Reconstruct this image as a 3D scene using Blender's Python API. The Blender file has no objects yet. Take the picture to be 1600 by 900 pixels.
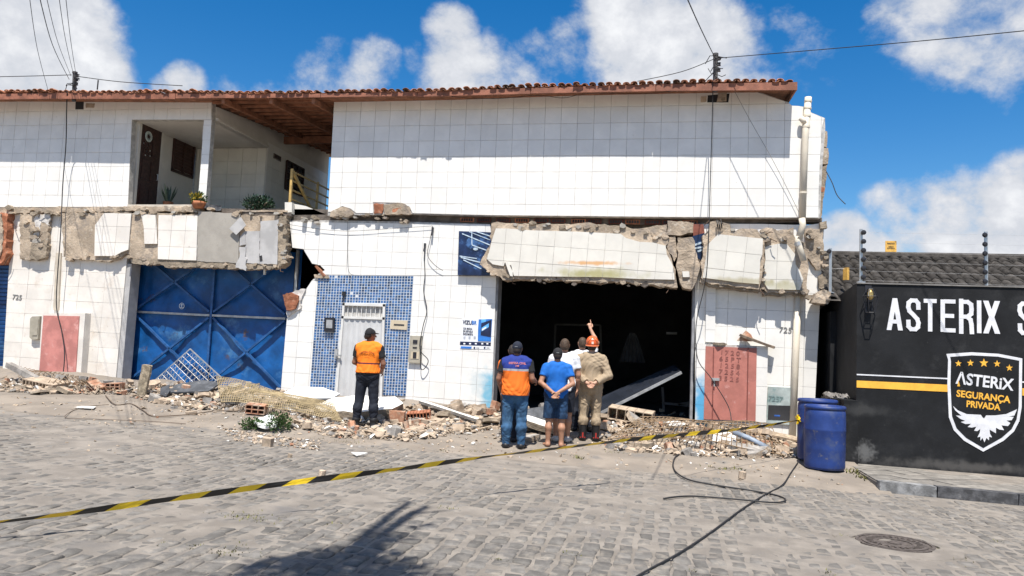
import bpy, bmesh, math, random, colorsys
import numpy as np
from mathutils import Vector, Matrix, Euler, noise as mnoise
from mathutils.geometry import tessellate_polygon
random.seed(11)
rng = np.random.default_rng(11)
R_ = math.radians
SC = bpy.context.scene
COL = SC.collection

# ------------------------------------------------------------------ camera
PSI, TH, RHO, FPX, EYE = R_(11.0), R_(4.53), math.atan(.043), 1200.0, 1.6
_f = Vector((-math.sin(PSI)*math.cos(TH), math.cos(PSI)*math.cos(TH), math.sin(TH)))
_r0 = Vector((math.cos(PSI), math.sin(PSI), 0)); _u0 = _r0.cross(_f)
_R = _r0*math.cos(RHO) + _u0*math.sin(RHO)
_U = _u0*math.cos(RHO) - _r0*math.sin(RHO)
CAM = Vector((0, 0, EYE))
cd = bpy.data.cameras.new('camera'); cam = bpy.data.objects.new('camera', cd); COL.objects.link(cam)
cd.sensor_fit = 'HORIZONTAL'; cd.sensor_width = 36; cd.lens = 36*FPX/1600
cd.clip_start = .05; cd.clip_end = 2000
_m = Matrix((( _R.x, _U.x, -_f.x, 0), (_R.y, _U.y, -_f.y, 0), (_R.z, _U.z, -_f.z, EYE), (0, 0, 0, 1)))
cam.matrix_world = _m
SC.camera = cam

# ------------------------------------------------------------------ light
SUN_EL, SUN_AZ = R_(65), R_(4)      # the sun stands behind the camera, a little to the right of square-on to the house fronts
Ldir = Vector((-math.sin(SUN_AZ)*math.cos(SUN_EL), math.cos(SUN_AZ)*math.cos(SUN_EL), -math.sin(SUN_EL)))
sd = bpy.data.lights.new('sun', 'SUN'); sun = bpy.data.objects.new('sun', sd); COL.objects.link(sun)
sd.energy = 4.4; sd.angle = R_(.5); sd.color = (1, .955, .88)
sun.rotation_euler = Ldir.to_track_quat('-Z', 'Y').to_euler()
SC.view_settings.view_transform = 'Standard'; SC.view_settings.look = 'None'
SC.view_settings.exposure = .85; SC.view_settings.gamma = 1; SC.view_settings.use_curve_mapping = False

def ray(px, py):
    return _f + _R*((px-800)/FPX) - _U*((py-450)/FPX)
def P(px, py, Y):                  # point of the vertical plane at depth Y
    d = ray(px, py); return CAM + d*(Y/d.y)
def PX(px, py, X):                 # point of the plane at X
    d = ray(px, py); return CAM + d*(X/d.x)
def GZ(px, py, z):
    d = ray(px, py); return CAM + d*((z-EYE)/d.z)
def P2(px, py, Y):
    p = P(px, py, Y); return (p.x, p.z)
def PP(pts, Y):
    return [P2(a, b, Y) for a, b in pts]

# ------------------------------------------------------------------ sky: Nishita with clouds
W = bpy.data.worlds.new('World'); SC.world = W; W.use_nodes = True
nt = W.node_tree; nt.nodes.clear()
def N(t, **k):
    n = nt.nodes.new(t)
    for a, b in k.items(): setattr(n, a, b)
    return n
def LK(a, b): nt.links.new(a, b)
def MT(op, a, b=None, c=None, clamp=False):
    n = N('ShaderNodeMath', operation=op); n.use_clamp = clamp
    for i, v in enumerate((a, b, c)):
        if v is None: continue
        if isinstance(v, (int, float)): n.inputs[i].default_value = v
        else: LK(v, n.inputs[i])
    return n.outputs[0]
sky = N('ShaderNodeTexSky', sky_type='NISHITA'); sky.sun_disc = False
sky.sun_elevation = SUN_EL; sky.sun_rotation = math.pi - SUN_AZ
sky.air_density = 1.0; sky.dust_density = .3; sky.ozone_density = 2.0; sky.altitude = 0
tc = N('ShaderNodeTexCoord')
hs = N('ShaderNodeHueSaturation'); hs.inputs['Saturation'].default_value = 1.47; hs.inputs['Hue'].default_value = .503
hs.inputs['Value'].default_value = 1.11
LK(sky.outputs[0], hs.inputs['Color'])
def cloud_noise(scale, detail, off, rough=.58, dist=.0):
    mp = N('ShaderNodeMapping'); mp.inputs['Location'].default_value = off; mp.inputs['Scale'].default_value = (1, 1, 1.25)
    LK(tc.outputs['Generated'], mp.inputs['Vector'])
    n = N('ShaderNodeTexNoise'); n.inputs['Scale'].default_value = scale; n.inputs['Detail'].default_value = detail
    n.inputs['Roughness'].default_value = rough; n.inputs['Distortion'].default_value = dist
    LK(mp.outputs[0], n.inputs['Vector']); return n.outputs['Fac']
n1 = cloud_noise(7, 12, (3.1, 1.7, .3), .6, .25)
n2 = cloud_noise(17, 9, (7.7, 4.2, 2.3), .62)
# where the clouds of the day stand (direction by picture point), radius in picture pixels, density
BL = [(20, 75, 100, 1.15), (85, 55, 80, 1.1), (110, 105, 75, 1), (40, 150, 110, .8), (160, 150, 60, .62),
      (290, 128, 30, 1.0), (262, 150, 30, .75), (330, 150, 40, .45),
      (705, 55, 42, 1.05), (712, 95, 52, 1.1), (725, 130, 75, 1), (790, 140, 60, .75), (660, 95, 34, .6), (830, 150, 55, .5),
      (520, 112, 55, .55), (585, 100, 45, .72), (625, 135, 40, .5),
      (965, 10, 60, .95), (1010, 45, 85, 1.12), (1060, 90, 95, 1.15), (1000, 105, 80, .95), (1120, 80, 70, .9), (1150, 130, 80, .8),
      (880, 80, 45, .55), (840, 85, 40, .5), (920, 30, 30, .6), (1240, 80, 60, .5), (1260, 145, 50, .45), (1200, 110, 60, .6),
      (1420, 40, 60, .62), (1500, 30, 90, .8), (1590, 25, 90, .85), (1470, 75, 60, .6), (1560, 75, 60, .65),
      (1315, 375, 42, 1.1), (1350, 400, 45, .95), (1430, 345, 60, .62), (1495, 345, 62, .8), (1570, 340, 60, .92), (1560, 392, 50, 1.0),
      (1600, 285, 40, .62), (1380, 318, 36, .5), (1450, 390, 45, .45), (1590, 420, 50, 1), (440, 160, 40, .3)]
dens = None
for (px, py, rad, w) in BL:
    c = ray(px, py).normalized(); ang = rad/FPX*.95
    vm = N('ShaderNodeVectorMath', operation='DOT_PRODUCT'); LK(tc.outputs['Generated'], vm.inputs[0]); vm.inputs[1].default_value = c
    mr = N('ShaderNodeMapRange', interpolation_type='SMOOTHSTEP'); LK(vm.outputs['Value'], mr.inputs['Value'])
    mr.inputs['From Min'].default_value = math.cos(ang*1.55); mr.inputs['From Max'].default_value = math.cos(ang*.25)
    mr.inputs['To Min'].default_value = 0; mr.inputs['To Max'].default_value = w*.93 if w > .8 else w*.93+.04
    dens = mr.outputs[0] if dens is None else MT('MAXIMUM', dens, mr.outputs[0])
# unseen sky outside the frame: added cloud noise that keeps the ambient light neutral
vm = N('ShaderNodeVectorMath', operation='DOT_PRODUCT'); LK(tc.outputs['Generated'], vm.inputs[0]); vm.inputs[1].default_value = ray(800, 200).normalized()
outer = N('ShaderNodeMapRange', interpolation_type='SMOOTHSTEP'); LK(vm.outputs['Value'], outer.inputs['Value'])
outer.inputs['From Min'].default_value = math.cos(R_(50)); outer.inputs['From Max'].default_value = math.cos(R_(38))
outer.inputs['To Min'].default_value = 1; outer.inputs['To Max'].default_value = 0
n3 = cloud_noise(2.6, 4, (.3, 5.1, .9), .5)
wide = N('ShaderNodeMapRange', interpolation_type='SMOOTHSTEP'); LK(n3, wide.inputs['Value'])
wide.inputs['From Min'].default_value = .42; wide.inputs['From Max'].default_value = .6
dens = MT('MAXIMUM', dens, MT('MULTIPLY', MT('MULTIPLY', wide.outputs[0], outer.outputs[0]), .9))
d2 = MT('ADD', dens, MT('MULTIPLY', MT('SUBTRACT', n1, .5), 1.9))
d2 = MT('ADD', d2, MT('MULTIPLY', MT('SUBTRACT', n2, .5), 1.15))
mask = N('ShaderNodeMapRange', interpolation_type='SMOOTHSTEP'); LK(d2, mask.inputs['Value'])
mask.inputs['From Min'].default_value = .28; mask.inputs['From Max'].default_value = .92
msk = MT('MULTIPLY', mask.outputs[0], MT('MULTIPLY', MT('MINIMUM', dens, .98), 1.0))
msk = N('ShaderNodeMapRange', interpolation_type='SMOOTHSTEP'); LK(mask.outputs[0], msk.inputs['Value']); msk.interpolation_type = 'LINEAR'
thick = N('ShaderNodeMapRange'); LK(MT('ADD', d2, MT('MULTIPLY', MT('SUBTRACT', n2, .5), 1.3)), thick.inputs['Value'])
thick.inputs['From Min'].default_value = .4; thick.inputs['From Max'].default_value = 1.55
cr = N('ShaderNodeValToRGB'); LK(thick.outputs[0], cr.inputs['Fac'])
cr.color_ramp.elements[0].color = (4.7, 5.05, 5.6, 1); cr.color_ramp.elements[1].color = (7.6, 7.7, 7.9, 1)
e = cr.color_ramp.elements.new(.45); e.color = (5.6, 5.8, 6.25, 1)
mx = N('ShaderNodeMix', data_type='RGBA'); LK(msk.outputs[0], mx.inputs['Factor']); LK(hs.outputs[0], mx.inputs['A']); LK(cr.outputs[0], mx.inputs['B'])
bg = N('ShaderNodeBackground'); bg.inputs['Strength'].default_value = .07; LK(mx.outputs['Result'], bg.inputs['Color'])
wo = N('ShaderNodeOutputWorld'); LK(bg.outputs[0], wo.inputs['Surface'])

# ------------------------------------------------------------------ materials
MATS = {}
def M(name, col, rough=.75, var=.18, scale=5, bump=0, bscale=60, col2=None, fac=(.42, .62), metallic=0, orand=0, island=0, spec=.4, layers=(), coat=0):
    """procedural: two-tone noise, fine grain bump, optional per-object value shift and extra stain layers (colour, scale, lo, hi)"""
    if name in MATS: return MATS[name]
    m = bpy.data.materials.new(name); m.use_nodes = True; t = m.node_tree; t.nodes.clear()
    def n(tp, **k):
        q = t.nodes.new(tp)
        for a, b in k.items(): setattr(q, a, b)
        return q
    L = t.links.new
    out = n('ShaderNodeOutputMaterial'); bs = n('ShaderNodeBsdfPrincipled'); L(bs.outputs[0], out.inputs[0])
    g = n('ShaderNodeNewGeometry')
    def nz(sc, det=6, ro=.6):
        q = n('ShaderNodeTexNoise'); q.inputs['Scale'].default_value = sc; q.inputs['Detail'].default_value = det; q.inputs['Roughness'].default_value = ro
        L(g.outputs['Position'], q.inputs['Vector']); return q.outputs['Fac']
    c = Vector(col[:3]); ca = c*(1-var); cb = c*(1+var) if col2 is None else Vector(col2[:3])
    rp = n('ShaderNodeValToRGB'); L(nz(scale), rp.inputs['Fac'])
    rp.color_ramp.elements[0].position = fac[0]; rp.color_ramp.elements[1].position = fac[1]
    rp.color_ramp.elements[0].color = (*[min(1, max(0, v)) for v in ca], 1); rp.color_ramp.elements[1].color = (*[min(1, v) for v in cb], 1)
    cur = rp.outputs['Color']
    for (lc, ls, lo, hi) in layers:
        mr = n('ShaderNodeMapRange', interpolation_type='SMOOTHSTEP'); L(nz(ls, 8, .65), mr.inputs['Value'])
        mr.inputs['From Min'].default_value = lo; mr.inputs['From Max'].default_value = hi
        mixn = n('ShaderNodeMix', data_type='RGBA'); L(mr.outputs[0], mixn.inputs['Factor']); L(cur, mixn.inputs['A']); mixn.inputs['B'].default_value = (*lc[:3], 1)
        cur = mixn.outputs['Result']
    if orand or island:
        if island: src = g.outputs['Random Per Island']
        else: src = n('ShaderNodeObjectInfo').outputs['Random']
        mr = n('ShaderNodeMapRange'); L(src, mr.inputs['Value']); k = orand or island
        mr.inputs['To Min'].default_value = 1-k; mr.inputs['To Max'].default_value = 1+k
        hv = n('ShaderNodeHueSaturation'); L(mr.outputs[0], hv.inputs['Value']); L(cur, hv.inputs['Color']); cur = hv.outputs[0]
    L(cur, bs.inputs['Base Color'])
    bs.inputs['Roughness'].default_value = rough; bs.inputs['Metallic'].default_value = metallic; bs.inputs['Specular IOR Level'].default_value = spec
    if coat: bs.inputs['Coat Weight'].default_value = coat
    if bump:
        bp = n('ShaderNodeBump'); bp.inputs['Strength'].default_value = bump; bp.inputs['Distance'].default_value = .02
        L(nz(bscale, 8, .65), bp.inputs['Height']); L(bp.outputs[0], bs.inputs['Normal'])
    MATS[name] = m; return m

# ------------------------------------------------------------------ objects
def link(o, parent=None):
    COL.objects.link(o)
    if parent is not None:
        o.parent = parent
        o.matrix_parent_inverse = wmat(parent).inverted()
    return o
def wmat(o):
    m = o.matrix_basis.copy()
    if o.parent: m = wmat(o.parent) @ o.matrix_parent_inverse @ m
    return m
def tag(o, label=None, cat=None, group=None, kind=None):
    if label: o['label'] = label
    if cat: o['category'] = cat
    if group: o['group'] = group
    if kind: o['kind'] = kind
    elif cat: o['kind'] = 'thing'
    return o
def thing(name, label, cat, loc=(0, 0, 0), group=None):
    o = bpy.data.objects.new(name, None); o.empty_display_size = .2; o.location = loc; COL.objects.link(o)
    return tag(o, label, cat, group)
class MB:
    def __init__(s): s.v = []; s.f = []; s.m = []
    def add(s, vs, fs, mi=0):
        k = len(s.v); s.v += [tuple(p) for p in vs]; s.f += [tuple(i+k for i in f) for f in fs]; s.m += [mi]*len(fs); return s
    def box(s, c, size, rot=None, mi=0, taper=1):
        x, y, z = (q/2 for q in size); c = Vector(c)
        vs = [Vector((sx*x*(taper if sz > 0 else 1), sy*y*(taper if sz > 0 else 1), sz*z)) for sz in (-1, 1) for sy in (-1, 1) for sx in (-1, 1)]
        if rot is not None:
            Rm = rot if isinstance(rot, Matrix) else Euler(rot).to_matrix()
            vs = [Rm @ v for v in vs]
        return s.add([v+c for v in vs], [(0, 2, 3, 1), (4, 5, 7, 6), (0, 1, 5, 4), (2, 6, 7, 3), (0, 4, 6, 2), (1, 3, 7, 5)], mi)
    def bar(s, a, b, w, h=None, mi=0, up=(0, 0, 1)):
        a, b = Vector(a), Vector(b); h = h or w; d = (b-a).normalized(); u = Vector(up)
        if abs(d.dot(u)) > .97: u = Vector((0, 1, 0))
        r = d.cross(u).normalized(); u = r.cross(d)
        vs = [q + r*sx*w/2 + u*sz*h/2 for q in (a, b) for sz in (-1, 1) for sx in (-1, 1)]
        return s.add(vs, [(0, 2, 3, 1), (4, 5, 7, 6), (0, 1, 5, 4), (2, 6, 7, 3), (0, 4, 6, 2), (1, 3, 7, 5)], mi)
    def tube(s, pts, r, seg=8, mi=0, cap=True):
        pts = [Vector(p) for p in pts]; rs = r if isinstance(r, (list, tuple)) else [r]*len(pts)
        k = len(s.v); n = len(pts); prev = None
        for i, p in enumerate(pts):
            d = (pts[min(i+1, n-1)] - pts[max(i-1, 0)]).normalized()
            if prev is None:
                u = Vector((0, 0, 1)) if abs(d.z) < .9 else Vector((1, 0, 0)); prev = d.cross(u).normalized()
            prev = (prev - d*prev.dot(d)).normalized(); w = d.cross(prev)
            for j in range(seg):
                a = 2*math.pi*j/seg; s.v.append(tuple(p + (prev*math.cos(a) + w*math.sin(a))*rs[i]))
        for i in range(n-1):
            for j in range(seg):
                s.f.append((k+i*seg+j, k+i*seg+(j+1) % seg, k+(i+1)*seg+(j+1) % seg, k+(i+1)*seg+j)); s.m.append(mi)
        if cap:
            s.f.append(tuple(k+j for j in reversed(range(seg)))); s.f.append(tuple(k+(n-1)*seg+j for j in range(seg))); s.m += [mi, mi]
        return s
    def lathe(s, c, prof, seg=20, mi=0):
        k = len(s.v); c = Vector(c)
        for (r, z) in prof:
            for j in range(seg):
                a = 2*math.pi*j/seg; s.v.append((c.x+r*math.cos(a), c.y+r*math.sin(a), c.z+z))
        for i in range(len(prof)-1):
            for j in range(seg):
                s.f.append((k+i*seg+j, k+i*seg+(j+1) % seg, k+(i+1)*seg+(j+1) % seg, k+(i+1)*seg+j)); s.m.append(mi)
        return s
    def prism(s, poly, Y, depth, mi=0, back=True, fn=None):
        """poly: (x, z) outline, front face at Y facing -Y, thickness depth; fn maps (x,y,z)->point"""
        a = sum(poly[i][0]*poly[(i+1) % len(poly)][1] - poly[(i+1) % len(poly)][0]*poly[i][1] for i in range(len(poly)))
        if a < 0: poly = poly[::-1]
        n = len(poly); k = len(s.v)
        for y in (Y, Y+depth):
            for (x, z) in poly: s.v.append((x, y, z))
        s.f.append(tuple(k+i for i in range(n))); s.m.append(mi)
        if back: s.f.append(tuple(k+n+i for i in reversed(range(n)))); s.m.append(mi)
        for i in range(n):
            j = (i+1) % n; s.f.append((k+j, k+i, k+n+i, k+n+j)); s.m.append(mi)
        return s
    def mesh(s, name, mats, smooth=False):
        me = bpy.data.meshes.new(name); me.from_pydata(s.v, [], s.f)
        for m in (mats if isinstance(mats, (list, tuple)) else [mats]): me.materials.append(m)
        if len(me.materials) > 1: me.polygons.foreach_set('material_index', s.m)
        if smooth: me.polygons.foreach_set('use_smooth', [True]*len(s.f))
        me.update(); return me
    def build(s, name, mats, parent=None, smooth=False):
        return link(bpy.data.objects.new(name, s.mesh(name, mats, smooth)), parent)
def jag(poly, amp=.02, step=.08, keep=None):
    """break an outline up into an irregular one"""
    out = []; n = len(poly)
    for i in range(n):
        a, b = Vector(poly[i]), Vector(poly[(i+1) % n]); L = (b-a).length; k = max(1, int(L/step)); nn = Vector((-(b-a).y, (b-a).x)); nn = nn.normalized() if nn.length > 0 else nn
        for j in range(k):
            t = (j + (random.uniform(-.3, .3) if j else 0))/k
            out.append(tuple(a.lerp(b, t) + nn*(random.gauss(0, amp) if j else random.gauss(0, amp*.4))))
    return out
def roughen(o, amp, cuts=1, sc=6.0, tri=True):
    """subdivide a mesh and push its points about, for broken stone and concrete"""
    bm = bmesh.new(); bm.from_mesh(o.data)
    if tri: bmesh.ops.triangulate(bm, faces=bm.faces[:])
    if cuts: bmesh.ops.subdivide_edges(bm, edges=bm.edges[:], cuts=cuts, use_grid_fill=True)
    off = Vector((random.random()*50, random.random()*50, 0))
    for v in bm.verts: v.co += mnoise.noise_vector((v.co+off)*sc)*amp + mnoise.noise_vector((v.co+off)*sc*2.7)*amp*.5
    bm.normal_update(); bm.to_mesh(o.data); bm.free(); o.data.update(); return o
def clip_poly(subj, win):
    """Sutherland-Hodgman: subject outline cut by a convex CCW window"""
    out = list(subj)
    for i in range(len(win)):
        a, b = win[i], win[(i+1) % len(win)]; inp = out; out = []
        if not inp: break
        def ins(p): return (b[0]-a[0])*(p[1]-a[1]) - (b[1]-a[1])*(p[0]-a[0]) >= -1e-9
        for j in range(len(inp)):
            p, q = inp[j], inp[(j+1) % len(inp)]; pi, qi = ins(p), ins(q)
            if pi: out.append(p)
            if pi != qi:
                d1 = (b[0]-a[0])*(p[1]-a[1]) - (b[1]-a[1])*(p[0]-a[0]); d2 = (b[0]-a[0])*(q[1]-a[1]) - (b[1]-a[1])*(q[0]-a[0]); t = d1/(d1-d2)
                out.append((p[0]+(q[0]-p[0])*t, p[1]+(q[1]-p[1])*t))
    return out
def area2(p): return sum(p[i][0]*p[(i+1) % len(p)][1] - p[(i+1) % len(p)][0]*p[i][1] for i in range(len(p)))/2
TILES = {}
def tiles(th, wall, region, Y, org, size=(.327, .327), tilt=0, mat=None, joint=.005, thick=.012, normal_x=None, drop=0):
    """cut a field of wall tiles to the outline region; org is one joint crossing. normal_x: field on a plane X=const, region in (y, z)"""
    if area2(region) < 0: region = region[::-1]
    ct, st = math.cos(tilt), math.sin(tilt)
    loc = [((x-org[0])*ct + (z-org[1])*st, -(x-org[0])*st + (z-org[1])*ct) for x, z in region]
    u0, u1 = min(p[0] for p in loc), max(p[0] for p in loc); v0, v1 = min(p[1] for p in loc), max(p[1] for p in loc)
    for i in range(math.floor(u0/size[0]), math.ceil(u1/size[0])):
        for j in range(math.floor(v0/size[1]), math.ceil(v1/size[1])):
            a, b, c, d = i*size[0]+joint/2, j*size[1]+joint/2, (i+1)*size[0]-joint/2, (j+1)*size[1]-joint/2
            pl = clip_poly(loc, [(a, b), (c, b), (c, d), (a, d)])
            cl = []
            for p in pl:
                if not cl or (p[0]-cl[-1][0])**2+(p[1]-cl[-1][1])**2 > 1e-6: cl.append(p)
            if len(cl) > 2 and (cl[0][0]-cl[-1][0])**2+(cl[0][1]-cl[-1][1])**2 < 1e-6: cl.pop()
            if len(cl) < 3: continue
            ar = area2(cl)
            if ar < .0016 or random.random() < drop: continue
            full = ar > .995*(c-a)*(d-b)
            cx, cz = (a+c)/2, (b+d)/2
            wp = (org[0]+cx*ct-cz*st, org[1]+cx*st+cz*ct)
            TILES.setdefault(th, []).append((ar, [(p[0]-cx, p[1]-cz) for p in cl], full, wp, Y, tilt, wall, mat, thick, (c-a, d-b), normal_x))
_tm = {}
def tile_mesh(pl, thick, mat, full, size, k=None):
    key = (round(size[0], 3), round(size[1], 3), thick, mat.name) if full else None
    if key in _tm and key: return _tm[key]
    if full: pl = [(-size[0]/2, -size[1]/2), (size[0]/2, -size[1]/2), (size[0]/2, size[1]/2), (-size[0]/2, size[1]/2)]
    n = len(pl); cx = sum(p[0] for p in pl)/n; cz = sum(p[1] for p in pl)/n; b = .003
    ins = [(x - b*(1 if x > cx else -1), z - b*(1 if z > cz else -1)) for x, z in pl] if full else pl
    mb = MB(); vs = [(x, -thick, z) for x, z in ins] + [(x, -thick+.0025, z) for x, z in pl] + [(x, 0, z) for x, z in pl]
    fs = [tuple(range(n))] + [(r*n+(i+1) % n, r*n+i, (r+1)*n+i, (r+1)*n+(i+1) % n) for r in (0, 1) for i in range(n)]
    mb.add(vs, fs); me = mb.mesh('tile', mat)
    if key: _tm[key] = me
    return me
def lay_tiles():
    for th, lst in TILES.items():
        lst.sort(key=lambda t: -t[0])
        for idx, (ar, pl, full, wp, Y, tilt, wall, mat, thick, size, nx) in enumerate(lst):
            jit = Matrix.Rotation(random.gauss(0, .0035), 4, 'X') @ Matrix.Rotation(random.gauss(0, .0035), 4, 'Z') @ Matrix.Rotation(-tilt, 4, 'Y')
            if nx is None: mw = Matrix.Translation((wp[0], Y + random.uniform(0, .002), wp[1])) @ jit
            else: mw = Matrix.Translation((nx - random.uniform(0, .002), wp[0], wp[1])) @ Matrix.Rotation(R_(90), 4, 'Z') @ jit
            me = tile_mesh(pl, thick, mat, full, size)
            if idx < 290:
                o = bpy.data.objects.new('tile', me); link(o, wall)
                o.matrix_basis = mw
            else:
                rest = th.setdefault if False else None
                REST.setdefault(th, (MB(), {}))
                mb, md = REST[th]; mi = md.setdefault(mat.name, len(md))
                mb.add([mw @ v.co for v in me.vertices], [tuple(p.vertices) for p in me.polygons], mi)
    for th, (mb, md) in REST.items():
        o = mb.build('tile', [MATS[k] for k in md], th); o['kind'] = 'stuff'
REST = {}
def dup(root, loc=None, rz=None, label=None, scale=None):
    r = root.copy(); COL.objects.link(r)
    if loc is not None: r.location = loc
    if rz is not None: r.rotation_euler = rz if isinstance(rz, (tuple, Euler)) else (0, 0, rz)
    if scale: r.scale = scale if isinstance(scale, tuple) else (scale,)*3
    if label: r['label'] = label
    for ch in list(root.children):
        c = ch.copy(); COL.objects.link(c); c.parent = r
        for g in list(ch.children):
            d = g.copy(); COL.objects.link(d); d.parent = c
    return r
# numpy value noise
def vnoise(x, y, seed=0):
    xi, yi = np.floor(x).astype(np.int64), np.floor(y).astype(np.int64); xf, yf = x-xi, y-yi
    def h(a, b):
        n = (a*374761393 + b*668265263 + seed*982451653) & 0x7fffffff
        n = ((n ^ (n >> 13))*1274126177) & 0x7fffffff
        return ((n ^ (n >> 16)) & 0xffff)/65535.0
    u, v = xf*xf*(3-2*xf), yf*yf*(3-2*yf)
    return (h(xi, yi)*(1-u)+h(xi+1, yi)*u)*(1-v) + (h(xi, yi+1)*(1-u)+h(xi+1, yi+1)*u)*v - .5
def fbm(x, y, seed=0, o=4):
    r = 0; a = 1
    for i in range(o): r = r + vnoise(x*2**i, y*2**i, seed+i)*a; a *= .5
    return r
_font = None
def text(name, s, parent, mat, mw, size, depth=.004, sx=1.0, bold=0.0, align='CENTER', spacing=1.0):
    """flat raised lettering: text in local XY, placed by matrix mw"""
    c = bpy.data.curves.new('lettering', 'FONT'); c.body = s; c.size = size; c.extrude = depth; c.offset = bold; c.align_x = align; c.align_y = 'CENTER'; c.space_character = spacing
    c.resolution_u = 3
    t = bpy.data.objects.new('lettering', c); COL.objects.link(t)
    dg = bpy.context.evaluated_depsgraph_get(); me = bpy.data.meshes.new_from_object(t.evaluated_get(dg))
    bpy.data.objects.remove(t); bpy.data.curves.remove(c)
    me.materials.clear(); me.materials.append(mat)
    me.transform(Matrix.Diagonal((sx, 1, 1, 1)))
    o = bpy.data.objects.new(name, me); link(o, parent); o.matrix_basis = mw; return o
def front(p, rz=0, tilt=0):       # local XY -> facade plane facing -Y
    return Matrix.Translation(p) @ Matrix.Rotation(rz, 4, 'Z') @ Matrix.Rotation(R_(90), 4, 'X') @ Matrix.Rotation(tilt, 4, 'Z')
# ================================================================== ground
def z0(x): return -.025*(np.clip(x, -22, 9)+1.5)
KERB_Y = 11.1
def side_rise(y): return .02*np.clip((y-KERB_Y)/.25, 0, 1) + .23*np.clip((y-KERB_Y)/3.9, 0, 1)
def gz(x, y):
    """smooth ground height without grain (street, then the sloping pavement up to the house fronts)"""
    return float(z0(x) + side_rise(y))
def G(px, py, lift=0):
    z = 0.0
    for _ in range(12):
        p = GZ(px, py, z+lift); z = gz(p.x, p.y)
    return Vector((p.x, p.y, z+lift))
STONE = M('paving_stone', (.14, .13, .118), .85, .2, 9, .5, 70, orand=.2, layers=(((.23, .203, .172), 7, .49, .66),))
STONES_FAR = M('paving_stone_far', (.148, .137, .124), .87, .2, 9, .5, 70, island=.18, layers=(((.225, .2, .172), 5, .49, .66),))
SAND = M('street_sand', (.24, .212, .182), .95, .16, 3, .8, 90, layers=(((.16, .15, .142), 1.3, .5, .75), ((.27, .245, .215), 14, .6, .8)))
WALK = M('worn_concrete', (.235, .2, .165), .92, .14, 1.6, .5, 80, layers=(((.17, .155, .14), 2.6, .53, .72), ((.3, .26, .22), 22, .62, .8)))
def grid_mesh(name, xs, ys, zf, mat, parent=None):
    X, Y = np.meshgrid(xs, ys, indexing='ij'); Z = zf(X, Y); nx, ny = X.shape
    v = np.stack([X, Y, Z], -1).reshape(-1, 3)
    i, j = np.meshgrid(np.arange(nx-1), np.arange(ny-1), indexing='ij'); a = (i*ny+j).ravel()
    f = np.stack([a, a+ny, a+ny+1, a+1], -1)
    me = bpy.data.meshes.new(name); me.from_pydata(v.tolist(), [], f.tolist()); me.materials.append(mat)
    me.polygons.foreach_set('use_smooth', [True]*len(f)); me.update()
    return link(bpy.data.objects.new(name, me), parent)
def span(*segs):
    o = []
    for a, b, s in segs: o += list(np.arange(a, b, s))
    return np.array(o + [segs[-1][1]])
EARTH = M('earth', (.2, .17, .13), .95, .2, .4)
g = MB(); g.add([(-900, -900, -1.2), (900, -900, -1.2), (900, 900, -1.2), (-900, 900, -1.2)], [(0, 1, 2, 3)])
tag(g.build('ground', EARTH), kind='structure')
def street_z(x, y):
    n = fbm(x*1.7, y*1.7, 3)*.018 + fbm(x*6, y*6, 9, 3)*.012
    return z0(x) + n*np.clip((KERB_Y+.3-y)/1.0, .2, 1)
street = grid_mesh('street', span((-60, -16, 2.), (-16, -11, .1), (-11, 9.4, .06), (9.4, 60, 2.)), span((-30, 3.6, 2.), (3.6, 11.3, .06)), street_z, SAND)
tag(street, kind='structure')
def walk_z(x, y):
    m = np.exp(-((y-14.3)/.8)**2)*(.13+.16*(fbm(x*.9, y*.5, 21)+.3)) + fbm(x*3, y*3, 5)*.02 + fbm(x*9, y*9, 6, 2)*.008
    # a low heap of sand by the kerb, in front of the gate
    m = m + .16*np.exp(-(((x+6.15)/.6)**2+((y-11.6)/.35)**2))
    ramp = np.clip((y-KERB_Y+.05)/.5, 0, 1)
    return z0(x) + side_rise(y) + m*ramp*np.where(x > 2.4, .25, 1)
walk = grid_mesh('sidewalk', span((-60, -15, 2.), (-15, 3.1, .07)), span((10.98, 15.2, .07), (15.2, 15.7, .5)), walk_z, WALK)
tag(walk, kind='structure')
_hx, _hy = np.arange(-17, 10, .04), np.arange(3, 16.4, .04)
_HX, _HY = np.meshgrid(_hx, _hy, indexing='ij'); HT = np.where(_HY > KERB_Y, walk_z(_HX, np.minimum(_HY, 15.6)), street_z(_HX, _HY))
def wza(x, y):
    i, j = np.clip((x+17)/.04, 0, len(_hx)-2.001), np.clip((y-3)/.04, 0, len(_hy)-2.001); a, b = i.astype(int), j.astype(int); u, v = i-a, j-b
    return (HT[a, b]*(1-u)+HT[a+1, b]*u)*(1-v) + (HT[a, b+1]*(1-u)+HT[a+1, b+1]*u)*v
def wz(x, y): return float(wza(np.array([x]), np.array([y]))[0])
_ys = np.arange(3.2, 16.3, .05)
def GW(px, py, lift=0):
    """where the line of sight first meets the ground"""
    d = ray(px, py); t = _ys/d.y; zr = EYE+d.z*t - wza(d.x*t, _ys) - lift
    k = np.argmax(zr < 0); k = k if zr[k] < 0 else len(t)-1
    if k: f_ = zr[k-1]/(zr[k-1]-zr[k]); t_ = t[k-1]+(t[k]-t[k-1])*f_
    else: t_ = t[0]
    p = CAM+d*t_; return Vector((p.x, p.y, wz(p.x, p.y)+lift))

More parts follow.
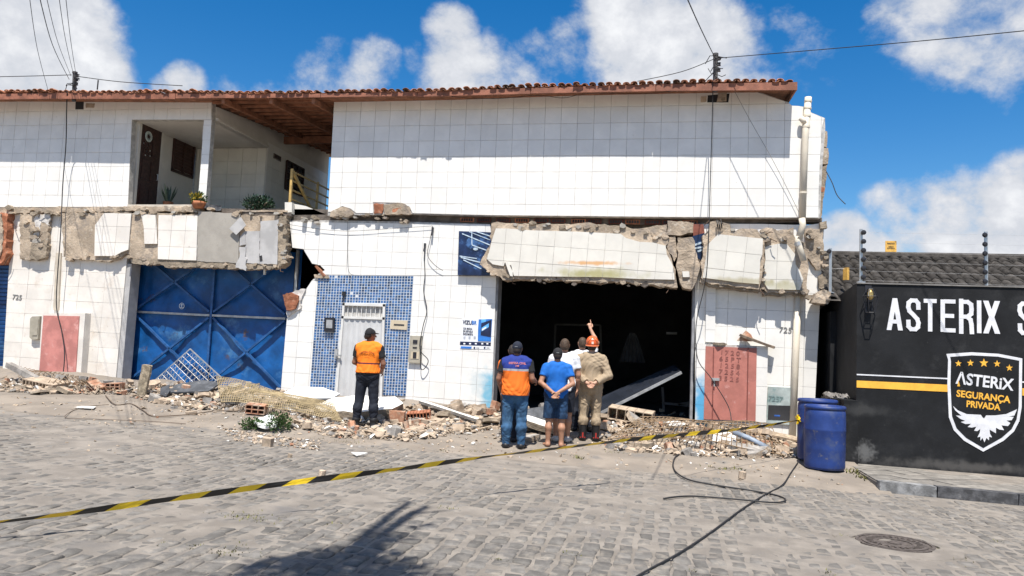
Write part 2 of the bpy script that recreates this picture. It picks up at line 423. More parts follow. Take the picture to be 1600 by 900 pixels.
# cobbles: courses run away from the viewer, the stones vary in length and stand up to 2 cm proud of the blown sand
def seen(x, y, z=0):
    d = Vector((x, y, z))-CAM; w = d.dot(_f)
    if w < 1: return False
    px, py = 800+FPX*d.dot(_R)/w, 450-FPX*d.dot(_U)/w
    return -260 < px < 1800 and py < 930
stones = []; x = -15.5
while x < 9.5:
    w = random.uniform(.13, .172); y = 4.0 + random.uniform(0, .2)
    while y < KERB_Y-.05:
        l = random.uniform(.15, .27)
        xx = x + w/2 + .03*math.sin(y*.9+x*.2)
        if seen(xx, y+l/2): stones.append((xx, y+l/2, w-random.uniform(.028, .05), l-random.uniform(.028, .055)))
        y += l
    x += w
mhc = G(1398, 850)
stones = [s for s in stones if (s[0]-mhc.x)**2 + (s[1]-mhc.y)**2 > .62**2]
stones.sort(key=lambda s: s[0]**2+s[1]**2)
sx = np.array([s[0] for s in stones]); sy = np.array([s[1] for s in stones])
base = z0(sx) + fbm(sx*1.7, sy*1.7, 3)*.010
lum = fbm(sx*.55, sy*.55, 41, 3)
# stones by the kerb and to the left are more buried
hgt = .0058 + lum*.014 - .007*np.clip((sy-8.5)/2.5, 0, 1) - .004*np.clip((-sx-3)/4, 0, 1) + .004*np.clip((sx-0)/3, 0, 1) + rng.normal(0, .003, len(sx))
def stone_geo(w, l, seed):
    r = random.Random(seed); hw, hl = w/2, l/2
    def q(sx_, sy_, k): return (sx_*(hw-k)+r.uniform(-.012, .012), sy_*(hl-k)+r.uniform(-.014, .014))
    cs = [(-1, -1), (0, -1), (1, -1), (1, 0), (1, 1), (0, 1), (-1, 1), (-1, 0)]
    bot = [(*q(a, b, 0), -.07) for a, b in cs]; mid = [(p[0]*.985, p[1]*.985, -.012) for p in bot]
    top = [(p[0]*.86, p[1]*.86, r.uniform(-.003, .001)) for p in bot]
    vs = bot+mid+top+[(0, 0, .003+r.uniform(-.002, .002))]
    fs = [(i, (i+1) % 8, 8+(i+1) % 8, 8+i) for i in range(8)] + [(8+i, 8+(i+1) % 8, 16+(i+1) % 8, 16+i) for i in range(8)] + [(16+i, 16+(i+1) % 8, 24) for i in range(8)]
    return vs, fs
_sv = []
for k in range(24):
    mb = MB(); mb.add(*stone_geo(random.uniform(.11, .15), random.uniform(.14, .25), k)); _sv.append(mb)
_sm = [b.mesh('cobblestone', STONE, True) for b in _sv]
far = MB()
for i, s in enumerate(stones):
    z = base[i]+hgt[i]; rz = random.gauss(0, .05)
    if i < 295:
        k = random.randrange(24); o = bpy.data.objects.new('cobblestone', _sm[k]); link(o, street)
        o.location = (s[0], s[1], z); o.rotation_euler = (random.gauss(0, .02), random.gauss(0, .02), rz)
    else:
        vs, fs = stone_geo(s[2], s[3], i); c, sn = math.cos(rz), math.sin(rz); tx, ty = random.gauss(0, .02), random.gauss(0, .02)
        far.add([(s[0]+a*c-b*sn, s[1]+a*sn+b*c, z+d+a*ty+b*tx) for a, b, d in vs], fs)
fo = far.build('cobblestone', STONES_FAR, street, True); fo['kind'] = 'stuff'

# manhole
IRON = M('manhole_iron', (.12, .1, .088), .75, .3, 25, .3, 120, metallic=.4)
CONC = M('concrete', (.29, .26, .225), .9, .16, 4, .45, 60, layers=(((.2, .18, .16), 8, .55, .75),))
mh = thing('manhole_cover', 'round ribbed iron manhole cover set in the cobbled street', 'manhole cover', mhc)
c = MB(); c.lathe(mhc+Vector((0, 0, -.03)), [(.6, 0), (.58, .036), (.36, .044), (.36, .02)], 28)
c.v = [(v[0]+.03*math.sin(v[1]*23), v[1]*1.0, v[2]) for v in c.v]; c.build('concrete_collar', SAND, mh)
c = MB(); c.lathe(mhc+Vector((0, 0, -.03)), [(.345, .03), (.345, .046), (.315, .046), (.315, .038), (.29, .038), (.29, .046), (.25, .046), (.25, .038), (.19, .038), (.19, .046), (.15, .046), (.15, .038), (.06, .038), (.06, .046), (0, .046)], 32)
for a in range(24):
    t = a*math.pi/12; c.bar(mhc+Vector((math.cos(t)*.19, math.sin(t)*.19, .013)), mhc+Vector((math.cos(t+.12)*.25, math.sin(t+.12)*.25, .013)), .02, .012)
c.build('lid', IRON, mh)

# ================================================================== neighbour's black wall
BLK = M('black_wall_paint', (.0095, .01, .0115), .7, .25, 2.2, .12, 50, spec=.25, layers=(((.022, .0225, .024), 2.4, .5, .7), ((.06, .06, .06), 11, .66, .78)))
WHT = M('white_wall_lettering', (.66, .66, .68), .7, .08, 8, .1, 50, layers=(((.42, .42, .44), 9, .6, .78),))
YEL = M('yellow_wall_paint', (.8, .42, .05), .6, .08, 8)
YW = 13.33
nx0 = P(1338, 600, YW).x
ztop = P(1340, 443.5, YW).z
bw = thing('boundary_wall', 'black painted boundary wall with white lettering, yellow band and winged shield', 'wall', (nx0+2, YW, 0))
c = MB(); c.box((nx0+4.5, YW+.1, ztop/2-.2), (9, .2, ztop+.4)); c.build('wall', BLK, bw)
zb = P(1284, 478, 15.9).z
c = MB(); c.add([(nx0, YW+.2, -.4), (nx0+.18, YW+.2, -.4), (nx0+.18, 18.5, -.4), (nx0, 18.5, -.4), (nx0, YW+.2, ztop), (nx0+.18, YW+.2, ztop), (nx0+.18, 18.5, zb-.25), (nx0, 18.5, zb-.25)],
      [(0, 3, 2, 1), (4, 5, 6, 7), (0, 1, 5, 4), (1, 2, 6, 5), (2, 3, 7, 6), (3, 0, 4, 7)])
c.build('return_wall', BLK, bw)
c = MB(); c.box((nx0+4.5, YW+.095, ztop+.012), (9.02, .23, .02)); c.build('coping', M('grey_mortar', (.2, .19, .18), .9), bw)
zs = P(1325, 625, YW).z
c = MB(); c.box((nx0-.1, YW+.07, zs/2-.2), (.22, .34, zs+.4)); c.build('low_stub', BLK, bw)
p = P(1305, 617, YW+.3)
c = MB(); c.box((nx0-.14, YW+.75, zs/2-.18), (.28, 1.1, zs+.36)); roughen(c.build('broken_ledge', BLK, bw), .02, 2)
def band(a, b, name, m):          # painted stripes: two segments that pass behind the shield
    za, zc = P(1340, a, YW).z, P(1340, b, YW).z
    for k, (x0, x1) in enumerate(((nx0+.004, P(1481, 600, YW).x), (P(1597, 600, YW).x, nx0+9))):
        c = MB(); c.box(((x0+x1)/2, YW-.002, (za+zc)/2), (x1-x0, .008, za-zc)); c.build(name, m, bw)
band(594.5, 605.5, 'yellow_stripe', YEL); band(584.2, 586.2, 'white_stripe', WHT)
def wl(mb_pts, name, m, d=.006, off=0):
    c = MB(); c.prism(PP(mb_pts, YW), YW-d-off, d+.004+off); return c.build(name, m, bw)
# big lettering, drawn letter by letter as condensed capitals
zc_, h_ = (P(1400, 466, YW).z + P(1400, 516, YW).z)/2, P(1400, 466, YW).z - P(1400, 516, YW).z
x_ = P(1387, 500, YW).x
XR = P(1556, 500, YW).x - x_
def stroke_letter(ch, x, w, h, zb, t):
    A = []
    def ln(a, b): A.append((a, b))
    if ch == 'A': ln((0, 0), (.5, 1)); ln((1, 0), (.5, 1)); ln((.2, .27), (.8, .27))
    if ch == 'T': ln((0, .945), (1, .945)); ln((.5, 0), (.5, .9))
    if ch == 'E': ln((.12, 0), (.12, 1)); ln((.2, .945), (1, .945)); ln((.2, .5), (.9, .5)); ln((.2, .055), (1, .055))
    if ch == 'I': ln((.5, 0), (.5, 1))
    if ch == 'X': ln((0, 0), (1, 1)); ln((0, 1), (1, 0))
    if ch == 'R':
        ln((.12, 0), (.12, 1)); pts = [(.12, .945), (.6, .945), (.85, .87), (.88, .72), (.85, .58), (.6, .49), (.12, .49)]
        A += list(zip(pts, pts[1:])); pts = [(.55, .49), (.8, .4), (.87, .25), (.9, 0)]; A += list(zip(pts, pts[1:]))
    if ch == 'S':
        pts = [(.92, .7), (.9, .86), (.72, .945), (.35, .945), (.13, .87), (.1, .73), (.2, .61), (.5, .5), (.82, .37), (.92, .25), (.88, .12), (.68, .05), (.32, .05), (.12, .13), (.1, .3)]
        A += list(zip(pts, pts[1:]))
    mb = MB()
    for k, (a, b) in enumerate(A):
        pa, pb = Vector((x+a[0]*w, zb+a[1]*h)), Vector((x+b[0]*w, zb+b[1]*h)); d = (pb-pa); n = Vector((-d.y, d.x)).normalized()*t/2; e = d.normalized()*(t*.32 if ch in 'SR' else 0)
        quad = [tuple(pa-n-e), tuple(pb-n+e), tuple(pb+n+e), tuple(pa+n-e)]
        if ch == 'A' and k < 2: quad = [(pa.x-t*.55, pa.y), (pa.x+t*.55, pa.y), (pb.x+t*.55, pb.y), (pb.x-t*.55, pb.y)]
        if ch == 'X': quad = [(pa.x-t*.6, pa.y), (pa.x+t*.6, pa.y), (pb.x+t*.6, pb.y), (pb.x-t*.6, pb.y)]
        mb.prism(quad, YW-.006-.0004*k, .01)
    return mb
slots = [('A', 1387, 1409.5), ('S', 1415, 1439), ('T', 1441, 1466), ('E', 1468, 1495.5), ('R', 1497, 1523), ('I', 1526, 1534), ('X', 1538, 1561), ('S', 1589, 1613), ('E', 1620, 1645), ('G', 0, 0)]
for ch, a, b in slots[:-1]:
    xa, xb = P(a, 495, YW).x, P(b, 495, YW).x
    stroke_letter(ch, xa+.02, xb-xa-.045, h_, zc_-h_/2, .064).build('letter', WHT, bw)
# shield
def Z7(pts): return [(1460+x/5, 540+y/5) for x, y in pts]
so = [(92, 65), (290, 52), (500, 64), (685, 100), (682, 300), (680, 480), (662, 590), (620, 670), (540, 742), (380, 828), (230, 742), (150, 660), (112, 560), (100, 300), (106, 110)]
si = [(122, 88), (290, 76), (495, 86), (660, 118), (658, 300), (656, 475), (640, 575), (602, 650), (525, 718), (380, 800), (246, 720), (172, 645), (136, 550), (124, 300), (128, 120)]
wl(Z7(so), 'shield_border', WHT, .008); wl(Z7(si), 'shield_field', BLK, .011)
for k, (sx_, sy_, r) in enumerate(((185, 140, 26), (279, 136, 28), (384, 136, 36), (487, 142, 28), (583, 174, 28))):
    pts = [(sx_+math.sin(i*math.pi/5)*(r if i % 2 == 0 else r*.42), sy_-math.cos(i*math.pi/5)*(r if i % 2 == 0 else r*.42)) for i in range(10)]
    wl(Z7(pts), 'star', YEL, .014)
bird = [(142, 470), (180, 505), (250, 535), (360, 540), (372, 558), (385, 570), (402, 545), (470, 545), (560, 534), (642, 497), (622, 545), (575, 555), (617, 556), (600, 582), (560, 585), (590, 604), (572, 628), (520, 622), (541, 660), (505, 655), (478, 640), (478, 684), (445, 665), (428, 655), (432, 690), (448, 716), (424, 712), (424, 740), (404, 720), (388, 755), (373, 720), (357, 742), (357, 710), (334, 716), (352, 680), (356, 650), (332, 668), (308, 664), (326, 632), (290, 640), (258, 635), (285, 610), (240, 612), (203, 596), (240, 588), (200, 572), (166, 545), (210, 548), (160, 505)]
wl(Z7(bird), 'winged_emblem', WHT, .014)
def wtext(s, cx, cy, hpx, name, m, sx=1, rz=0, bold=.004):
    p = P(1460+cx/5, 540+cy/5, YW-.011); return text(name, s, bw, m, front(p, 0, rz), hpx/5/FPX*12.9*1.36, .003, sx, bold)
wtext('\u039bSTERiX', 390, 284, 86, 'shield_lettering', WHT, .86, -.085, .006)
wtext('SEGURAN\u00c7A', 380, 400, 50, 'shield_lettering', YEL, .9, -.08)
wtext('PRIVADA', 380, 470, 48, 'shield_lettering', YEL, .85, -.06)
wl(Z7([(176, 318), (186, 272), (198, 318)]), 'letter_wedge', YEL, .016)

# tiled roof behind the wall
DT = M('dark_roof_tile', (.05, .045, .041), .9, .3, 6, .4, 70, spec=.2, orand=.3, layers=(((.13, .12, .105), 12, .6, .78),))
nr = thing('neighbour_house', 'low house with dark weathered pantile roof behind the black wall', 'house', (nx0+3, 15.5, 2.9))
rz1 = P(1450, 402, 16.7).z; sl = math.tan(R_(26)); re = (16.7-14.5)*sl
c = MB(); c.add([(nx0-.25, 14.45, rz1-re-.03), (nx0+8, 14.45, rz1-re-.03), (nx0+8, 16.7, rz1-.05), (nx0-.25, 16.7, rz1-.05), (nx0-.25, 19, rz1-re-.2), (nx0+8, 19, rz1-re-.2)], [(0, 1, 2, 3), (3, 2, 5, 4)])
roofdeck = c.build('roof', DT, nr)
c = MB(); c.box((nx0+3.9, 16.1, (rz1-re)/2-.2), (8, 2.6, rz1-re-.0)); c.build('house_wall', BLK, nr)
tw, tl = .2, .36; mb = MB(); k = 8
for j, (yy, zz) in enumerate(((0, 0), (tl*1.12, .012))):
    for i in range(k+1):
        u = i/k; mb.v.append((u*tw*1.02, yy, .034*math.sin(u*2*math.pi-.6)+.012*math.sin(u*4*math.pi) + (.022 if j == 0 else -.004)))
for i in range(k+1):
    v = mb.v[i]; mb.v.append((v[0], v[1], v[2]-.022))
mb.f = [(i, i+1, k+2+i, k+1+i) for i in range(k)] + [(2*k+2+i, 2*k+3+i, i+1, i) for i in range(k)]; mb.m = [0]*len(mb.f)
rt = mb.mesh('roof_tile', DT, True); nrow = 7
ang = math.atan(sl); rest = MB(); cnt = 0
for r in range(nrow-1, -1, -1):
    for i in range(42):
        X = nx0-.2+i*tw + random.uniform(-.006, .006); yy = 14.5 + r*tl*math.cos(ang); zz = rz1-re + (yy-14.5)*sl + .02
        if yy > 16.62: continue
        mw = Matrix.Translation((X, yy, zz)) @ Matrix.Rotation(ang + random.gauss(0, .01), 4, 'X') @ Matrix.Rotation(random.gauss(0, .02), 4, 'Z')
        cnt += 1
        if cnt < 290: o = bpy.data.objects.new('roof_tile', rt); link(o, roofdeck); o.matrix_basis = mw
        else: rest.add([mw @ v.co for v in rt.vertices], [tuple(p.vertices) for p in rt.polygons])
if rest.v: rest.build('roof_tile', DT, nr)['kind'] = 'stuff'
c = MB()
for i in range(20): c.tube([(nx0-.2+i*.42, 16.72, rz1+.0), (nx0+.24+i*.42, 16.72, rz1+.012)], [.1, .09], 10)
c.build('ridge_cap', DT, nr)

# electric fence posts and what hangs on them
ALU = M('aluminium', (.5, .5, .5), .4, .1, 10, metallic=.8); PLB = M('black_plastic', (.02, .02, .025), .45)
def epost(px, pyb, pyt, Y, n, label, side=1):
    b, t = P(px, pyb, Y), P(px, pyt, Y); r = thing('fence_post', label, 'post', b, 'electric fence posts')
    c = MB(); c.box((b.x, Y, (b.z+t.z)/2), (.045, .03, t.z-b.z)); c.box((b.x, Y, b.z+.01), (.12, .1, .02)); c.build('post', ALU, r)
    for k in range(n):
        z = t.z - .06 - k*(t.z-b.z-.15)/max(1, n-1)
        c = MB(); q = Vector((b.x+.03*side, Y-.02, z)); c.lathe((0, 0, 0), [(0, -.028), (.03, -.024), (.042, 0), (.03, .024), (0, .028)], 10)
        c.v = [(v[0]+q.x, v[2]*1.2+q.y-.02, v[1]+q.z) for v in c.v]
        c.tube([(b.x, Y, z), tuple(q)], .01, 6); c.build('insulator', PLB, r)
epost(1345, 442, 358, YW+.1, 6, 'aluminium electric fence post beside the caged wall lamp', 1)
epost(1541, 449, 362, YW+.1, 6, 'aluminium electric fence post above the shield emblem', -1)
epost(1297, 458, 388, 14.6, 1, 'short grey fence post next to the broken house corner', -1)
p1, p2 = P(1345, 385, YW+.06), P(1541, 392, YW+.06)
fw = thing('fence_wire', 'thin electric fence wires strung between the wall posts', 'wire', p1)
for k in range(6):
    za, zb2 = P(1345, 363+k*15, YW+.06), P(1541, 367+k*15.5, YW+.06); c = MB(); c.tube([za, zb2, zb2+(zb2-za)*1.2], .0013, 4); c.build('wire', ALU, fw)
SIGN = M('warning_plate', (.62, .36, .08), .6, .15, 30); DKT = M('dark_print', (.09, .06, .03), .7)
p = P(1392, 385, YW+.03)
sg = thing('warning_sign', 'small square orange yellow warning plate hanging on the fence wires', 'sign', p, 'warning plates')
c = MB(); c.box(p, (.17, .006, .18)); c.build('plate', SIGN, sg)
text('lettering', 'PERIGO', sg, DKT, front(p+Vector((0, -.004, .045))), .034, .001, 1, .001); text('lettering', 'CERCA\nELETRICA', sg, DKT, front(p+Vector((0, -.004, -.02))), .026, .001, 1, .001)
p = P(1322, 428, 14.6)
sg = thing('warning_sign', 'narrow yellow plate seen edge on in front of the dark roof tiles', 'sign', p, 'warning plates')
c = MB(); c.box(p, (.05, .1, .22), (0, 0, .5)); c.build('plate', SIGN, sg)
c = MB(); c.tube([P(1297, 420, 14.6), P(1322, 420, 14.6), P(1345, 420, 13.45)], .002, 4); c.build('hanger', ALU, sg)
# caged lamp
p = P(1360, 470, YW-.14); gl = M('lamp_brass', (.5, .36, .14), .35, .3, 30, metallic=.6)
la = thing('wall_lamp', 'black wire cage lantern with amber lamp on the black wall', 'lamp', p, None)
c = MB(); R6 = lambda r, z: [p+Vector((r*math.cos(a*math.pi/3), r*math.sin(a*math.pi/3), z)) for a in range(6)]
A_, B_, C_, D_ = R6(.05, .19), R6(.115, .07), R6(.07, -.19), [p+Vector((0, 0, .22))]*6
for a in range(6):
    for u, v in ((A_[a], A_[(a+1) % 6]), (B_[a], B_[(a+1) % 6]), (C_[a], C_[(a+1) % 6]), (A_[a], B_[a]), (B_[a], C_[a])): c.tube([u, v], .006, 5)
c.tube([p+Vector((0, .14, .2)), p+Vector((0, 0, .2))], .014, 6); c.box(p+Vector((0, .135, .2)), (.1, .02, .12)); c.build('cage', PLB, la)
c = MB(); c.lathe(p, [(0, .19), (.035, .18), (.045, .12), (.05, .06), (.03, .02), (0, .01)], 12); c.build('lamp', gl, la, True)

# neighbour's pavement: raised slab, kerb stones, paving tiles laid askew
PAV = M('pavement_tile', (.2, .185, .165), .9, .2, 6, .3, 70, orand=.16, layers=(((.28, .255, .225), 3, .55, .75),))
KB = M('kerb_black', (.075, .075, .08), .85, .4, 7, .4, 50, layers=(((.26, .25, .24), 6, .58, .75),)); KG = M('kerb_worn', (.2, .2, .2), .9, .35, 8, .5, 40, layers=(((.06, .06, .065), 5, .55, .7),))
npv = thing('neighbour_pavement', 'raised grey tiled pavement with dark kerb in front of the black wall', 'pavement', (nx0+2, 12.3, 0))
npv['kind'] = 'structure'
del npv['category']
XA, XB = 2.98, 12.0
def nz_(x): return float(z0(x))+.125
c = MB(); c.add([(XA, 11.45, nz_(XA)-.02), (XB, 11.45, nz_(XB)-.02), (XB, YW, nz_(XB)-.005), (XA-.02, YW, nz_(XA)-.005), (XA, 11.45, -.9), (XB, 11.45, -.9), (XB, YW, -.9), (XA-.02, YW, -.9)],
   [(0, 1, 2, 3), (0, 3, 7, 4), (1, 0, 4, 5)]); c.build('bed', SAND, npv)
xk = XA-.02; ki = 0
while xk < XB:
    L = .98 if ki else .72; m_ = KG if ki == 0 else KB
    c = MB(); c.box((xk+L/2, 11.37, nz_(xk+L/2)-.105), (L-.012, .17, .25), (0, math.atan(.025), 0)); o = c.build('kerb_stone', m_, npv); roughen(o, .008, 3, 5); xk += L; ki += 1
th_ = R_(32); sz = .38
for i in range(-30, 40):
    for j in range(-30, 40):
        q = [((a*sz)*math.cos(th_)-(b*sz)*math.sin(th_)+3, (a*sz)*math.sin(th_)+(b*sz)*math.cos(th_)+12) for a, b in ((i+.012, j+.012), (i+.988, j+.012), (i+.988, j+.988), (i+.012, j+.988))]
        pl = clip_poly(q, [(XA+.01, 11.465), (11.9, 11.465), (11.9, YW-.01), (XA+.01, YW-.01)])
        if len(pl) < 3 or abs(area2(pl)) < .01: continue
        n = len(pl); dz = random.uniform(-.006, .006); tz = random.uniform(-.02, .02); mx_ = sum(a[0] for a in pl)/n
        c = MB(); c.add([(a, b, nz_(a)+.004+dz+(a-mx_)*tz) for a, b in pl]+[(a, b, nz_(a)-.05) for a, b in pl], [tuple(range(n))]+[((k+1) % n, k, n+k, n+(k+1) % n) for k in range(n)])
        c.build('pavement_tile', PAV, npv)
# barrels
BLU = M('blue_plastic', (.014, .038, .165), .5, .18, 3, .05, 30, spec=.4, layers=(((.05, .07, .15), 3.5, .5, .7), ((.11, .11, .13), 11, .58, .74)))
def barrel(p, label, sc=1.0, rz=0):
    r = thing('blue_barrel', label, 'barrel', p, 'blue plastic barrels')
    prof = [(0, .012), (.25, .01), (.275, .02), (.285, .05), (.284, .12), (.289, .3), (.29, .32), (.288, .34), (.291, .57), (.296, .585), (.291, .6), (.289, .78), (.283, .86), (.265, .885), (.27, .89)]
    c = MB(); c.lathe(p, prof, 32); c.build('drum', BLU, r, True)
    c = MB(); c.lathe(p, [(.262, .88), (.288, .885), (.293, .9), (.29, .925), (.275, .935), (.255, .93), (.252, .89)], 32); c.build('rim', BLU, r, True)
    c = MB(); c.lathe(p, [(.255, .9), (.24, .885), (.1, .89), (0, .89)], 32); c.build('lid', M('blue_lid', (.02, .06, .2), .5, .2, 8), r, True)
    r.scale = (sc, sc, sc); return r
pb = G(1288, 733); pb.z = wz(pb.x, pb.y)
barrel(pb, 'nearer blue plastic barrel standing at the corner of the black wall', 1.02)
pb2 = pb+Vector((.0, .56, 0)); pb2.z = wz(pb2.x, pb2.y)+.02
barrel(pb2, 'blue plastic barrel half hidden behind the other, tape tied to it', 1.03)
# ================================================================== the damaged houses
def spot(m, c, rad, col, amt=.8, ns=9, edge=.5):
    """a stain of its own shape at a place on a surface"""
    t = m.node_tree; L = t.links.new; bs = [n for n in t.nodes if n.type == 'BSDF_PRINCIPLED'][0]
    src = bs.inputs['Base Color'].links[0].from_socket
    g = t.nodes.new('ShaderNodeNewGeometry'); s = t.nodes.new('ShaderNodeVectorMath'); s.operation = 'SUBTRACT'; L(g.outputs['Position'], s.inputs[0]); s.inputs[1].default_value = c
    d = t.nodes.new('ShaderNodeVectorMath'); d.operation = 'DIVIDE'; L(s.outputs[0], d.inputs[0]); d.inputs[1].default_value = rad
    l = t.nodes.new('ShaderNodeVectorMath'); l.operation = 'LENGTH'; L(d.outputs[0], l.inputs[0])
    nz = t.nodes.new('ShaderNodeTexNoise'); nz.inputs['Scale'].default_value = ns; nz.inputs['Detail'].default_value = 7; L(g.outputs['Position'], nz.inputs['Vector'])
    a = t.nodes.new('ShaderNodeMath'); a.operation = 'MULTIPLY_ADD'; L(nz.outputs['Fac'], a.inputs[0]); a.inputs[1].default_value = 1.6; a.inputs[2].default_value = -.8
    b = t.nodes.new('ShaderNodeMath'); b.operation = 'ADD'; L(a.outputs[0], b.inputs[0]); L(l.outputs['Value'], b.inputs[1])
    mr = t.nodes.new('ShaderNodeMapRange'); mr.interpolation_type = 'SMOOTHSTEP'; L(b.outputs[0], mr.inputs['Value'])
    mr.inputs['From Min'].default_value = edge; mr.inputs['From Max'].default_value = 1.15; mr.inputs['To Min'].default_value = amt; mr.inputs['To Max'].default_value = 0
    x = t.nodes.new('ShaderNodeMix'); x.data_type = 'RGBA'; L(mr.outputs[0], x.inputs['Factor']); L(src, x.inputs['A']); x.inputs['B'].default_value = (*col, 1); L(x.outputs['Result'], bs.inputs['Base Color'])
TW = M('white_wall_tile', (.75, .728, .69), .3, .045, 2.2, .05, 30, orand=.035, layers=(((.62, .6, .57), 1.7, .56, .9), ((.46, .43, .39), 10, .64, .8)))
TB = M('cream_beam_tile', (.66, .63, .57), .32, .05, 2.2, .05, 30, orand=.04, layers=(((.55, .5, .44), 6, .6, .85),))
TL = M('white_pillar_tile', (.7, .655, .6), .32, .07, 1.8, .05, 30, orand=.05, layers=(((.56, .49, .42), 2.2, .5, .78), ((.38, .32, .26), 9, .62, .78)))
GRT = M('tile_grout', (.43, .415, .395), .95, .25, 9, .3, 60)
GRP = M('pale_grout', (.47, .45, .42), .95, .2, 9, .3, 60)
PLA = M('broken_plaster', (.4, .32, .24), .95, .24, 2.4, .9, 26, layers=(((.27, .225, .185), 5, .5, .68), ((.5, .44, .36), 9, .56, .7), ((.17, .14, .115), 21, .64, .76)))
CGR = M('grey_mortar', (.2, .19, .18), .9); CBE = M('rough_concrete', (.27, .22, .165), .95, .25, 5, .9, 28, layers=(((.13, .11, .09), 9, .55, .75),))
MOR = M('smooth_mortar', (.33, .305, .27), .9, .08, 3, .25, 45, layers=(((.27, .25, .22), 7, .55, .8),))
GRY = M('grey_plaster_side', (.4, .39, .385), .85, .12, 3, .2, 40)
BRK = M('clay_brick', (.33, .125, .065), .9, .25, 9, .5, 60, orand=.18, layers=(((.42, .3, .22), 9, .56, .74),))
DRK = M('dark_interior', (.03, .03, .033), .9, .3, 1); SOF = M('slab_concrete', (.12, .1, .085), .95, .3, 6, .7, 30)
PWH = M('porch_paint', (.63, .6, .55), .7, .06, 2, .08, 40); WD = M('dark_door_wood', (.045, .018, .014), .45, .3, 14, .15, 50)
FAS = M('fascia_wood', (.25, .098, .06), .7, .25, 4, .3, 50, layers=(((.2, .08, .05), 3, .55, .75),)); RAF = M('rafter_wood', (.26, .11, .06), .8, .25, 6, .2, 40)
CLY = M('roof_clay', (.37, .16, .09), .85, .3, 8, .4, 60, orand=.28, layers=(((.1, .07, .055), 2.6, .5, .66), ((.5, .3, .18), 12, .62, .8)))
PVC = M('cream_pvc', (.66, .59, .48), .45, .06, 3, .04, 40, layers=(((.5, .44, .36), 8, .6, .85),))
BLM = M('gate_blue_paint', (.005, .075, .25), .42, .3, 1.6, .1, 20, layers=(((.07, .19, .36), 1.5, .54, .72), ((.09, .055, .045), 2.4, .62, .72), ((.2, .25, .32), 14, .68, .78)))
BLD = M('gate_bar_paint', (.02, .085, .24), .45, .25, 6, layers=(((.2, .2, .22), 9, .6, .8),))
STE = M('bare_steel', (.42, .42, .42), .45, .15, 8, metallic=.5); WIRE = M('cable_black', (.018, .018, .02), .6)
PNK = M('pink_cabinet_paint', (.47, .19, .165), .75, .14, 4, .15, 40, layers=(((.58, .3, .27), 6, .54, .72), ((.2, .1, .08), 9, .66, .8)))
PN2 = M('red_cabinet_paint', (.4, .15, .12), .7, .1, 4, .15, 40, layers=(((.55, .3, .27), 4.5, .58, .7), ((.16, .08, .07), 9, .68, .8)))
GBX = M('beige_meter_box', (.34, .31, .25), .6, .1, 6); YPT = M('ochre_rail_paint', (.5, .33, .11), .55, .2, 8)

house = thing('house', 'white tiled two storey house with upstairs porch and dented blue metal gate', 'house', P(230, 600, 15))
shop = thing('shop_building', 'white tiled building with blue mosaic doorway, dark open garage and broken hanging beams', 'building', P(900, 640, 15))
YU, YL, YR = 14.97, 15.0, 14.9
def pr(th, name, pts, Y, depth, mat, rough=0, cuts=1, jg=0, step=.08, raw=False):
    poly = pts if raw else PP(pts, Y)
    if jg: poly = jag(poly, jg, step)
    c = MB(); c.prism(poly, Y, depth); o = c.build(name, mat, th)
    if rough: roughen(o, rough, cuts)
    return o
FT = [(-260, 149), (0, 145), (300, 146), (520, 146), (700, 142), (900, 134.5), (1100, 130), (1246, 128)]
FB = [(-260, 158), (0, 153.5), (300, 154), (520, 152), (700, 149), (900, 143), (1100, 140.5), (1246, 140)]
YE = 14.36
ft, fb = PP(FT, YE), PP(FB, YE)
def rzx(x): return float(np.interp(x, [p[0] for p in ft], [p[1] for p in ft]))
def rbx(x): return float(np.interp(x, [p[0] for p in fb], [p[1] for p in fb]))
RS = .07
XSPL = P(515, 200, 14.9).x
XEND = ft[-1][0]
# --- fascia boards
for th, rngs in ((house, ((-20.6, -13.2), (-13.19, -10.3), (-10.29, -8.6), (-8.59, XSPL))), (shop, ((XSPL+.01, -4.9), (-4.89, -2.6), (-2.59, -.2), (-.19, XEND)))):
    for a, b in rngs:
        d = random.uniform(-.012, .012)
        c = MB(); c.prism([(a, rbx(a)+d), (b, rbx(b)+d), (b, rzx(b)), (a, rzx(a))], YE+random.uniform(0, .008), .03); c.build('fascia_board', FAS, th)
# barge board at the right gable end and the end of the roof deck
ge = P(1232, 160, 14.9)
c = MB(); c.add([(XEND, YE, rbx(XEND)), (XEND, YE, rzx(XEND)), (XEND, 20, rzx(XEND)+.07*5.6), (XEND, 20, rbx(XEND)+.07*5.6)] + [(XEND-.03, YE+.031, rbx(XEND)), (XEND-.03, YE+.031, rzx(XEND)-.002), (XEND-.03, 20, rzx(XEND)+.07*5.6), (XEND-.03, 20, rbx(XEND)+.07*5.6)],
                [(0, 1, 2, 3), (7, 6, 5, 4), (0, 4, 5, 1), (0, 3, 7, 4)]); c.build('barge_board', FAS, shop)
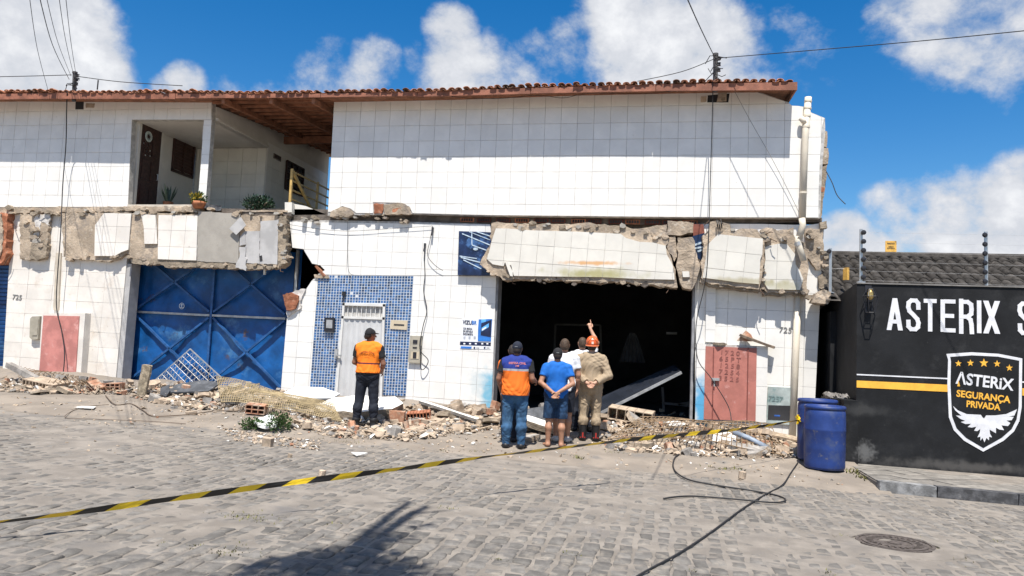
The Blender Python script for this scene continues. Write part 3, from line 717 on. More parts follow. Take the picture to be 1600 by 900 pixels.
# --- roof decks with battens and rafters, tiles on top
def cover_mesh(pan):
    mb = MB(); k = 8; r0_, r1_, L = .066, .054, .46
    for j, (y, r) in enumerate(((0, r0_), (L, r1_))):
        for i in range(k+1):
            a = math.pi*i/k; mb.v.append((-math.cos(a)*r, y, (math.sin(a)*r*.58)*(-.8 if pan else 1)))
    for j, (y, r) in enumerate(((0, r0_-.016), (L, r1_-.016))):
        for i in range(k+1):
            a = math.pi*i/k; mb.v.append((-math.cos(a)*r, y, (math.sin(a)*r*.58)*(-.8 if pan else 1)))
    n = k+1; mb.f = [(i, i+1, n+i+1, n+i) for i in range(k)] + [(2*n+i+1, 2*n+i, 3*n+i, 3*n+i+1) for i in range(k)] + [(2*n+i, 2*n+i+1, i+1, i) for i in range(k)]; mb.m = [0]*len(mb.f)
    return mb.mesh('roof_tile', CLY, True)
cov, pan = cover_mesh(False), cover_mesh(True)
for th, xa, xb in ((house, -20.6, XSPL), (shop, XSPL+.005, XEND)):
    c = MB(); k = 14
    xs = [xa+(xb-xa)*i/k for i in range(k+1)]
    for i in range(k):
        a, b = xs[i], xs[i+1]; za, zb_ = rzx(a)-.012, rzx(b)-.012
        c.add([(a, YE+.03, za), (b, YE+.03, zb_), (b, 21.5, zb_+RS*7.1), (a, 21.5, za+RS*7.1), (a, YE+.03, za-.03), (b, YE+.03, zb_-.03), (b, 21.5, zb_-.03+RS*7.1), (a, 21.5, za-.03+RS*7.1)], [(0, 1, 2, 3), (7, 6, 5, 4), (0, 4, 5, 1), (3, 2, 6, 7)])
    deck = c.build('roof', RAF, th)
    x = xa+.05; i = 0; rest = MB()
    while x < xb-.06:
        for r in range(5):
            y = YE-.022+r*.36
            for me, dx, dz in ((pan, 0, .036), (cov, .078, .032)):
                X = x+dx
                if X > xb-.05: continue
                mw = Matrix.Translation((X+random.gauss(0, .008), y+random.gauss(0, .022), rzx(X)+RS*(y-YE)+dz+r*.004+.012*math.sin(X*1.7)+random.gauss(0, .005))) @ Matrix.Rotation(math.atan(RS)+random.gauss(.01, .012), 4, 'X') @ Matrix.Rotation(random.gauss(0, .05), 4, 'Z') @ Matrix.Rotation(random.gauss(0, .06), 4, 'Y')
                if r < 3 and (r < 2 or me is cov) and not (r == 1 and me is pan):
                    o = bpy.data.objects.new('roof_tile', me); link(o, deck); o.matrix_basis = mw
                else: rest.add([mw @ v.co for v in me.vertices], [tuple(p.vertices) for p in me.polygons])
        x += .156
    rest.build('roof_tile', CLY, th, True)['kind'] = 'stuff'
# underside over the passage
xL, xRt = -9.6, XSPL
for k, y in enumerate(np.arange(14.75, 20.8, .36)):
    c = MB(); c.box(((xL+xRt)/2, y, rzx((xL+xRt)/2)+RS*(y-YE)-.07), (xRt-xL+.1, .05, .05)); c.build('batten', RAF, house)
for x in (-9.2, -8.1, -7.15):
    c = MB(); c.bar((x, YE+.06, rzx(x)-.14), (x, 21, rzx(x)-.14+RS*6.6), .07, .11); c.build('rafter', RAF, house)
c = MB(); c.box(((xL+xRt)/2, 18.1, rzx(-8)+RS*3.7-.2), (xRt-xL+.2, .12, .18)); c.build('ridge_beam', RAF, house)
pw = MB(); pw.box((-8.1, 20.9, 5.6), (2.7, .1, 2.9)); pw.build('back_wall', PWH, house)

# --- upper wall of the left house with the porch opening
zfl = P(260, 322, YU).z
uw = pr(house, 'upper_wall', [(-260, 156), (332, 151), (331, 187), (206.5, 187), (200, 325), (-260, 326)], YU, .14, GRP)
tiles(house, uw, PP([(-260, 158), (331, 153), (330, 187), (206.5, 187), (200, 323), (-260, 324)], YU), YU, P2(43, 196, YU), mat=TW)
colp = pr(house, 'porch_column', [(318.5, 187.5), (331, 187.5), (321, 325), (309, 325)], YU+.002, .14, GRP)
tiles(house, colp, PP([(318.5, 187.5), (331, 187.5), (321, 325), (309, 325)], YU), YU+.002, P2(318.5, 196, YU), mat=TW)
XS = P(331, 187, YU).x; Xl = P(207, 260, YU+.14).x; YB = 17.4; zc = P(260, 187, YU).z
ztopw = rzx(-10)-.05
c = MB(); c.box((Xl-.06, (YU+.14+YB)/2, (zfl+zc)/2+.1), (.12, YB-YU-.14, zc-zfl+.5)); sidew = c.build('porch_side_wall', PWH, house)
c = MB(); c.box(((Xl+XS)/2, YB+.06, (zfl+zc)/2), (XS-Xl-.002, .12, zc-zfl+.3)); backw = c.build('porch_back_wall', GRP, house)
tiles(house, backw, [(Xl+.05, zfl), (XS-.01, zfl), (XS-.01, zc), (Xl+.05, zc)], YB, (XS-.25, zfl+.3), size=(.4, .327), mat=M('porch_tile', (.66, .63, .56), .4, .05, 2, orand=.03))
c = MB(); c.box(((Xl+XS)/2, (YU+.15+YB)/2, zc+.04), (XS-Xl+.1, YB-YU-.16, .06)); c.build('porch_ceiling', PWH, house)
# wall over the side opening, then the side wall running back with its window
c = MB(); c.add([(XS-.12, YU+.143, zc+.01), (XS, YU+.143, zc+.01), (XS, YB, zc+.01), (XS-.12, YB, zc+.01), (XS-.12, YU+.143, ztopw), (XS, YU+.143, ztopw), (XS, YB, ztopw+.2), (XS-.12, YB, ztopw+.2)], [(0, 1, 2, 3), (4, 7, 6, 5), (0, 4, 5, 1), (1, 5, 6, 2), (2, 6, 7, 3), (3, 7, 4, 0)])
c.build('lintel_wall', PWH, house)
c = MB(); c.box((XS-.06, (YB+.002+21)/2, (zfl+ztopw)/2+.2), (.12, 21-YB, ztopw-zfl+.7)); sw = c.build('passage_wall', PWH, house)
tiles(house, sw, [(YB+.01, zfl-.1), (20.9, zfl-.1), (20.9, zfl+2.1), (YB+.01, zfl+2.1)], 0, (YB+.3, zfl+.2), mat=TW, normal_x=XS+.0005)
# floor slab of the porch and its edge
c = MB(); c.box(((-20.6+XSPL)/2, 18.2, zfl-.12), (XSPL+20.6, 6.2, .2)); c.build('floor_slab', SOF, house)
sl_ = pr(house, 'slab_edge', [(-260, 324), (0, 325), (200, 322.5), (312, 322.5), (312, 330), (200, 331), (0, 333), (-260, 332)], YU-.06, .2, PLA, .012, 1, .012)
pr(house, 'sill', [(199, 319.5), (312, 319.5), (312, 323), (199, 323)], YU-.03, .2, M('sill_stone', (.5, .45, .38), .8, .1, 8))
pr(house, 'slab_edge', [(374, 331), (455, 331), (455, 338), (374, 337)], YU-.03, .2, SOF, .012, 1, .01)
pr(house, 'slab_edge', [(374, 328.5), (448, 328.5), (448, 331), (374, 331)], YU-.05, .25, PLA, .006, 1, .006)
c = MB(); c.box((P(320, 300, YU).x, 16.3, zfl+.0), (.2, .3, .02))
# door on the porch side wall
def xq(pts, X): return [PX(a, b, X) for a, b in pts]
def xpanel(name, pts, X, t, mat, th):
    q = xq(pts, X+t); b = [Vector((X-.01, v.y, v.z)) for v in q]; n = len(q); c = MB()
    c.add(q+b, [tuple(range(n)), tuple(range(2*n-1, n-1, -1))] + [((i+1) % n, i, n+i, n+(i+1) % n) for i in range(n)]); return c.build(name, mat, th)
yd0, yd1 = PX(215, 250, Xl).y, PX(247, 250, Xl).y; zd = PX(218, 192, Xl).z
c = MB(); c.box((Xl+.02, (yd0+yd1)/2, (zfl+zd)/2), (.05, yd1-yd0, zd-zfl)); door = c.build('door', WD, house)
c = MB()
for k in range(2):
    for j in range(3): c.box((Xl+.047, yd0+(yd1-yd0)*(.28+.44*k), zfl+.35+j*(zd-zfl-.2)/3), (.02, (yd1-yd0)*.3, (zd-zfl)/3-.2))
c.build('raised_panel', WD, door)
c = MB()
for (y, z, w, h) in ((yd0-.04, (zfl+zd)/2, .08, zd-zfl), (yd1+.04, (zfl+zd)/2, .08, zd-zfl), ((yd0+yd1)/2, zd+.04, yd1-yd0+.16, .08)): c.box((Xl+.02, y, z), (.06, w, h))
c.build('door_frame', PWH, house)
c = MB(); q = Vector((Xl+.07, yd1-.1, zfl+.85)); c.tube([q+Vector((0, 0, -.07)), q+Vector((.03, 0, -.07)), q+Vector((.03, 0, .07)), q+Vector((0, 0, .07))], .012, 6); c.build('handle', STE, door)
q = PX(232.5, 213.5, Xl+.06); RS_ = M('rosette_paper', (.5, .56, .53), .6, .2, 40); c = MB()
for a in range(20): t = a*math.pi/10; c.box((Xl+.058, q.y+math.cos(t)*.085, q.z+math.sin(t)*.085), (.012, .075, .03), (t, 0, 0))
c.build('rosette', RS_, door)
c = MB(); c.box((Xl+.058, q.y, q.z), (.02, .05, .05), (.7, 0, 0)); c.build('rosette_centre', WD, door)
c = MB(); random.seed(3)
for a in range(16): c.box((Xl+.053, q.y+random.uniform(-.14, .14), q.z-.3+random.uniform(-.16, .16)), (.008, .018, .03), (random.random(), 0, 0))
c.build('petal_sticker', RS_, door)
wq = [PX(a, b, Xl) for a, b in ((272, 213), (302, 226), (299, 277), (268, 266))]
y0w, y1w = (wq[0].y+wq[3].y)/2, (wq[1].y+wq[2].y)/2; z1w, z0w = (wq[0].z+wq[1].z)/2, (wq[2].z+wq[3].z)/2
c = MB(); ym, zm = (y0w+y1w)/2, (z0w+z1w)/2
for (y, z, w, h) in ((y0w, zm, .06, z1w-z0w), (y1w, zm, .06, z1w-z0w), (ym, z1w, y1w-y0w+.06, .06), (ym, z0w, y1w-y0w+.06, .06), (ym, zm, .05, z1w-z0w)): c.box((Xl+.02, y, z), (.06, w, h))
win = c.build('window', WD, house)
c = MB(); n = 9
for i in range(n):
    for s in (0, 1): c.box((Xl+.015, y0w+(y1w-y0w)*(.26+.48*s), z0w+.05+(z1w-z0w-.1)*(i+.5)/n), (.025, (y1w-y0w)*.42, (z1w-z0w)/n*.85), (0, .5, 0))
c.build('shutter', M('shutter_wood', (.06, .025, .018), .5, .3, 12), win)
# window, plate and rail in the passage
p0, p1 = PX(446, 251, XS), PX(470, 300, XS)
c = MB(); c.box((XS+.012, (p0.y+p1.y)/2, (PX(447, 251, XS).z+PX(447, 297, XS).z)/2), (.05, p1.y-p0.y, PX(447, 251, XS).z-PX(447, 297, XS).z)); w2 = c.build('window', M('dark_glass', (.015, .017, .022), .1, .2, 3, spec=.6), house)
c = MB(); zz0, zz1 = PX(447, 297, XS).z, PX(447, 251, XS).z
for y in np.linspace(p0.y, p1.y, 4): c.box((XS+.05, y, (zz0+zz1)/2), (.04, .03, zz1-zz0))
for z in np.linspace(zz0, zz1, 6): c.box((XS+.052, (p0.y+p1.y)/2, z), (.03, p1.y-p0.y, .025))
c.build('window_bars', WD, w2)
q = PX(433, 246, XS+.015); c = MB(); c.box(q, (.03, .38, .13)); pl_ = c.build('name_plaque', M('plaque_wood', (.25, .22, .2), .7, .2, 9), house)
c = MB()
for k in range(4): c.box(q+Vector((.018, -.13+k*.085, 0)), (.02, .055, .09))
c.build('plaque_mark', WD, pl_)
XR_ = P(455, 290, 15.12).x; zt = P(455, 264, 15.12).z; zpb = P(455, 316, 15.12).z
rl = thing('stair_railing', 'ochre painted metal stair railing in the upstairs passage', 'railing', (XR_, 15.12, zpb))
c = MB(); c.box((XR_, 15.12, (zt+zpb)/2), (.05, .05, zt-zpb)); c.build('post', YPT, rl)
c = MB(); c.box((XR_, 16.4, (zt+zpb)/2-.1), (.045, .045, zt-zpb+.2)); c.build('post', YPT, rl)
for k in range(4):
    z = zt-.05-k*.2; c = MB(); c.bar((XR_, 15.14, z), (XR_, 18.4, z), .03); c.build('rail', YPT, rl)
c = MB(); c.bar((XR_, 15.15, zt-.04), (XR_+.12, 16.35, zpb-.32), .05); c.build('diagonal_brace', YPT, rl)
pr(house, 'stair_parapet', [(445, 316), (456, 316), (456, 334), (445, 334)], 14.96, .12, PWH)
c = MB(); c.prism(PP([(457, 318), (478, 322), (497, 330), (512, 336), (512, 342), (456, 342)], 15.1), 15.1, .1); c.build('stair_parapet', PWH, house)

# --- ground floor of the left house
XP0 = P(205, 500, YL).x
pil = pr(house, 'pillar_wall', [(22, 330), (205, 330), (198, 412), (180, 606), (2, 606), (6, 560)], YL, .16, GRP)
tiles(house, pil, PP([(20, 332), (205, 332), (198, 412), (180, 606), (2, 606), (5, 575)], YL), YL, P2(123, 448, YL), size=(.66, .33), mat=TL, tilt=-.012, joint=.004)
pr(house, 'pillar_reveal', [(198.5, 412), (206, 412), (189, 604), (181, 604)], YL+.012, .3, GRY)
pr(house, 'conduit_box', [(87, 395), (95, 395), (91, 484), (83, 484)], YL-.05, .05, M('conduit_paint', (.5, .44, .36), .8, .1, 5))
text('house_number', '725', house, M('number_grey', (.2, .195, .19), .6), front(P(27, 465, YL-.016), 0, -.04), .165, .006, 1.05, .001)
# cabinets on the pillar
c = MB(); c.prism(PP([(66, 489), (133, 489), (125, 602), (58, 602)], YL-.2), YL-.2, .2); cabf = c.build('meter_cabinet', M('cabinet_plaster', (.66, .62, .57), .85, .08, 3, .15, 40), house)
roughen(cabf, .006, 2)
c = MB(); c.prism(PP([(68, 493), (124, 494), (117, 602), (60, 602)], YL-.215), YL-.222, .03); c.build('cabinet_door', PNK, cabf)
c = MB(); c.prism(PP([(47, 498), (50, 494.5), (62, 494), (59, 530), (50, 531), (46, 527)], YL-.1), YL-.1, .1); mb_ = c.build('meter_box', GBX, house)
c = MB(); c.prism(PP([(51, 500), (60, 499), (57.5, 524), (50, 524)], YL-.115), YL-.112, .014); c.build('meter_box_cover', GBX, mb_)
# shutter at the far left
c = MB(); z1s, z0s = P(0, 365, 15.25).z, P(0, 575, 15.3).z; xa = P(-260, 450, 15.25).x; xb = P(24, 450, 15.25).x
n = 34
sh = bpy.data.objects.new('roller_shutter', None); sh = c.box(((xa+xb)/2, 15.3, (z0s+z1s)/2), (xb-xa, .04, z1s-z0s)).build('roller_shutter', BLD, house)
for i in range(n):
    z = z0s+(z1s-z0s)*(i+.5)/n; c = MB(); c.box(((xa+xb)/2, 15.265, z), (xb-xa, .05, (z1s-z0s)/n*.7), (.25, 0, 0)); c.build('shutter_slat', BLM, sh)
c = MB(); c.prism(PP([(-260, 562), (8, 573), (2, 620), (-260, 607)], 15.05), 15.05, .3); c.build('threshold', CONC, house)
pr(house, 'wall_above_shutter', [(-260, 330), (23, 333), (22, 366), (-260, 364)], YL+.02, .16, TL)
o = pr(house, 'exposed_brickwork', [(-50, 334), (12, 333), (11, 360), (9, 400), (2, 412), (-50, 415)], 14.8, .2, BRK, .02, 2, .02)
o = pr(house, 'plaster_flake', [(-50, 334), (2, 334), (4, 372), (0, 400), (-50, 402)], 14.77, .03, PLA, .015, 2, .012)
# the cracked edge beam: bare concrete with patches of tile and mortar still on it
bm_ = pr(house, 'edge_beam', [(95, 333), (180, 332), (300, 334), (380, 336), (447, 338), (446, 412), (436, 418), (415, 416), (380, 421), (330, 417), (270, 415), (250, 411), (235, 413), (205, 410), (203, 398), (196, 396), (185, 405), (170, 409), (120, 405), (100, 402)], 14.89, .25, PLA, .016, 2, .01)
def patch(th, par, name, pts, Y, mat, d=.04, jg=.004, st=.06, rough=0):
    c = MB(); c.prism(jag(PP(pts, Y), jg, st), Y, d); o = c.build(name, mat, par)
    if rough: roughen(o, rough, 1)
    return o
for pts, org in (([(163, 333), (205.5, 334), (201, 390), (190, 394), (180, 400), (148, 400), (149, 352)], (183, 354)), ([(221, 335), (243, 336), (245, 360), (246, 381), (226, 381), (225, 355)], (243, 358)), ([(248, 336), (309, 337), (307, 407), (247, 405)], (268, 360))):
    o = patch(house, bm_, 'tiled_patch', pts, 14.86, GRT); tiles(house, o, PP(pts, 14.86), 14.86, P2(*org, 14.86), mat=TL, tilt=-.01, size=(.34, .36))
patch(house, bm_, 'mortar_patch', [(309.5, 330), (375, 334), (372, 411), (308, 408)], 14.865, MOR)
patch(house, bm_, 'mortar_patch', [(382, 361), (406, 361), (405, 412), (384, 411)], 14.866, GRY)
patch(house, bm_, 'mortar_patch', [(407, 346), (435, 343), (433, 413), (405.5, 412)], 14.86, GRY)
o = patch(house, bm_, 'loose_tile', [(376, 339), (384, 352), (369, 367), (358, 357)], 14.79, GRY, .02, .002); 
o = patch(house, bm_, 'mortar_patch', [(375, 370), (382, 362), (384, 382), (374, 384)], 14.85, GRY); patch(house, bm_, 'mortar_patch', [(374, 385), (384, 386), (384, 423), (368, 418), (369, 411), (374, 402)], 14.84, GRY, .05, .01)
patch(house, bm_, 'broken_end', [(435, 337), (449, 336), (447, 372), (449, 404), (446, 412), (437, 417), (434, 408)], 14.87, CBE, .2, .014, .05, .02)
patch(house, bm_, 'broken_edge', [(206, 404), (240, 404), (300, 408), (368, 412), (432, 414), (436, 419), (380, 421), (300, 417), (262, 419), (250, 412), (225, 414), (206, 411)], 14.875, CBE, .2, .008, .05, .012)
c = MB(); q = P(414, 420, 14.95); c.box(q, (.035, .05, .25)); c.build('drain_stub', PVC, bm_)
c = MB(); c.prism(PP([(405, 400), (409, 399), (410, 407), (406, 408)], 14.85), 14.85, .02); c.build('socket_hole', DRK, bm_)
o = patch(house, pil, 'broken_plaster', [(32, 334), (78, 334), (75, 365), (74, 392), (70, 405), (46, 407), (30, 405)], 14.9, PLA, .1, .012, .06, .015)
patch(house, pil, 'plaster_lump', [(49, 380), (60, 377), (74, 379), (72, 402), (56, 407), (45, 404)], 14.86, CBE, .06, .008, .05, .02)
patch(house, pil, 'mortar_patch', [(54, 335), (78, 335), (76, 352), (64, 345), (60, 375), (54, 370)], 14.89, M('pale_mortar', (.55, .52, .49), .9, .2, 9, .6, 30), .03, .012, .04, .012)
# gate
YG = 15.5
gx0, gx1 = P(211, 500, YG).x, P(471, 420, YG).x; gz1 = P(471, 380, YG).z; gz0 = P(330, 606, YG).z
gate = None
def sheet(xa, xb, za, zb_, name, par, seed):
    xs = np.linspace(xa, xb, 40); zs_ = np.linspace(za, zb_, 54); X, Z = np.meshgrid(xs, zs_, indexing='ij')
    u, w = (X-xa)/(xb-xa), (Z-za)/(zb_-za)
    dent = .05*np.sin(u*np.pi)*np.sin(w*np.pi*2)*np.cos(w*3) + fbm(X*1.4, Z*1.4, seed)*.07 + fbm(X*4, Z*4, seed+5)*.012
    Y = YG + dent*np.clip(np.minimum(np.minimum(u, 1-u), np.minimum(w, 1-w))*8, 0, 1)
    v = np.stack([X, Y, Z], -1).reshape(-1, 3); nx, nz = X.shape; a = (np.arange(nx-1)[:, None]*nz+np.arange(nz-1)[None, :]).ravel()
    me = bpy.data.meshes.new(name); me.from_pydata(v.tolist(), [], np.stack([a, a+nz, a+nz+1, a+1], -1).tolist()); me.materials.append(BLM); me.polygons.foreach_set('use_smooth', [True]*len(a)); me.update()
    return link(bpy.data.objects.new(name, me), par)
xm = P(332, 500, YG).x; xr = P(447, 520, YG).x
gate = MB().box((gx0-.02, YG, (gz0+gz1)/2), (.06, .08, gz1-gz0)).build('metal_gate', BLD, house)
sheet(gx0+.012, xm-.006, gz0+.02, gz1-.2, 'gate_sheet', gate, 3); sheet(xm+.006, xr+.1, gz0+.02, gz1-.2, 'gate_sheet', gate, 9); sheet(xr+.115, gx1, gz0+.02, gz1-.05, 'gate_sheet', gate, 5)
zm_ = P(332, 493, YG).z
for a, b in (((gx0, zm_+.02), (xm-.03, zm_)), ((xm+.03, zm_), (xr, zm_-.01)), ((xm, gz0), (xm, gz1-.2)), ((gx0+.05, zm_-.05), (xm-.05, gz0+.1)), ((gx0+.05, gz0+.1), (xm-.05, zm_-.05)), ((xm+.05, zm_-.05), (xr-.02, gz0+.1)), ((xm+.05, gz0+.1), (xr-.02, zm_-.05)),
             ((gx0+.05, zm_+.08), (xm-.05, gz1-.3)), ((gx0+.05, gz1-.3), (xm-.05, zm_+.08)), ((xm+.05, zm_+.08), (xr-.02, gz1-.3)), ((xm+.05, gz1-.3), (xr-.02, zm_+.08))):
    c = MB(); dY = {0: .0}.get(0); c.bar((a[0], YG-.055, a[1]), (b[0], YG-.06, b[1]), .05, .045); c.build('brace_bar', STE if a[1] == zm_ or b[1] == zm_ else BLD, gate)
c = MB(); c.bar(P(466, 391, YG-.08), P(461, 470, YG-.08), .06); c.build('gate_post', STE, gate)
q = P(284, 478, YG-.09); ring = MB(); EM = M('emblem_white', (.55, .58, .6), .6)
pts = [q+Vector((math.cos(a*math.pi/8)*.06, 0, math.sin(a*math.pi/8)*.065)) for a in range(17)]; ring.tube(pts, .007, 5); ring.bar(q+Vector((0, 0, -.03)), q+Vector((0, 0, .05)), .014); ring.bar(q+Vector((-.04, 0, -.035)), q+Vector((.04, 0, -.03)), .012); ring.bar(q+Vector((-.035, 0, .02)), q+Vector((.035, 0, .025)), .012); ring.build('round_emblem', EM, gate)

# --- interior of both (dark rooms behind the openings)
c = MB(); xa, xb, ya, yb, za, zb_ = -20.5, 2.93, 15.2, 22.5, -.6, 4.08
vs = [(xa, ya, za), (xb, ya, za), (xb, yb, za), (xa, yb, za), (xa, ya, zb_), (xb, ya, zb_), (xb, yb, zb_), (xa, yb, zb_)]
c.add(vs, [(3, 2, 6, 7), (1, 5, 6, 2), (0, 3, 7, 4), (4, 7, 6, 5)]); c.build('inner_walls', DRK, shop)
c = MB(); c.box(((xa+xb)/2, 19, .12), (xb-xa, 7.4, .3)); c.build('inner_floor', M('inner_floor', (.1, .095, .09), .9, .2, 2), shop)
xg = P(480, 450, 15.3).x
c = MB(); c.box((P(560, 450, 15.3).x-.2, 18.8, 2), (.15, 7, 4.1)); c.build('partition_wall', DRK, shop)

# --- upper wall of the shop
U = [(523, 148), (700, 146), (900, 140), (1165, 137), (1190, 145), (1232, 160), (1237, 165), (1247, 165.5), (1258, 167), (1268, 176), (1289, 184.5), (1289.5, 205), (1285, 260), (1283, 300), (1281.5, 341), (1060, 340), (760, 337), (642, 334), (512, 337)]
us = pr(shop, 'upper_wall', U, YR, .2, GRT)
U2 = [(523, 149), (700, 147), (900, 141), (1165, 138.5), (1232, 161), (1238, 166), (1247, 166), (1258, 168), (1268, 177), (1288, 185), (1284, 200), (1280.5, 255), (1279, 300), (1278.5, 340), (1060, 339), (760, 336), (645, 333), (640, 323), (628, 317), (583, 316), (583, 333), (557, 333), (548, 326), (535, 322), (520, 331), (513, 331)]
tiles(shop, us, PP(U2, YR), YR, P2(901.4, 218.2, YR), mat=TW, tilt=.0)
for pts, m_ in (([(584, 318), (598, 318), (599, 326), (597, 333), (584, 334)], BRK), ([(600, 319), (629, 318), (640, 325), (643, 335), (600, 335)], PLA), ([(612, 325), (626, 324), (627, 334), (613, 334)], BRK), ([(516, 331), (530, 324), (538, 323), (547, 327), (553, 334), (545, 338), (516, 338)], PLA), ([(528, 332), (538, 328), (549, 334), (545, 339), (530, 339)], CBE)):
    o = pr(shop, 'broken_plaster', pts, YR-.03, .1, m_, .012, 2, .008, .05)
for pts, m_ in (([(1285, 205), (1293, 205), (1292.5, 229), (1285, 229)], PLA), ([(1285, 231), (1294, 231), (1294, 256), (1284, 256)], PLA), ([(1280.5, 200), (1285.5, 198), (1284, 262), (1280, 262)], BRK), ([(1280, 262), (1292, 258), (1290, 292), (1286, 312), (1283, 340), (1279, 340)], CBE), ([(1282, 292), (1289, 293), (1287, 300), (1282, 300)], BRK)):
    pr(shop, 'broken_brick', pts, YR+.03, .2, m_, .01, 1, .006, .08)
# hole with bricks under the eave
c = MB(); c.prism(PP([(1106, 149), (1140, 146), (1138, 160), (1105, 160)], YR-.011), YR-.0135, .012); hole = c.build('wall_hole', DRK, shop)
for pts, m_ in (([(1095, 151), (1104, 150.5), (1104, 159), (1095, 159.5)], PLA), ([(1122, 145), (1136, 144), (1135, 158), (1120, 159)], PLA), ([(1124, 152), (1134, 151.5), (1133, 157), (1124, 157.5)], CBE)):
    pr(shop, 'broken_brick', pts, YR-.03, .03, m_, .006, 1, .004, .06)
c = MB(); c.prism(PP([(118.5, 156.5), (131, 156.5), (130.5, 171), (118, 171)], YU-.012), YU-.02, .012); c.build('vent', DRK, house)
pr(house, 'patched_plaster', [(134, 161), (148, 161.5), (147, 168), (134, 168.5)], YU-.016, .012, PLA, .004, 1, .004, .05)
# recess under the upper wall, with the ends of hollow bricks
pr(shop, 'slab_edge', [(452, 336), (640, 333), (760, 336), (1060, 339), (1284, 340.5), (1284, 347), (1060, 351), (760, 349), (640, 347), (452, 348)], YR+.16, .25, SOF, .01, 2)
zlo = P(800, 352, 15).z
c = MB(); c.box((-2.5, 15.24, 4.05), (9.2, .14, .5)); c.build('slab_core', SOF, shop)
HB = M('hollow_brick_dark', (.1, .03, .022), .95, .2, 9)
for k in range(14):
    px = 718+k*29+random.uniform(-3, 3); 
    if px > 1090: break
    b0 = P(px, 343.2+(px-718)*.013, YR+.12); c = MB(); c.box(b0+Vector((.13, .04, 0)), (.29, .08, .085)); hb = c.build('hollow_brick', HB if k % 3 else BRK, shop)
    c = MB()
    for j in range(5): c.box(b0+Vector((.03+j*.05, -.003, 0)), (.035, .01, .055))
    c.build('brick_hole', DRK, hb)

# --- lower wall of the shop
WL = [(453, 345), (520, 344), (640, 346.5), (766, 350), (775.5, 441), (768, 637), (634, 632), (480, 624), (439, 611), (447, 515), (449, 495), (468, 480), (473, 462), (480, 450), (488, 438), (497, 431), (511, 431), (520, 426), (508, 422), (500, 414), (488, 412), (474, 389), (457, 387), (455, 371)]
TW2 = M('white_lower_tile', (.75, .732, .7), .3, .05, 2.2, .05, 30, orand=.035, layers=(((.6, .58, .55), 2, .56, .9), ((.45, .42, .38), 14, .68, .82)))
BP = M('blue_splash', (.1, .42, .62), .7)
spot(TW2, P(765, 612, YL), (.22, .5, .55), (.1, .36, .52), .9, 5, .3); spot(TW2, P(748, 600, YL), (.28, .5, .4), (.42, .52, .56), .5, 12, .2)
lw = pr(shop, 'lower_wall', WL, YL, .16, GRT, 0, 1, 0)
o_ = P2(633, 444, YL)
sx_ = (498, 429.5); MOS = [(498, 430), (646.5, 431.5), (634.5, 619), (484, 613)]
regs = [[(453, 347), (766, 351), (775.5, 441), (770, 560), (771, 431.5), (650, 431.5), (498, 429.5), (508, 422), (500, 414), (488, 412), (474, 389), (457, 387), (456, 372)],
        [(646.5, 431.5), (775.5, 431.5), (768, 637), (633, 632)], [(497, 431), (484, 622), (439, 611), (447, 515), (449, 495), (468, 480), (473, 462), (480, 450), (488, 438)]]
regs[0] = [(453, 347), (766, 351), (774, 430), (640, 430.5), (497, 429), (508, 422), (500, 414), (488, 412), (474, 389), (457, 387), (456, 372)]
tilt_lw = -.012
for r in regs: tiles(shop, lw, PP(r, YL), YL, o_, mat=TW2, tilt=tilt_lw, size=(.325, .325))
c = MB()
mq = PP(MOS, YL); n_u, n_v = 34, 43
def bil(u, v):
    a, b, d, e = (Vector(q) for q in (mq[3], mq[2], mq[1], mq[0])); return (a*(1-u)+b*u)*(1-v) + (e*(1-u)+d*u)*v
dz1, dz0 = PP([(536, 474), (603, 476), (598, 632), (523, 629)], YL), None
hole_px = [[(536, 474), (603, 476), (598, 632), (523, 629)]]
def in_poly(p, q):
    s = False; j = len(q)-1
    for i in range(len(q)):
        if (q[i][1] > p[1]) != (q[j][1] > p[1]) and p[0] < (q[j][0]-q[i][0])*(p[1]-q[i][1])/(q[j][1]-q[i][1])+q[i][0]: s = not s
        j = i
    return s
MB_ = M('mosaic_blue', (.05, .15, .34), .25, .25, 12, island=.55, col2=(.02, .065, .18), spec=.5)
for i in range(n_u):
    for j in range(n_v):
        g_ = .1; qd = [bil((i+a)/n_u, (j+b)/n_v) for a, b in ((g_, g_), (1-g_, g_), (1-g_, 1-g_), (g_, 1-g_))]; ce = bil((i+.5)/n_u, (j+.5)/n_v)
        if in_poly(ce, PP(hole_px[0], YL)) or random.random() < .006: continue
        k = len(c.v); y = YL-.0162-random.uniform(0, .001)
        c.v += [(p.x, y, p.y) for p in qd] + [(p.x, YL-.012, p.y) for p in qd]; c.f += [(k, k+1, k+2, k+3)] + [(k+(a+1) % 4, k+a, k+4+a, k+4+(a+1) % 4) for a in range(4)]; c.m += [0]*5
msk_ = pr(shop, 'mosaic_panel', [MOS[0], (560, 430.6), MOS[1], MOS[2], (599, 617.5), (603.5, 476), (535.5, 473.5), (523.5, 614.5), MOS[3]], YL-.0145, .0165, M('mosaic_grout', (.55, .57, .6), .9, .1, 9))
mo = c.build('mosaic_tile', MB_, msk_); mo['kind'] = 'stuff'
for k in range(60): pass
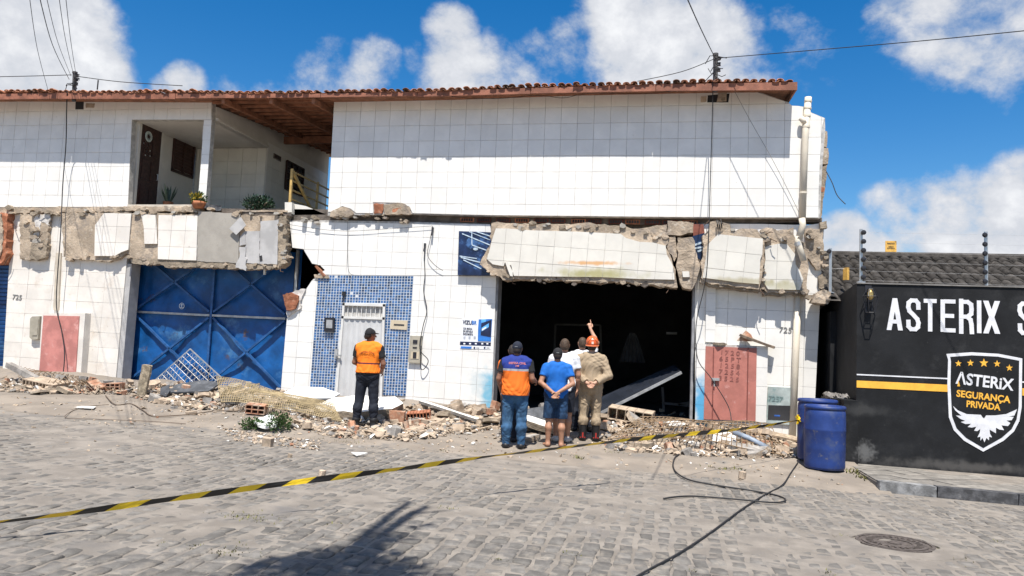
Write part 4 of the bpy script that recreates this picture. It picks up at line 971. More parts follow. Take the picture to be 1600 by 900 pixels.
# the gap torn open beside the mosaic and the brick end beneath it
pr(shop, 'torn_brick', [(441, 461), (455, 457), (466, 462), (463, 478), (455, 485), (447, 484)], 14.9, .25, BRK, .015, 2, .012, .05)
pr(shop, 'torn_plaster', [(455, 457), (470, 452), (478, 452), (470, 470), (470, 482), (449, 495), (447, 486), (456, 484), (464, 477), (466, 462)], 14.95, .2, M('pale_mortar', (.55, .52, .49), .9), .012, 2, .01, .05)
pr(shop, 'torn_plaster', [(490, 429), (512, 430), (514, 435), (491, 434)], 14.95, .2, PLA, .01, 1, .006, .05)
c = MB(); c.bar(P(495, 415, 15.05), P(508, 432, 14.98), .09, .05); c.build('hanging_batten', RAF, shop)
# metal door in the mosaic
DPX = [(536, 473), (603, 475), (597.5, 634), (523, 631)]; dq = PP(DPX, YL-.03)
DW = M('door_grey_paint', (.5, .5, .5), .45, .06, 3, layers=(((.4, .39, .37), 5, .58, .8),)); DFR = M('door_frame_paint', (.6, .59, .57), .5, .06, 4)
def dl(u, v):
    a, b, d, e = (Vector(q) for q in (dq[3], dq[2], dq[1], dq[0])); p = (a*(1-u)+b*u)*(1-v)+(e*(1-u)+d*u)*v; return p
def dbar(u0, v0, u1, v1, w, Y, d=.05):
    a, b = dl(u0, v0), dl(u1, v1); c = MB(); c.bar((a.x, Y, a.y), (b.x, Y, b.y), w, d, up=(0, 1, 0)); return c
df = MB().prism([tuple(dl(0, 0)), tuple(dl(1, 0)), tuple(dl(1, 1)), tuple(dl(0, 1))], YL+.005, .02).build('metal_door', DRK, shop)
for a in ((.03, 0, .03, 1), (.97, 0, .97, 1), (0, .985, 1, .985), (.0, .855, 1, .855)): dbar(*a, .05, YL-.03, .07).build('door_frame', DFR, df)
for k in range(8): dbar(.13+k*.106, .86, .13+k*.106, .98, .014, YL-.03, .014).build('grille_bar', DFR, df)
c = MB(); nn = 90
for i in range(nn+1):
    u = .06+.88*i/nn; t = (i/nn*7) % 1; y = YL-.03-.028*(1-abs(math.sin(t*math.pi))**.6)
    for v in (0.0, .84): p = dl(u, v); c.v.append((p.x, y, p.y))
c.f = [(2*i, 2*i+2, 2*i+3, 2*i+1) for i in range(nn)]; c.m = [0]*nn; c.build('corrugated_sheet', DW, df, True)
q = P(525.5, 553, YL-.08); c = MB(); c.box(q, (.06, .04, .2)); c.box(q+Vector((.06, -.03, -.03)), (.12, .03, .03)); c.build('door_lock', STE, df)
# intercom, letter slot, breaker panel
c = MB(); c.prism(PP([(507, 496), (522, 496.5), (521, 519), (506, 518)], YL-.08), YL-.08, .07); ic = c.build('intercom', M('black_plastic', (.02, .02, .025), .45), shop)
c = MB(); c.prism(PP([(510, 499.5), (519.5, 500), (519, 513), (509.5, 512.5)], YL-.09), YL-.092, .015); c.build('intercom_face', STE, ic)
SLT = M('slot_plate', (.52, .44, .32), .5, .05, 5)
c = MB(); c.prism(PP([(611, 500), (637, 501), (635.5, 515.5), (609.5, 514)], YL-.03), YL-.035, .02); ls = c.build('letter_slot', SLT, shop)
c = MB(); c.bar(P(615.5, 507.2, YL-.037), P(631.5, 508, YL-.037), .03, .006, up=(0, 1, 0)); c.build('slot', DRK, ls)
c = MB(); c.prism(PP([(641, 524.5), (659.5, 525), (657, 567.5), (637.5, 566)], YL-.07), YL-.075, .06); bp = c.build('breaker_panel', GBX, shop)
for pts, m_ in (([(645.5, 531), (652.5, 531.3), (652, 537), (645, 536.7)], PLB), ([(645, 542), (651.5, 542.2), (651.3, 544), (644.8, 543.8)], PLB), ([(642.5, 549.5), (655, 550), (654, 561), (641.5, 560.5)], SLT), ([(645.5, 550), (651, 550.2), (650.5, 560), (645, 559.8)], PLB)):
    c = MB(); c.prism(PP(pts, YL-.08), YL-.082-.004*(m_ is PLB), .01); c.build('breaker', m_, bp)
c = MB(); c.box(P(537.5, 459, YL-.05), (.07, .06, .09)); c.tube([P(537.5, 462, YL-.05), P(536, 469, YL-.07)], .015, 6); c.build('wall_spotlight', PLB, shop)

# --- right part of the shop: wall, cabinets, pipe
RW = [(1086, 350), (1190, 350), (1262, 352), (1288, 348), (1284, 410), (1282, 450), (1270, 694), (1086, 664)]
TR = M('white_right_tile', (.74, .72, .685), .32, .05, 2, .05, 30, orand=.03, layers=(((.58, .55, .5), 2, .55, .88), ((.42, .39, .34), 12, .67, .82)))
spot(TR, P(1096, 632, YL-.05), (.2, .6, .6), (.06, .32, .55), .95, 4, .35)
rw = pr(shop, 'right_wall', RW, YL, .16, GRP)
tiles(shop, rw, PP(RW, YL), YL, P2(1166, 512, YL), mat=TR, tilt=-.012, size=(.345, .345))
pz = pr(shop, 'pilaster', [(1104, 440), (1118.5, 441), (1117, 535), (1102, 534)], YL-.06, .06, GRP); tiles(shop, pz, PP([(1104, 440), (1118.5, 441), (1117, 535), (1102, 534)], YL-.06), YL-.06, P2(1118, 487, YL-.06), mat=TR, size=(.33, .345))
BRV = M('doorway_blue_edge', (.05, .2, .36), .6, .2, 4, layers=(((.5, .5, .5), 3, .6, .8),))
c = MB(); c.box((P(1086, 500, YL).x-.03, YL+.2, 1.7), (.05, .4, 2.9)); c.build('doorway_edge', M('doorway_edge_grey', (.25, .25, .26), .7, .2, 5), shop)
c = MB(); c.box((P(773, 500, YL).x+.012, YL+.2, 1.75), (.05, .36, 2.6)); c.build('doorway_edge', M('doorway_edge_grey', (.25, .25, .26), .7), shop)
c = MB(); c.prism(PP([(1089, 537), (1200, 541), (1197, 664), (1086, 660)], YL-.12), YL-.12, .12); cb = c.build('meter_cabinet', GRP, shop)
tiles(shop, cb, PP([(1089, 537), (1103, 538), (1100, 656), (1086, 656)], YL-.12), YL-.12, P2(1103, 575, YL-.12), mat=TR, size=(.34, .345)); tiles(shop, cb, PP([(1182.5, 541), (1200, 541), (1197, 660), (1180, 660)], YL-.12), YL-.12, P2(1200, 575, YL-.12), mat=TR, size=(.34, .345))
c = MB(); c.prism(PP([(1102.5, 541), (1182.5, 544), (1180.5, 658), (1099.5, 655)], YL-.14), YL-.145, .03); cdr = c.build('cabinet_door', PN2, cb)
for x in (1115, 1169):
    c = MB(); c.bar(P(x, 543, YL-.15), P(x-2, 656, YL-.15), .018, .02); c.build('door_seam', M('seam_red', (.2, .06, .05), .7), cdr)
c = MB(); c.bar(P(1112, 592.5, YL-.17), P(1124, 592.8, YL-.17), .05); c.bar(P(1116, 592.5, YL-.17), P(1116, 604, YL-.17), .02); c.build('latch', STE, cdr)
CH = M('chalk_print', (.26, .095, .08), .9)
p = P(1140, 572, YL-.149); text('lettering', 'I 7 2 0\n6 5 P T\n1 2 5 8\n7 2 5 4\n3 5 2 5', cdr, CH, front(p, 0, -.04), .12, .002, 1.1, .002)
c = MB(); c.prism(PP([(1200, 604), (1241, 606), (1238.5, 664), (1197, 661)], YL-.05), YL-.05, .06); wb = c.build('water_meter_box', M('water_box_paint', (.36, .41, .4), .7, .15, 5, layers=(((.16, .25, .25), 4, .5, .7), ((.5, .48, .42), 7, .6, .8))), shop)
c = MB(); c.prism(PP([(1200.5, 633), (1235.5, 634), (1234, 657), (1199.5, 655.5)], YL-.054), YL-.056, .02); c.build('meter_opening', DRK, wb)
text('lettering', '7257', wb, M('faded_green', (.16, .22, .22), .8), front(P(1212, 624, YL-.053), 0, -.04), .13, .002, 1, .002)
for i, (px, m_, r) in enumerate(((1207, DFR, .025), (1214, M('meter_blue', (.03, .1, .35), .4), .04), (1221, DFR, .03), (1226, M('meter_orange', (.5, .18, .06), .5), .032))):
    q = P(px, 649.5, YL-.035); c = MB(); c.lathe((0, 0, 0), [(0, -.05), (r, -.05), (r, .05), (0, .05)], 10); c.v = [(v[2]+q.x, v[0]*.6+q.y, v[1]+q.z) for v in c.v]; c.build('pipe_fitting', m_, wb)
text('house_number', '725P', shop, M('number_grey', (.2, .195, .19), .6), front(P(1231, 516.5, YL-.016), 0, -.05), .15, .006, 1.05, .0)
# the drain pipe: standing top, broken elbow, lower run
pp_ = MB().tube([P(1263, 152, YR-.08), P(1258, 215, YR-.08), P(1253.5, 345, YR-.08)], .062, 14).build('drain_pipe', PVC, shop, True)
for y, x in ((157, 1262.7), (168, 1262), (180, 1261), (197, 1259.8), (300, 1255)):
    c = MB(); a, b = P(x, y, YR-.08), P(x-.1, y+2.6, YR-.08); c.tube([a, b], .069, 14); c.build('pipe_collar', PVC, pp_)
c = MB(); c.tube([P(1259, 193, YR-.09), P(1251, 184, YR-.12)], .052, 12); c.build('pipe_branch', PVC, pp_, True)
for pts, r in (([(1253, 341), (1254.5, 352), (1247.5, 374)], .058), ([(1248, 370), (1246.5, 377), (1249, 386), (1256, 408)], .056)):
    c = MB(); c.tube([P(a, b, 14.5) for a, b in pts], r, 12); c.build('broken_elbow', PVC, pp_, True)
c = MB(); c.tube([P(1245.8, 380, 14.5)+Vector((0, 0, .02)), P(1247.6, 384, 14.5)], .061, 12); c.build('tape_wrap', STE, pp_)
c = MB(); c.tube([P(1247.5, 452, YL-.08), P(1243, 560, YL-.08), P(1238, 690, YL-.08)], .062, 14); c.build('lower_pipe', PVC, pp_, True)
# --- beams broken off over the shop
def chunk(name, pts, Y, d, treg=None, org=None, tilt=0, mat=PLA, tm=TB, size=(.325, .325), rough=.016, jg=.012, cuts=2):
    o = pr(shop, name, pts, Y, d, mat, rough, cuts, jg, .09)
    if treg:
        b = patch(shop, o, 'tile_bed', treg, Y-.02, GRT, .03, .002, .1); tiles(shop, b, PP(treg, Y-.02), Y-.02, P2(*org, Y-.02), mat=tm, tilt=tilt, size=size, joint=.006)
    return o
TBS = M('stained_beam_tile', (.66, .63, .57), .32, .05, 2.2, .05, 30, orand=.04, layers=(((.55, .5, .44), 6, .6, .85),))
spot(TBS, P(925, 428, 14.7), (1.0, 1, .14), (.3, .27, .06), .75, 5, .2); spot(TBS, P(925, 411, 14.7), (.72, 1, .05), (.62, .3, .08), .8, 7, .2); spot(TBS, P(925, 438, 14.7), (2, 1, .045), (.2, .16, .1), .7, 9, .2)
chunk('beam_fragment', [(768, 349), (776, 346), (800, 349), (870, 350), (945, 350), (1000, 357), (1042, 351), (1044, 380), (1040, 386), (1056, 420), (1058, 449), (1040, 447), (980, 440), (920, 441), (860, 437), (800, 436), (787, 438), (782, 432), (765, 425), (750, 413), (752, 405), (765, 385)], 14.72, .4,
      [(775, 357), (791, 357), (830, 360), (900, 362), (970, 365.5), (978, 372), (1000, 378), (1020, 379), (1040, 384), (1042, 398), (1050, 412), (1053, 422), (1054, 437), (1000, 436), (940, 433), (860, 432), (803, 431), (799, 415), (789, 410), (787, 416), (770, 413), (760, 404), (764, 395), (769, 375)], (945, 391), -.05, tm=TBS, size=(.327, .345))
patch(shop, shop, 'tile_chip', [(789, 409), (793, 408), (801, 424), (801, 432), (797, 431)], 14.66, TB, .03, .002)
chunk('beam_fragment', [(1043, 345), (1058, 346), (1083, 349), (1083, 363), (1062, 369), (1043, 366)], 14.72, .35, mat=PLA)
chunk('beam_fragment', [(1041, 371), (1056, 369), (1058, 385), (1058, 402), (1054, 408), (1050, 398), (1041, 384)], 14.74, .3)
chunk('beam_fragment', [(1059, 370), (1081, 370), (1086, 390), (1093, 420), (1090, 436), (1081, 452), (1067, 450), (1060, 432), (1057, 415), (1059, 395)], 14.7, .35, [(1066, 424), (1077, 424), (1078, 433), (1067, 433)], (1077, 424), -.05, mat=PLA)
chunk('beam_fragment', [(1098, 368), (1107, 360), (1110, 347), (1122, 345), (1140, 350), (1143, 361), (1160, 357), (1184, 360), (1193, 373), (1194, 410), (1189, 440), (1186, 452), (1150, 449), (1105, 441), (1095, 434), (1099, 400)], 14.66, .4,
      [(1109, 379), (1122, 366), (1192, 373), (1191, 398), (1188, 405), (1186, 444), (1150, 441), (1130, 438), (1098, 434), (1102, 410), (1105, 385)], (1135, 393), -.09, tm=TB, size=(.345, .345))
chunk('beam_fragment', [(1190, 358), (1240, 356), (1243, 372), (1258, 380), (1262, 410), (1261, 456), (1225, 458), (1200, 457), (1188, 448), (1192, 420), (1190, 385)], 14.76, .3,
      [(1195, 386), (1215, 381), (1230, 382), (1242, 397), (1243, 413), (1250, 424), (1255, 436), (1250, 453), (1200, 452), (1193, 441), (1193, 425), (1196, 405)], (1214, 408), -.01, tm=TB, size=(.345, .34))
spot(TB, P(1160, 440, 14.66), (.9, 1, .09), (.32, .27, .13), .6, 8, .2); spot(TB, P(1222, 446, 14.7), (.45, 1, .12), (.36, .33, .18), .6, 8, .2)
chunk('beam_fragment', [(1100, 440), (1130, 442), (1190, 450), (1186, 456), (1150, 452), (1108, 447)], 14.72, .3, mat=CBE)
chunk('beam_fragment', [(1192, 455), (1262, 456), (1262, 462), (1194, 462)], 14.8, .3, mat=CBE)
chunk('corner_plaster', [(1258, 358), (1285, 356), (1288, 390), (1291, 418), (1276, 421), (1264, 405), (1258, 400)], 14.92, .1)
chunk('corner_plaster', [(1278, 432), (1288, 425), (1293, 440), (1290, 455), (1280, 450)], 14.9, .2, mat=CBE)
chunk('corner_chunk', [(1276, 458), (1288, 452), (1298, 456), (1298, 470), (1294, 475), (1270, 472)], 14.5, .4, mat=PLA, rough=.02)
chunk('corner_plaster', [(1281, 347), (1291, 345), (1292, 356), (1281, 357)], 14.9, .15, mat=CBE)
for i, (x, y) in enumerate(((1121, 350), (1124, 351), (1127, 349))):
    c = MB(); c.tube([P(x-1, y-6, 14.6), P(x, y, 14.55), P(x+1, y+8, 14.6)], .012, 6); c.build('torn_wire', WIRE, shop)
c = MB(); c.prism(PP([(1083, 350), (1099, 350), (1101, 364), (1083, 369)], 14.95), 14.95, .1); c.build('torn_brick', M('dark_brick', (.2, .07, .05), .9, .2, 9), shop)
# blue banner boxes
BN = M('banner_print', (.012, .025, .075), .3, .4, 3, layers=(((.06, .14, .32), 4, .52, .66), ((.4, .5, .6), 11, .66, .74))); BNL = M('banner_light', (.45, .55, .65), .35, .2, 20)
sgn = thing('banner_sign', 'dark blue printed banner box partly behind the hanging beam', 'sign', P(740, 395, YL))
c = MB(); c.prism(PP([(717, 361), (769, 363), (768, 431), (715, 429.5)], YL-.1), YL-.1, .085); c.build('banner', BN, sgn)
for k, (a, b, w) in enumerate((((737, 362), (737.5, 383), .02), ((738, 383), (760, 391), .02), ((722, 365), (766, 383), .02), ((733, 362), (766, 375), .014), ((720, 402), (750, 410), .025), ((724, 406), (752, 420), .02), ((718, 400), (745, 404), .02), ((745, 362), (766, 369), .02))):
    c = MB(); c.bar(P(*a, YL-.104-.001*k), P(*b, YL-.104-.001*k), w, .004, up=(0, 1, 0)); c.build('banner_streak', BNL, sgn)
c = MB(); c.lathe((0, 0, 0), [(0, 0), (1, 0), (1, .01), (0, .01)], 16); q = P(743, 389, YL-.112); c.v = [(v[0]*.05+q.x, v[2]+q.y, v[1]*.028+q.z) for v in c.v]; c.build('banner_spot', BNL, sgn)
sgn = thing('banner_sign', 'small torn piece of blue banner between the cracked beam pieces', 'sign', P(1090, 385, 14.9))
c = MB(); c.prism(PP([(1082, 369), (1101, 364), (1099, 395), (1096, 408), (1090, 403)], 14.92), 14.92, .06); c.build('banner', BN, sgn)
for a, b in (((1085, 383), (1099, 378)), ((1086, 388), (1099, 386)), ((1090, 393), (1098, 390))):
    c = MB(); c.bar(P(*a, 14.915), P(*b, 14.915), .035, .004, up=(0, 1, 0)); c.build('banner_streak', BNL, sgn)
# printed poster
PW = M('poster_white', (.74, .75, .77), .5, .03, 4); PB = M('poster_blue', (.03, .16, .5), .5, .1, 4); PD = M('poster_navy', (.01, .018, .06), .5, .3, 6); PLB2 = M('poster_light_blue', (.1, .36, .75), .5, .2, 9)
po = thing('poster', 'white and blue printed advertising poster on the tiled wall', 'poster', P(743, 520, YL))
def pq(pts, off, name, m_):
    c = MB(); c.prism(PP(pts, YL-.018-off), YL-.018-off, .004+off*.5); return c.build(name, m_, po)
pq([(722, 496.5), (769, 498), (766.5, 546), (718.5, 544.5)], 0, 'sheet', PW)
pq([(748, 499), (769, 498.3), (767, 534), (746.5, 533.5), (747, 512)], .002, 'printed_panel', PB)
pq([(752, 499), (760, 498.5), (758, 505), (752, 507)], .0034, 'printed_panel', PLB2)
pq([(752, 505), (768, 499.5), (767, 527), (751, 524)], .004, 'printed_panel', PD)
pq([(752.5, 512), (764, 505), (763.5, 511), (752.5, 518)], .006, 'printed_panel', PLB2); pq([(753, 514), (760, 510), (759.5, 513), (753, 517)], .0075, 'printed_panel', PW)
pq([(748, 527), (766.5, 528.5), (766.3, 533.3), (747.5, 532.8)], .006, 'printed_panel', M('poster_mid_blue', (.03, .2, .62), .5))
pq([(719, 533.5), (767, 535), (766.7, 540.5), (718.5, 539)], .004, 'printed_band', PD)
pq([(720, 541), (737, 541.5), (736.5, 545), (719.6, 544.4)], .003, 'printed_panel', PB)
for x in (740, 756): pq([(x, 542), (x+2.6, 542), (x+2.4, 545), (x, 545)], .003, 'printed_panel', PD); pq([(x+4, 543), (x+9, 543.2), (x+9, 544.2), (x+4, 544)], .003, 'printed_panel', CGR)
for x in (724, 733, 742, 752, 760): pq([(x, 535.8), (x+3, 535.9), (x+3, 538.2), (x, 538.1)], .006, 'printed_icon', PW)
for x in (724, 732, 740): pq([(x, 525.5), (x+3.4, 525.6), (x+3.3, 530), (x, 529.9)], .003, 'printed_icon', M('poster_grey', (.35, .37, .42), .6))
def ptext(s, px, py, h, m_, sx=1, bold=.0, name='lettering'): return text(name, s, po, m_, front(P(px, py, YL-.0235), 0, -.04), h/FPX*15.3*1.36, .0015, sx, bold, 'LEFT')
ptext('VIZU', 723, 503.5, 6.3, PD, .78, .003); ptext('BR', 737, 504.2, 6.3, PB, .78, .003)
ptext('SUA MARCA', 724, 513, 3.2, PD, .6, .001); ptext('EM DESTAQUE', 723.6, 517.4, 3.2, PD, .55, .001); ptext('ONDE IMPORTA', 723.2, 521.8, 3.2, PD, .52, .001)
# fallen door panel, pale cloth and a lamp inside the dark room
FD = M('fallen_panel', (.03, .034, .045), .22, .2, 3, spec=.6); 
fp = thing('fallen_shutter', 'dark metal shutter panel fallen aslant out of the open garage', 'shutter', P(980, 640, 15.4))
a, b, d = P(932, 650, 14.7), P(1065, 583, 15.3), P(985, 600, 17.2)
a2 = a+Vector((-.12, .75, .22)); b2 = b+Vector((-.12, .75, .12))
nrm = (b-a).cross(a2-a).normalized()*.03
c = MB(); c.add([a, b, b2, a2, a+nrm, b+nrm, b2+nrm, a2+nrm], [(0, 3, 2, 1), (4, 5, 6, 7), (0, 1, 5, 4), (1, 2, 6, 5), (2, 3, 7, 6), (3, 0, 4, 7)]); c.build('panel', FD, fp)
c = MB(); c.bar(a+nrm*.5-Vector((0, .03, 0)), b+nrm*.5-Vector((0, .03, 0)), .035, .05); c.build('edge_rail', STE, fp)
for k in range(9):
    t = (k+.5)/9; c = MB(); c.bar(a.lerp(a2, t)+nrm*1.05, b.lerp(b2, t)+nrm*1.05, .05, .02); c.build('shutter_slat', FD, fp)
cl = MB(); nu = 24; q = P(988, 520, 18.6); q2 = P(988, 566, 18.6); 
for i in range(nu+1):
    for j in range(9):
        t = j/8; w = .07+.24*t**.8; x = (i/nu-.5)*2*w; cl.v.append((q.x+x+.02*t, 18.6+.035*math.sin(i*1.5)*t, q.z+(q2.z-q.z)*t))
cl.f = [(i*9+j, (i+1)*9+j, (i+1)*9+j+1, i*9+j+1) for i in range(nu) for j in range(8)]; cl.m = [0]*len(cl.f)
tag(cl.build('hanging_cloth', M('dimmed_cloth', (.04, .04, .042), .9), None, True), 'pale cloth, coloured dark for the gloom, hanging in the room behind the open garage', 'cloth')  # the room's gloom is put into the cloth's near-black colour
c = MB(); a, b = P(1041, 520.5, 19), P(1058, 520.8, 19); c.tube([a, b], .03, 8); o = c.build('shelf_rail', STE, shop)

spot(BLK, P(1352, 706, YW), (.2, .3, .2), (.14, .14, .14), .8, 16, .1); spot(BLK, P(1345, 640, YW), (.5, .3, .12), (.05, .05, .05), .7, 7, .1); spot(BLK, P(1500, 728, YW), (1.6, .3, .1), (.09, .085, .08), .7, 8, .1)
# faint frames of a door at the back of the dark room
c = MB(); FRM = M('inner_frame', (.12, .115, .11), .8)
for a, b in (((868, 507), (938, 508)), ((938, 508), (940, 566)), ((868, 507), (866, 560))): c.bar(P(*a, 20.5), P(*b, 20.5), .05)
c.build('inner_door_frame', FRM, shop)
c = MB()
for a, b in (((1035, 605), (1037, 640)), ((1037, 630), (1082, 634)), ((1060, 632), (1083, 628))): c.bar(P(*a, 17), P(*b, 17), .05)
c.build('inner_rail', FRM, shop)
# chips of mortar and snapped rods along the torn edges
def chips(th, edge, Y, n, mats, smin=3, smax=8):
    for _ in range(n):
        i = random.randrange(len(edge)-1); t = random.random(); x = edge[i][0]+(edge[i+1][0]-edge[i][0])*t+random.gauss(0, 2); y = edge[i][1]+(edge[i+1][1]-edge[i][1])*t+random.gauss(0, 2.5); k = random.randint(5, 7); s = random.uniform(smin, smax)
        pts = [(x+math.cos(a*6.283/k+.3)*s*random.uniform(.6, 1.2), y+math.sin(a*6.283/k+.3)*s*random.uniform(.35, .8)) for a in range(k)]
        pr(th, 'mortar_chip', pts, Y-random.uniform(.0, .05), .12, random.choice(mats), .012, 1, .004, .05)
CM = [PLA, CBE, MOR, PLA]
chips(shop, [(775, 351), (870, 353), (945, 354), (1000, 362), (1040, 368)], 14.72, 26, CM, 2.5, 7); chips(shop, [(762, 422), (800, 434), (920, 440), (1040, 446)], 14.73, 26, [CBE, PLA, SOF], 2.5, 7); chips(shop, [(1100, 440), (1185, 451), (1262, 458)], 14.72, 16, [CBE, PLA, SOF], 2.5, 7)
chips(shop, [(1110, 352), (1140, 358), (1190, 366), (1200, 372), (1245, 372), (1258, 384)], 14.7, 16, CM, 3, 7); chips(shop, [(1190, 380), (1193, 440)], 14.72, 7, CM, 2.5, 5); chips(shop, [(452, 344), (515, 341), (560, 339), (640, 342)], 14.93, 22, CM, 2, 5); chips(shop, [(1262, 360), (1290, 400), (1290, 450)], 14.86, 9, CM, 3, 6)
chips(house, [(0, 329), (95, 332), (200, 330), (312, 331), (440, 336)], 14.87, 34, CM, 2.5, 6); chips(house, [(100, 403), (200, 400), (250, 413), (330, 416), (440, 414)], 14.87, 24, [CBE, PLA], 2.5, 6); chips(house, [(436, 340), (447, 380), (444, 412)], 14.86, 10, [CBE, PLA, MOR], 3, 6); chips(house, [(40, 345), (72, 400)], 14.88, 8, CM, 3, 7)
ROD = M('rusty_rod', (.1, .06, .04), .8, .3, 20)
for px, py, dx, dz, Y, th in ((800, 436, 6, -8, 14.8, shop), (1046, 449, -5, -9, 14.8, shop), (1100, 352, 8, 7, 14.6, shop), (1130, 350, -6, 9, 14.6, shop), (1196, 366, 12, 3, 14.65, shop), (1205, 374, 9, -4, 14.65, shop), (1186, 452, 8, -8, 14.75, shop), (446, 350, 7, -5, 14.85, house), (447, 400, 6, -9, 14.85, house), (438, 418, 5, -7, 14.9, house), (240, 410, -4, -7, 14.85, house), (60, 340, 9, 8, 14.86, house), (58, 375, 8, 10, 14.86, house), (20, 345, 6, -16, 14.9, house), (16, 400, -9, -14, 14.85, house)):
    c = MB(); a = P(px, py, Y); b = P(px+dx, py-dz, Y-random.uniform(0, .12)); c.tube([a, a.lerp(b, .5)+Vector((random.gauss(0, .02), -.02, random.gauss(0, .02))), b], .008, 5); c.build('snapped_rod', ROD, th)
# ================================================================== people
def surface_nets(f, lo, h):
    nx, ny, nz = f.shape; ins = f < 0
    cnt = np.zeros((nx-1, ny-1, nz-1), np.int8)
    for dx in (0, 1):
        for dy in (0, 1):
            for dz in (0, 1): cnt += ins[dx:nx-1+dx, dy:ny-1+dy, dz:nz-1+dz]
    act = (cnt > 0) & (cnt < 8); ci = np.argwhere(act); idx = -np.ones(act.shape, np.int64); idx[act] = np.arange(len(ci))
    acc = np.zeros((len(ci), 3)); num = np.zeros(len(ci))
    cor = [(a, b, c) for a in (0, 1) for b in (0, 1) for c in (0, 1)]
    for A in cor:
        for ax in range(3):
            if A[ax]: continue
            B = list(A); B[ax] = 1
            fa = f[ci[:, 0]+A[0], ci[:, 1]+A[1], ci[:, 2]+A[2]]; fb_ = f[ci[:, 0]+B[0], ci[:, 1]+B[1], ci[:, 2]+B[2]]
            m = (fa < 0) != (fb_ < 0); t = np.where(m, fa/(fa-fb_+1e-12*(fa == fb_)), 0)
            p = np.array(A, float)[None].repeat(len(ci), 0); p[:, ax] = t
            acc[m] += p[m]; num += m
    V = lo + (ci + acc/num[:, None])*h
    Fs = []
    for ax in range(3):
        o1, o2 = (ax+1) % 3, (ax+2) % 3
        sl = [slice(0, n) for n in f.shape]; sa = list(sl); sb = list(sl)
        sa[ax] = slice(0, f.shape[ax]-1); sb[ax] = slice(1, f.shape[ax])
        ch = np.argwhere(ins[tuple(sa)] != ins[tuple(sb)])
        ok = (ch[:, o1] > 0) & (ch[:, o2] > 0) & (ch[:, o1] < f.shape[o1]-1) & (ch[:, o2] < f.shape[o2]-1); ch = ch[ok]
        q = []
        for (a, b) in ((1, 1), (0, 1), (0, 0), (1, 0)):
            c = ch.copy(); c[:, o1] -= a; c[:, o2] -= b; q.append(idx[c[:, 0], c[:, 1], c[:, 2]])
        q = np.stack(q, -1); fl = ins[ch[:, 0], ch[:, 1], ch[:, 2]]; q[~fl] = q[~fl][:, ::-1]; Fs.append(q)
    return V, np.concatenate(Fs)
class Sdf:
    def __init__(s): s.p = []
    def cap(s, a, ra, b=None, rb=None, k=.02, sc=(1, 1, 1), clip=None):
        s.p.append((np.array(a, float), ra, np.array(b if b is not None else a, float), ra if rb is None else rb, k, np.array(sc, float), clip)); return s
    def mesh(s, name, mat, h, infl=0, fold=0, clips=(), foldscale=1, band=None, mats=None):
        lo = np.min([np.minimum(a, b)-max(ra, rb)*sc.max()-infl-.05 for a, ra, b, rb, k, sc, c in s.p], 0); hi = np.max([np.maximum(a, b)+max(ra, rb)*sc.max()+infl+.05 for a, ra, b, rb, k, sc, c in s.p], 0)
        n = np.ceil((hi-lo)/h).astype(int)+1; f = np.full(n, 1.0, np.float32); ax = [lo[i]+np.arange(n[i])*h for i in range(3)]
        for a, ra, b, rb, k, sc, cl in s.p:
            pad = max(ra, rb)*sc.max()+infl+k*1.5+2*h
            i0 = np.maximum(0, np.floor((np.minimum(a, b)-pad-lo)/h).astype(int)); i1 = np.minimum(n, np.ceil((np.maximum(a, b)+pad-lo)/h).astype(int)+1)
            X, Y, Z = np.meshgrid(*[ax[i][i0[i]:i1[i]] for i in range(3)], indexing='ij')
            px, py, pz = (X-a[0])/sc[0], (Y-a[1])/sc[1], (Z-a[2])/sc[2]; d = (b-a)/sc; L = d@d
            t = np.clip((px*d[0]+py*d[1]+pz*d[2])/L, 0, 1) if L > 1e-9 else np.zeros_like(px)
            r = (np.sqrt((px-d[0]*t)**2+(py-d[1]*t)**2+(pz-d[2]*t)**2) - (ra+(rb-ra)*t))*(sc.min()*.5+.5*np.median(sc)) - infl
            if cl is not None: r = np.maximum(r, (X-cl[0][0])*cl[1][0]+(Y-cl[0][1])*cl[1][1]+(Z-cl[0][2])*cl[1][2])
            S = f[i0[0]:i1[0], i0[1]:i1[1], i0[2]:i1[2]]; hh = np.clip(.5+.5*(S-r)/k, 0, 1); f[i0[0]:i1[0], i0[1]:i1[1], i0[2]:i1[2]] = S*(1-hh)+r*hh - k*hh*(1-hh)
        if fold or clips:
            X, Y, Z = np.meshgrid(*ax, indexing='ij')
            if fold:
                q = foldscale; w = .8*np.sin(X*11*q+Z*7*q+.6)+.8*np.sin(Y*13*q-Z*9*q)
                f += fold*1.5*(.62-1.0*np.abs(np.sin(Z*19*q+X*13*q+w*2.6))*.7 + np.sin(Z*31*q-X*37*q+Y*19+w*1.7+1.3)*.3 - (np.abs(np.sin(Z*36*q-X*29*q-Y*17+w*3))-.6)*.5)
            for pt, nn in clips: f = np.maximum(f, (X-pt[0])*nn[0]+(Y-pt[1])*nn[1]+(Z-pt[2])*nn[2])
        V, Fq = surface_nets(f, lo, h)
        me = bpy.data.meshes.new(name); me.vertices.add(len(V)); me.vertices.foreach_set('co', V.astype(np.float32).ravel())
        me.loops.add(len(Fq)*4); me.loops.foreach_set('vertex_index', Fq.astype(np.int32).ravel()); me.polygons.add(len(Fq)); me.polygons.foreach_set('loop_start', np.arange(len(Fq), dtype=np.int32)*4); me.polygons.foreach_set('loop_total', np.full(len(Fq), 4, np.int32))
        for m_ in (mats or [mat]): me.materials.append(m_)
        if band is not None:
            C_ = V[Fq].mean(1); me.polygons.foreach_set('material_index', band(C_).astype(np.int32))
        me.update(calc_edges=True); me.validate(); me.polygons.foreach_set('use_smooth', [True]*len(me.polygons)); return me
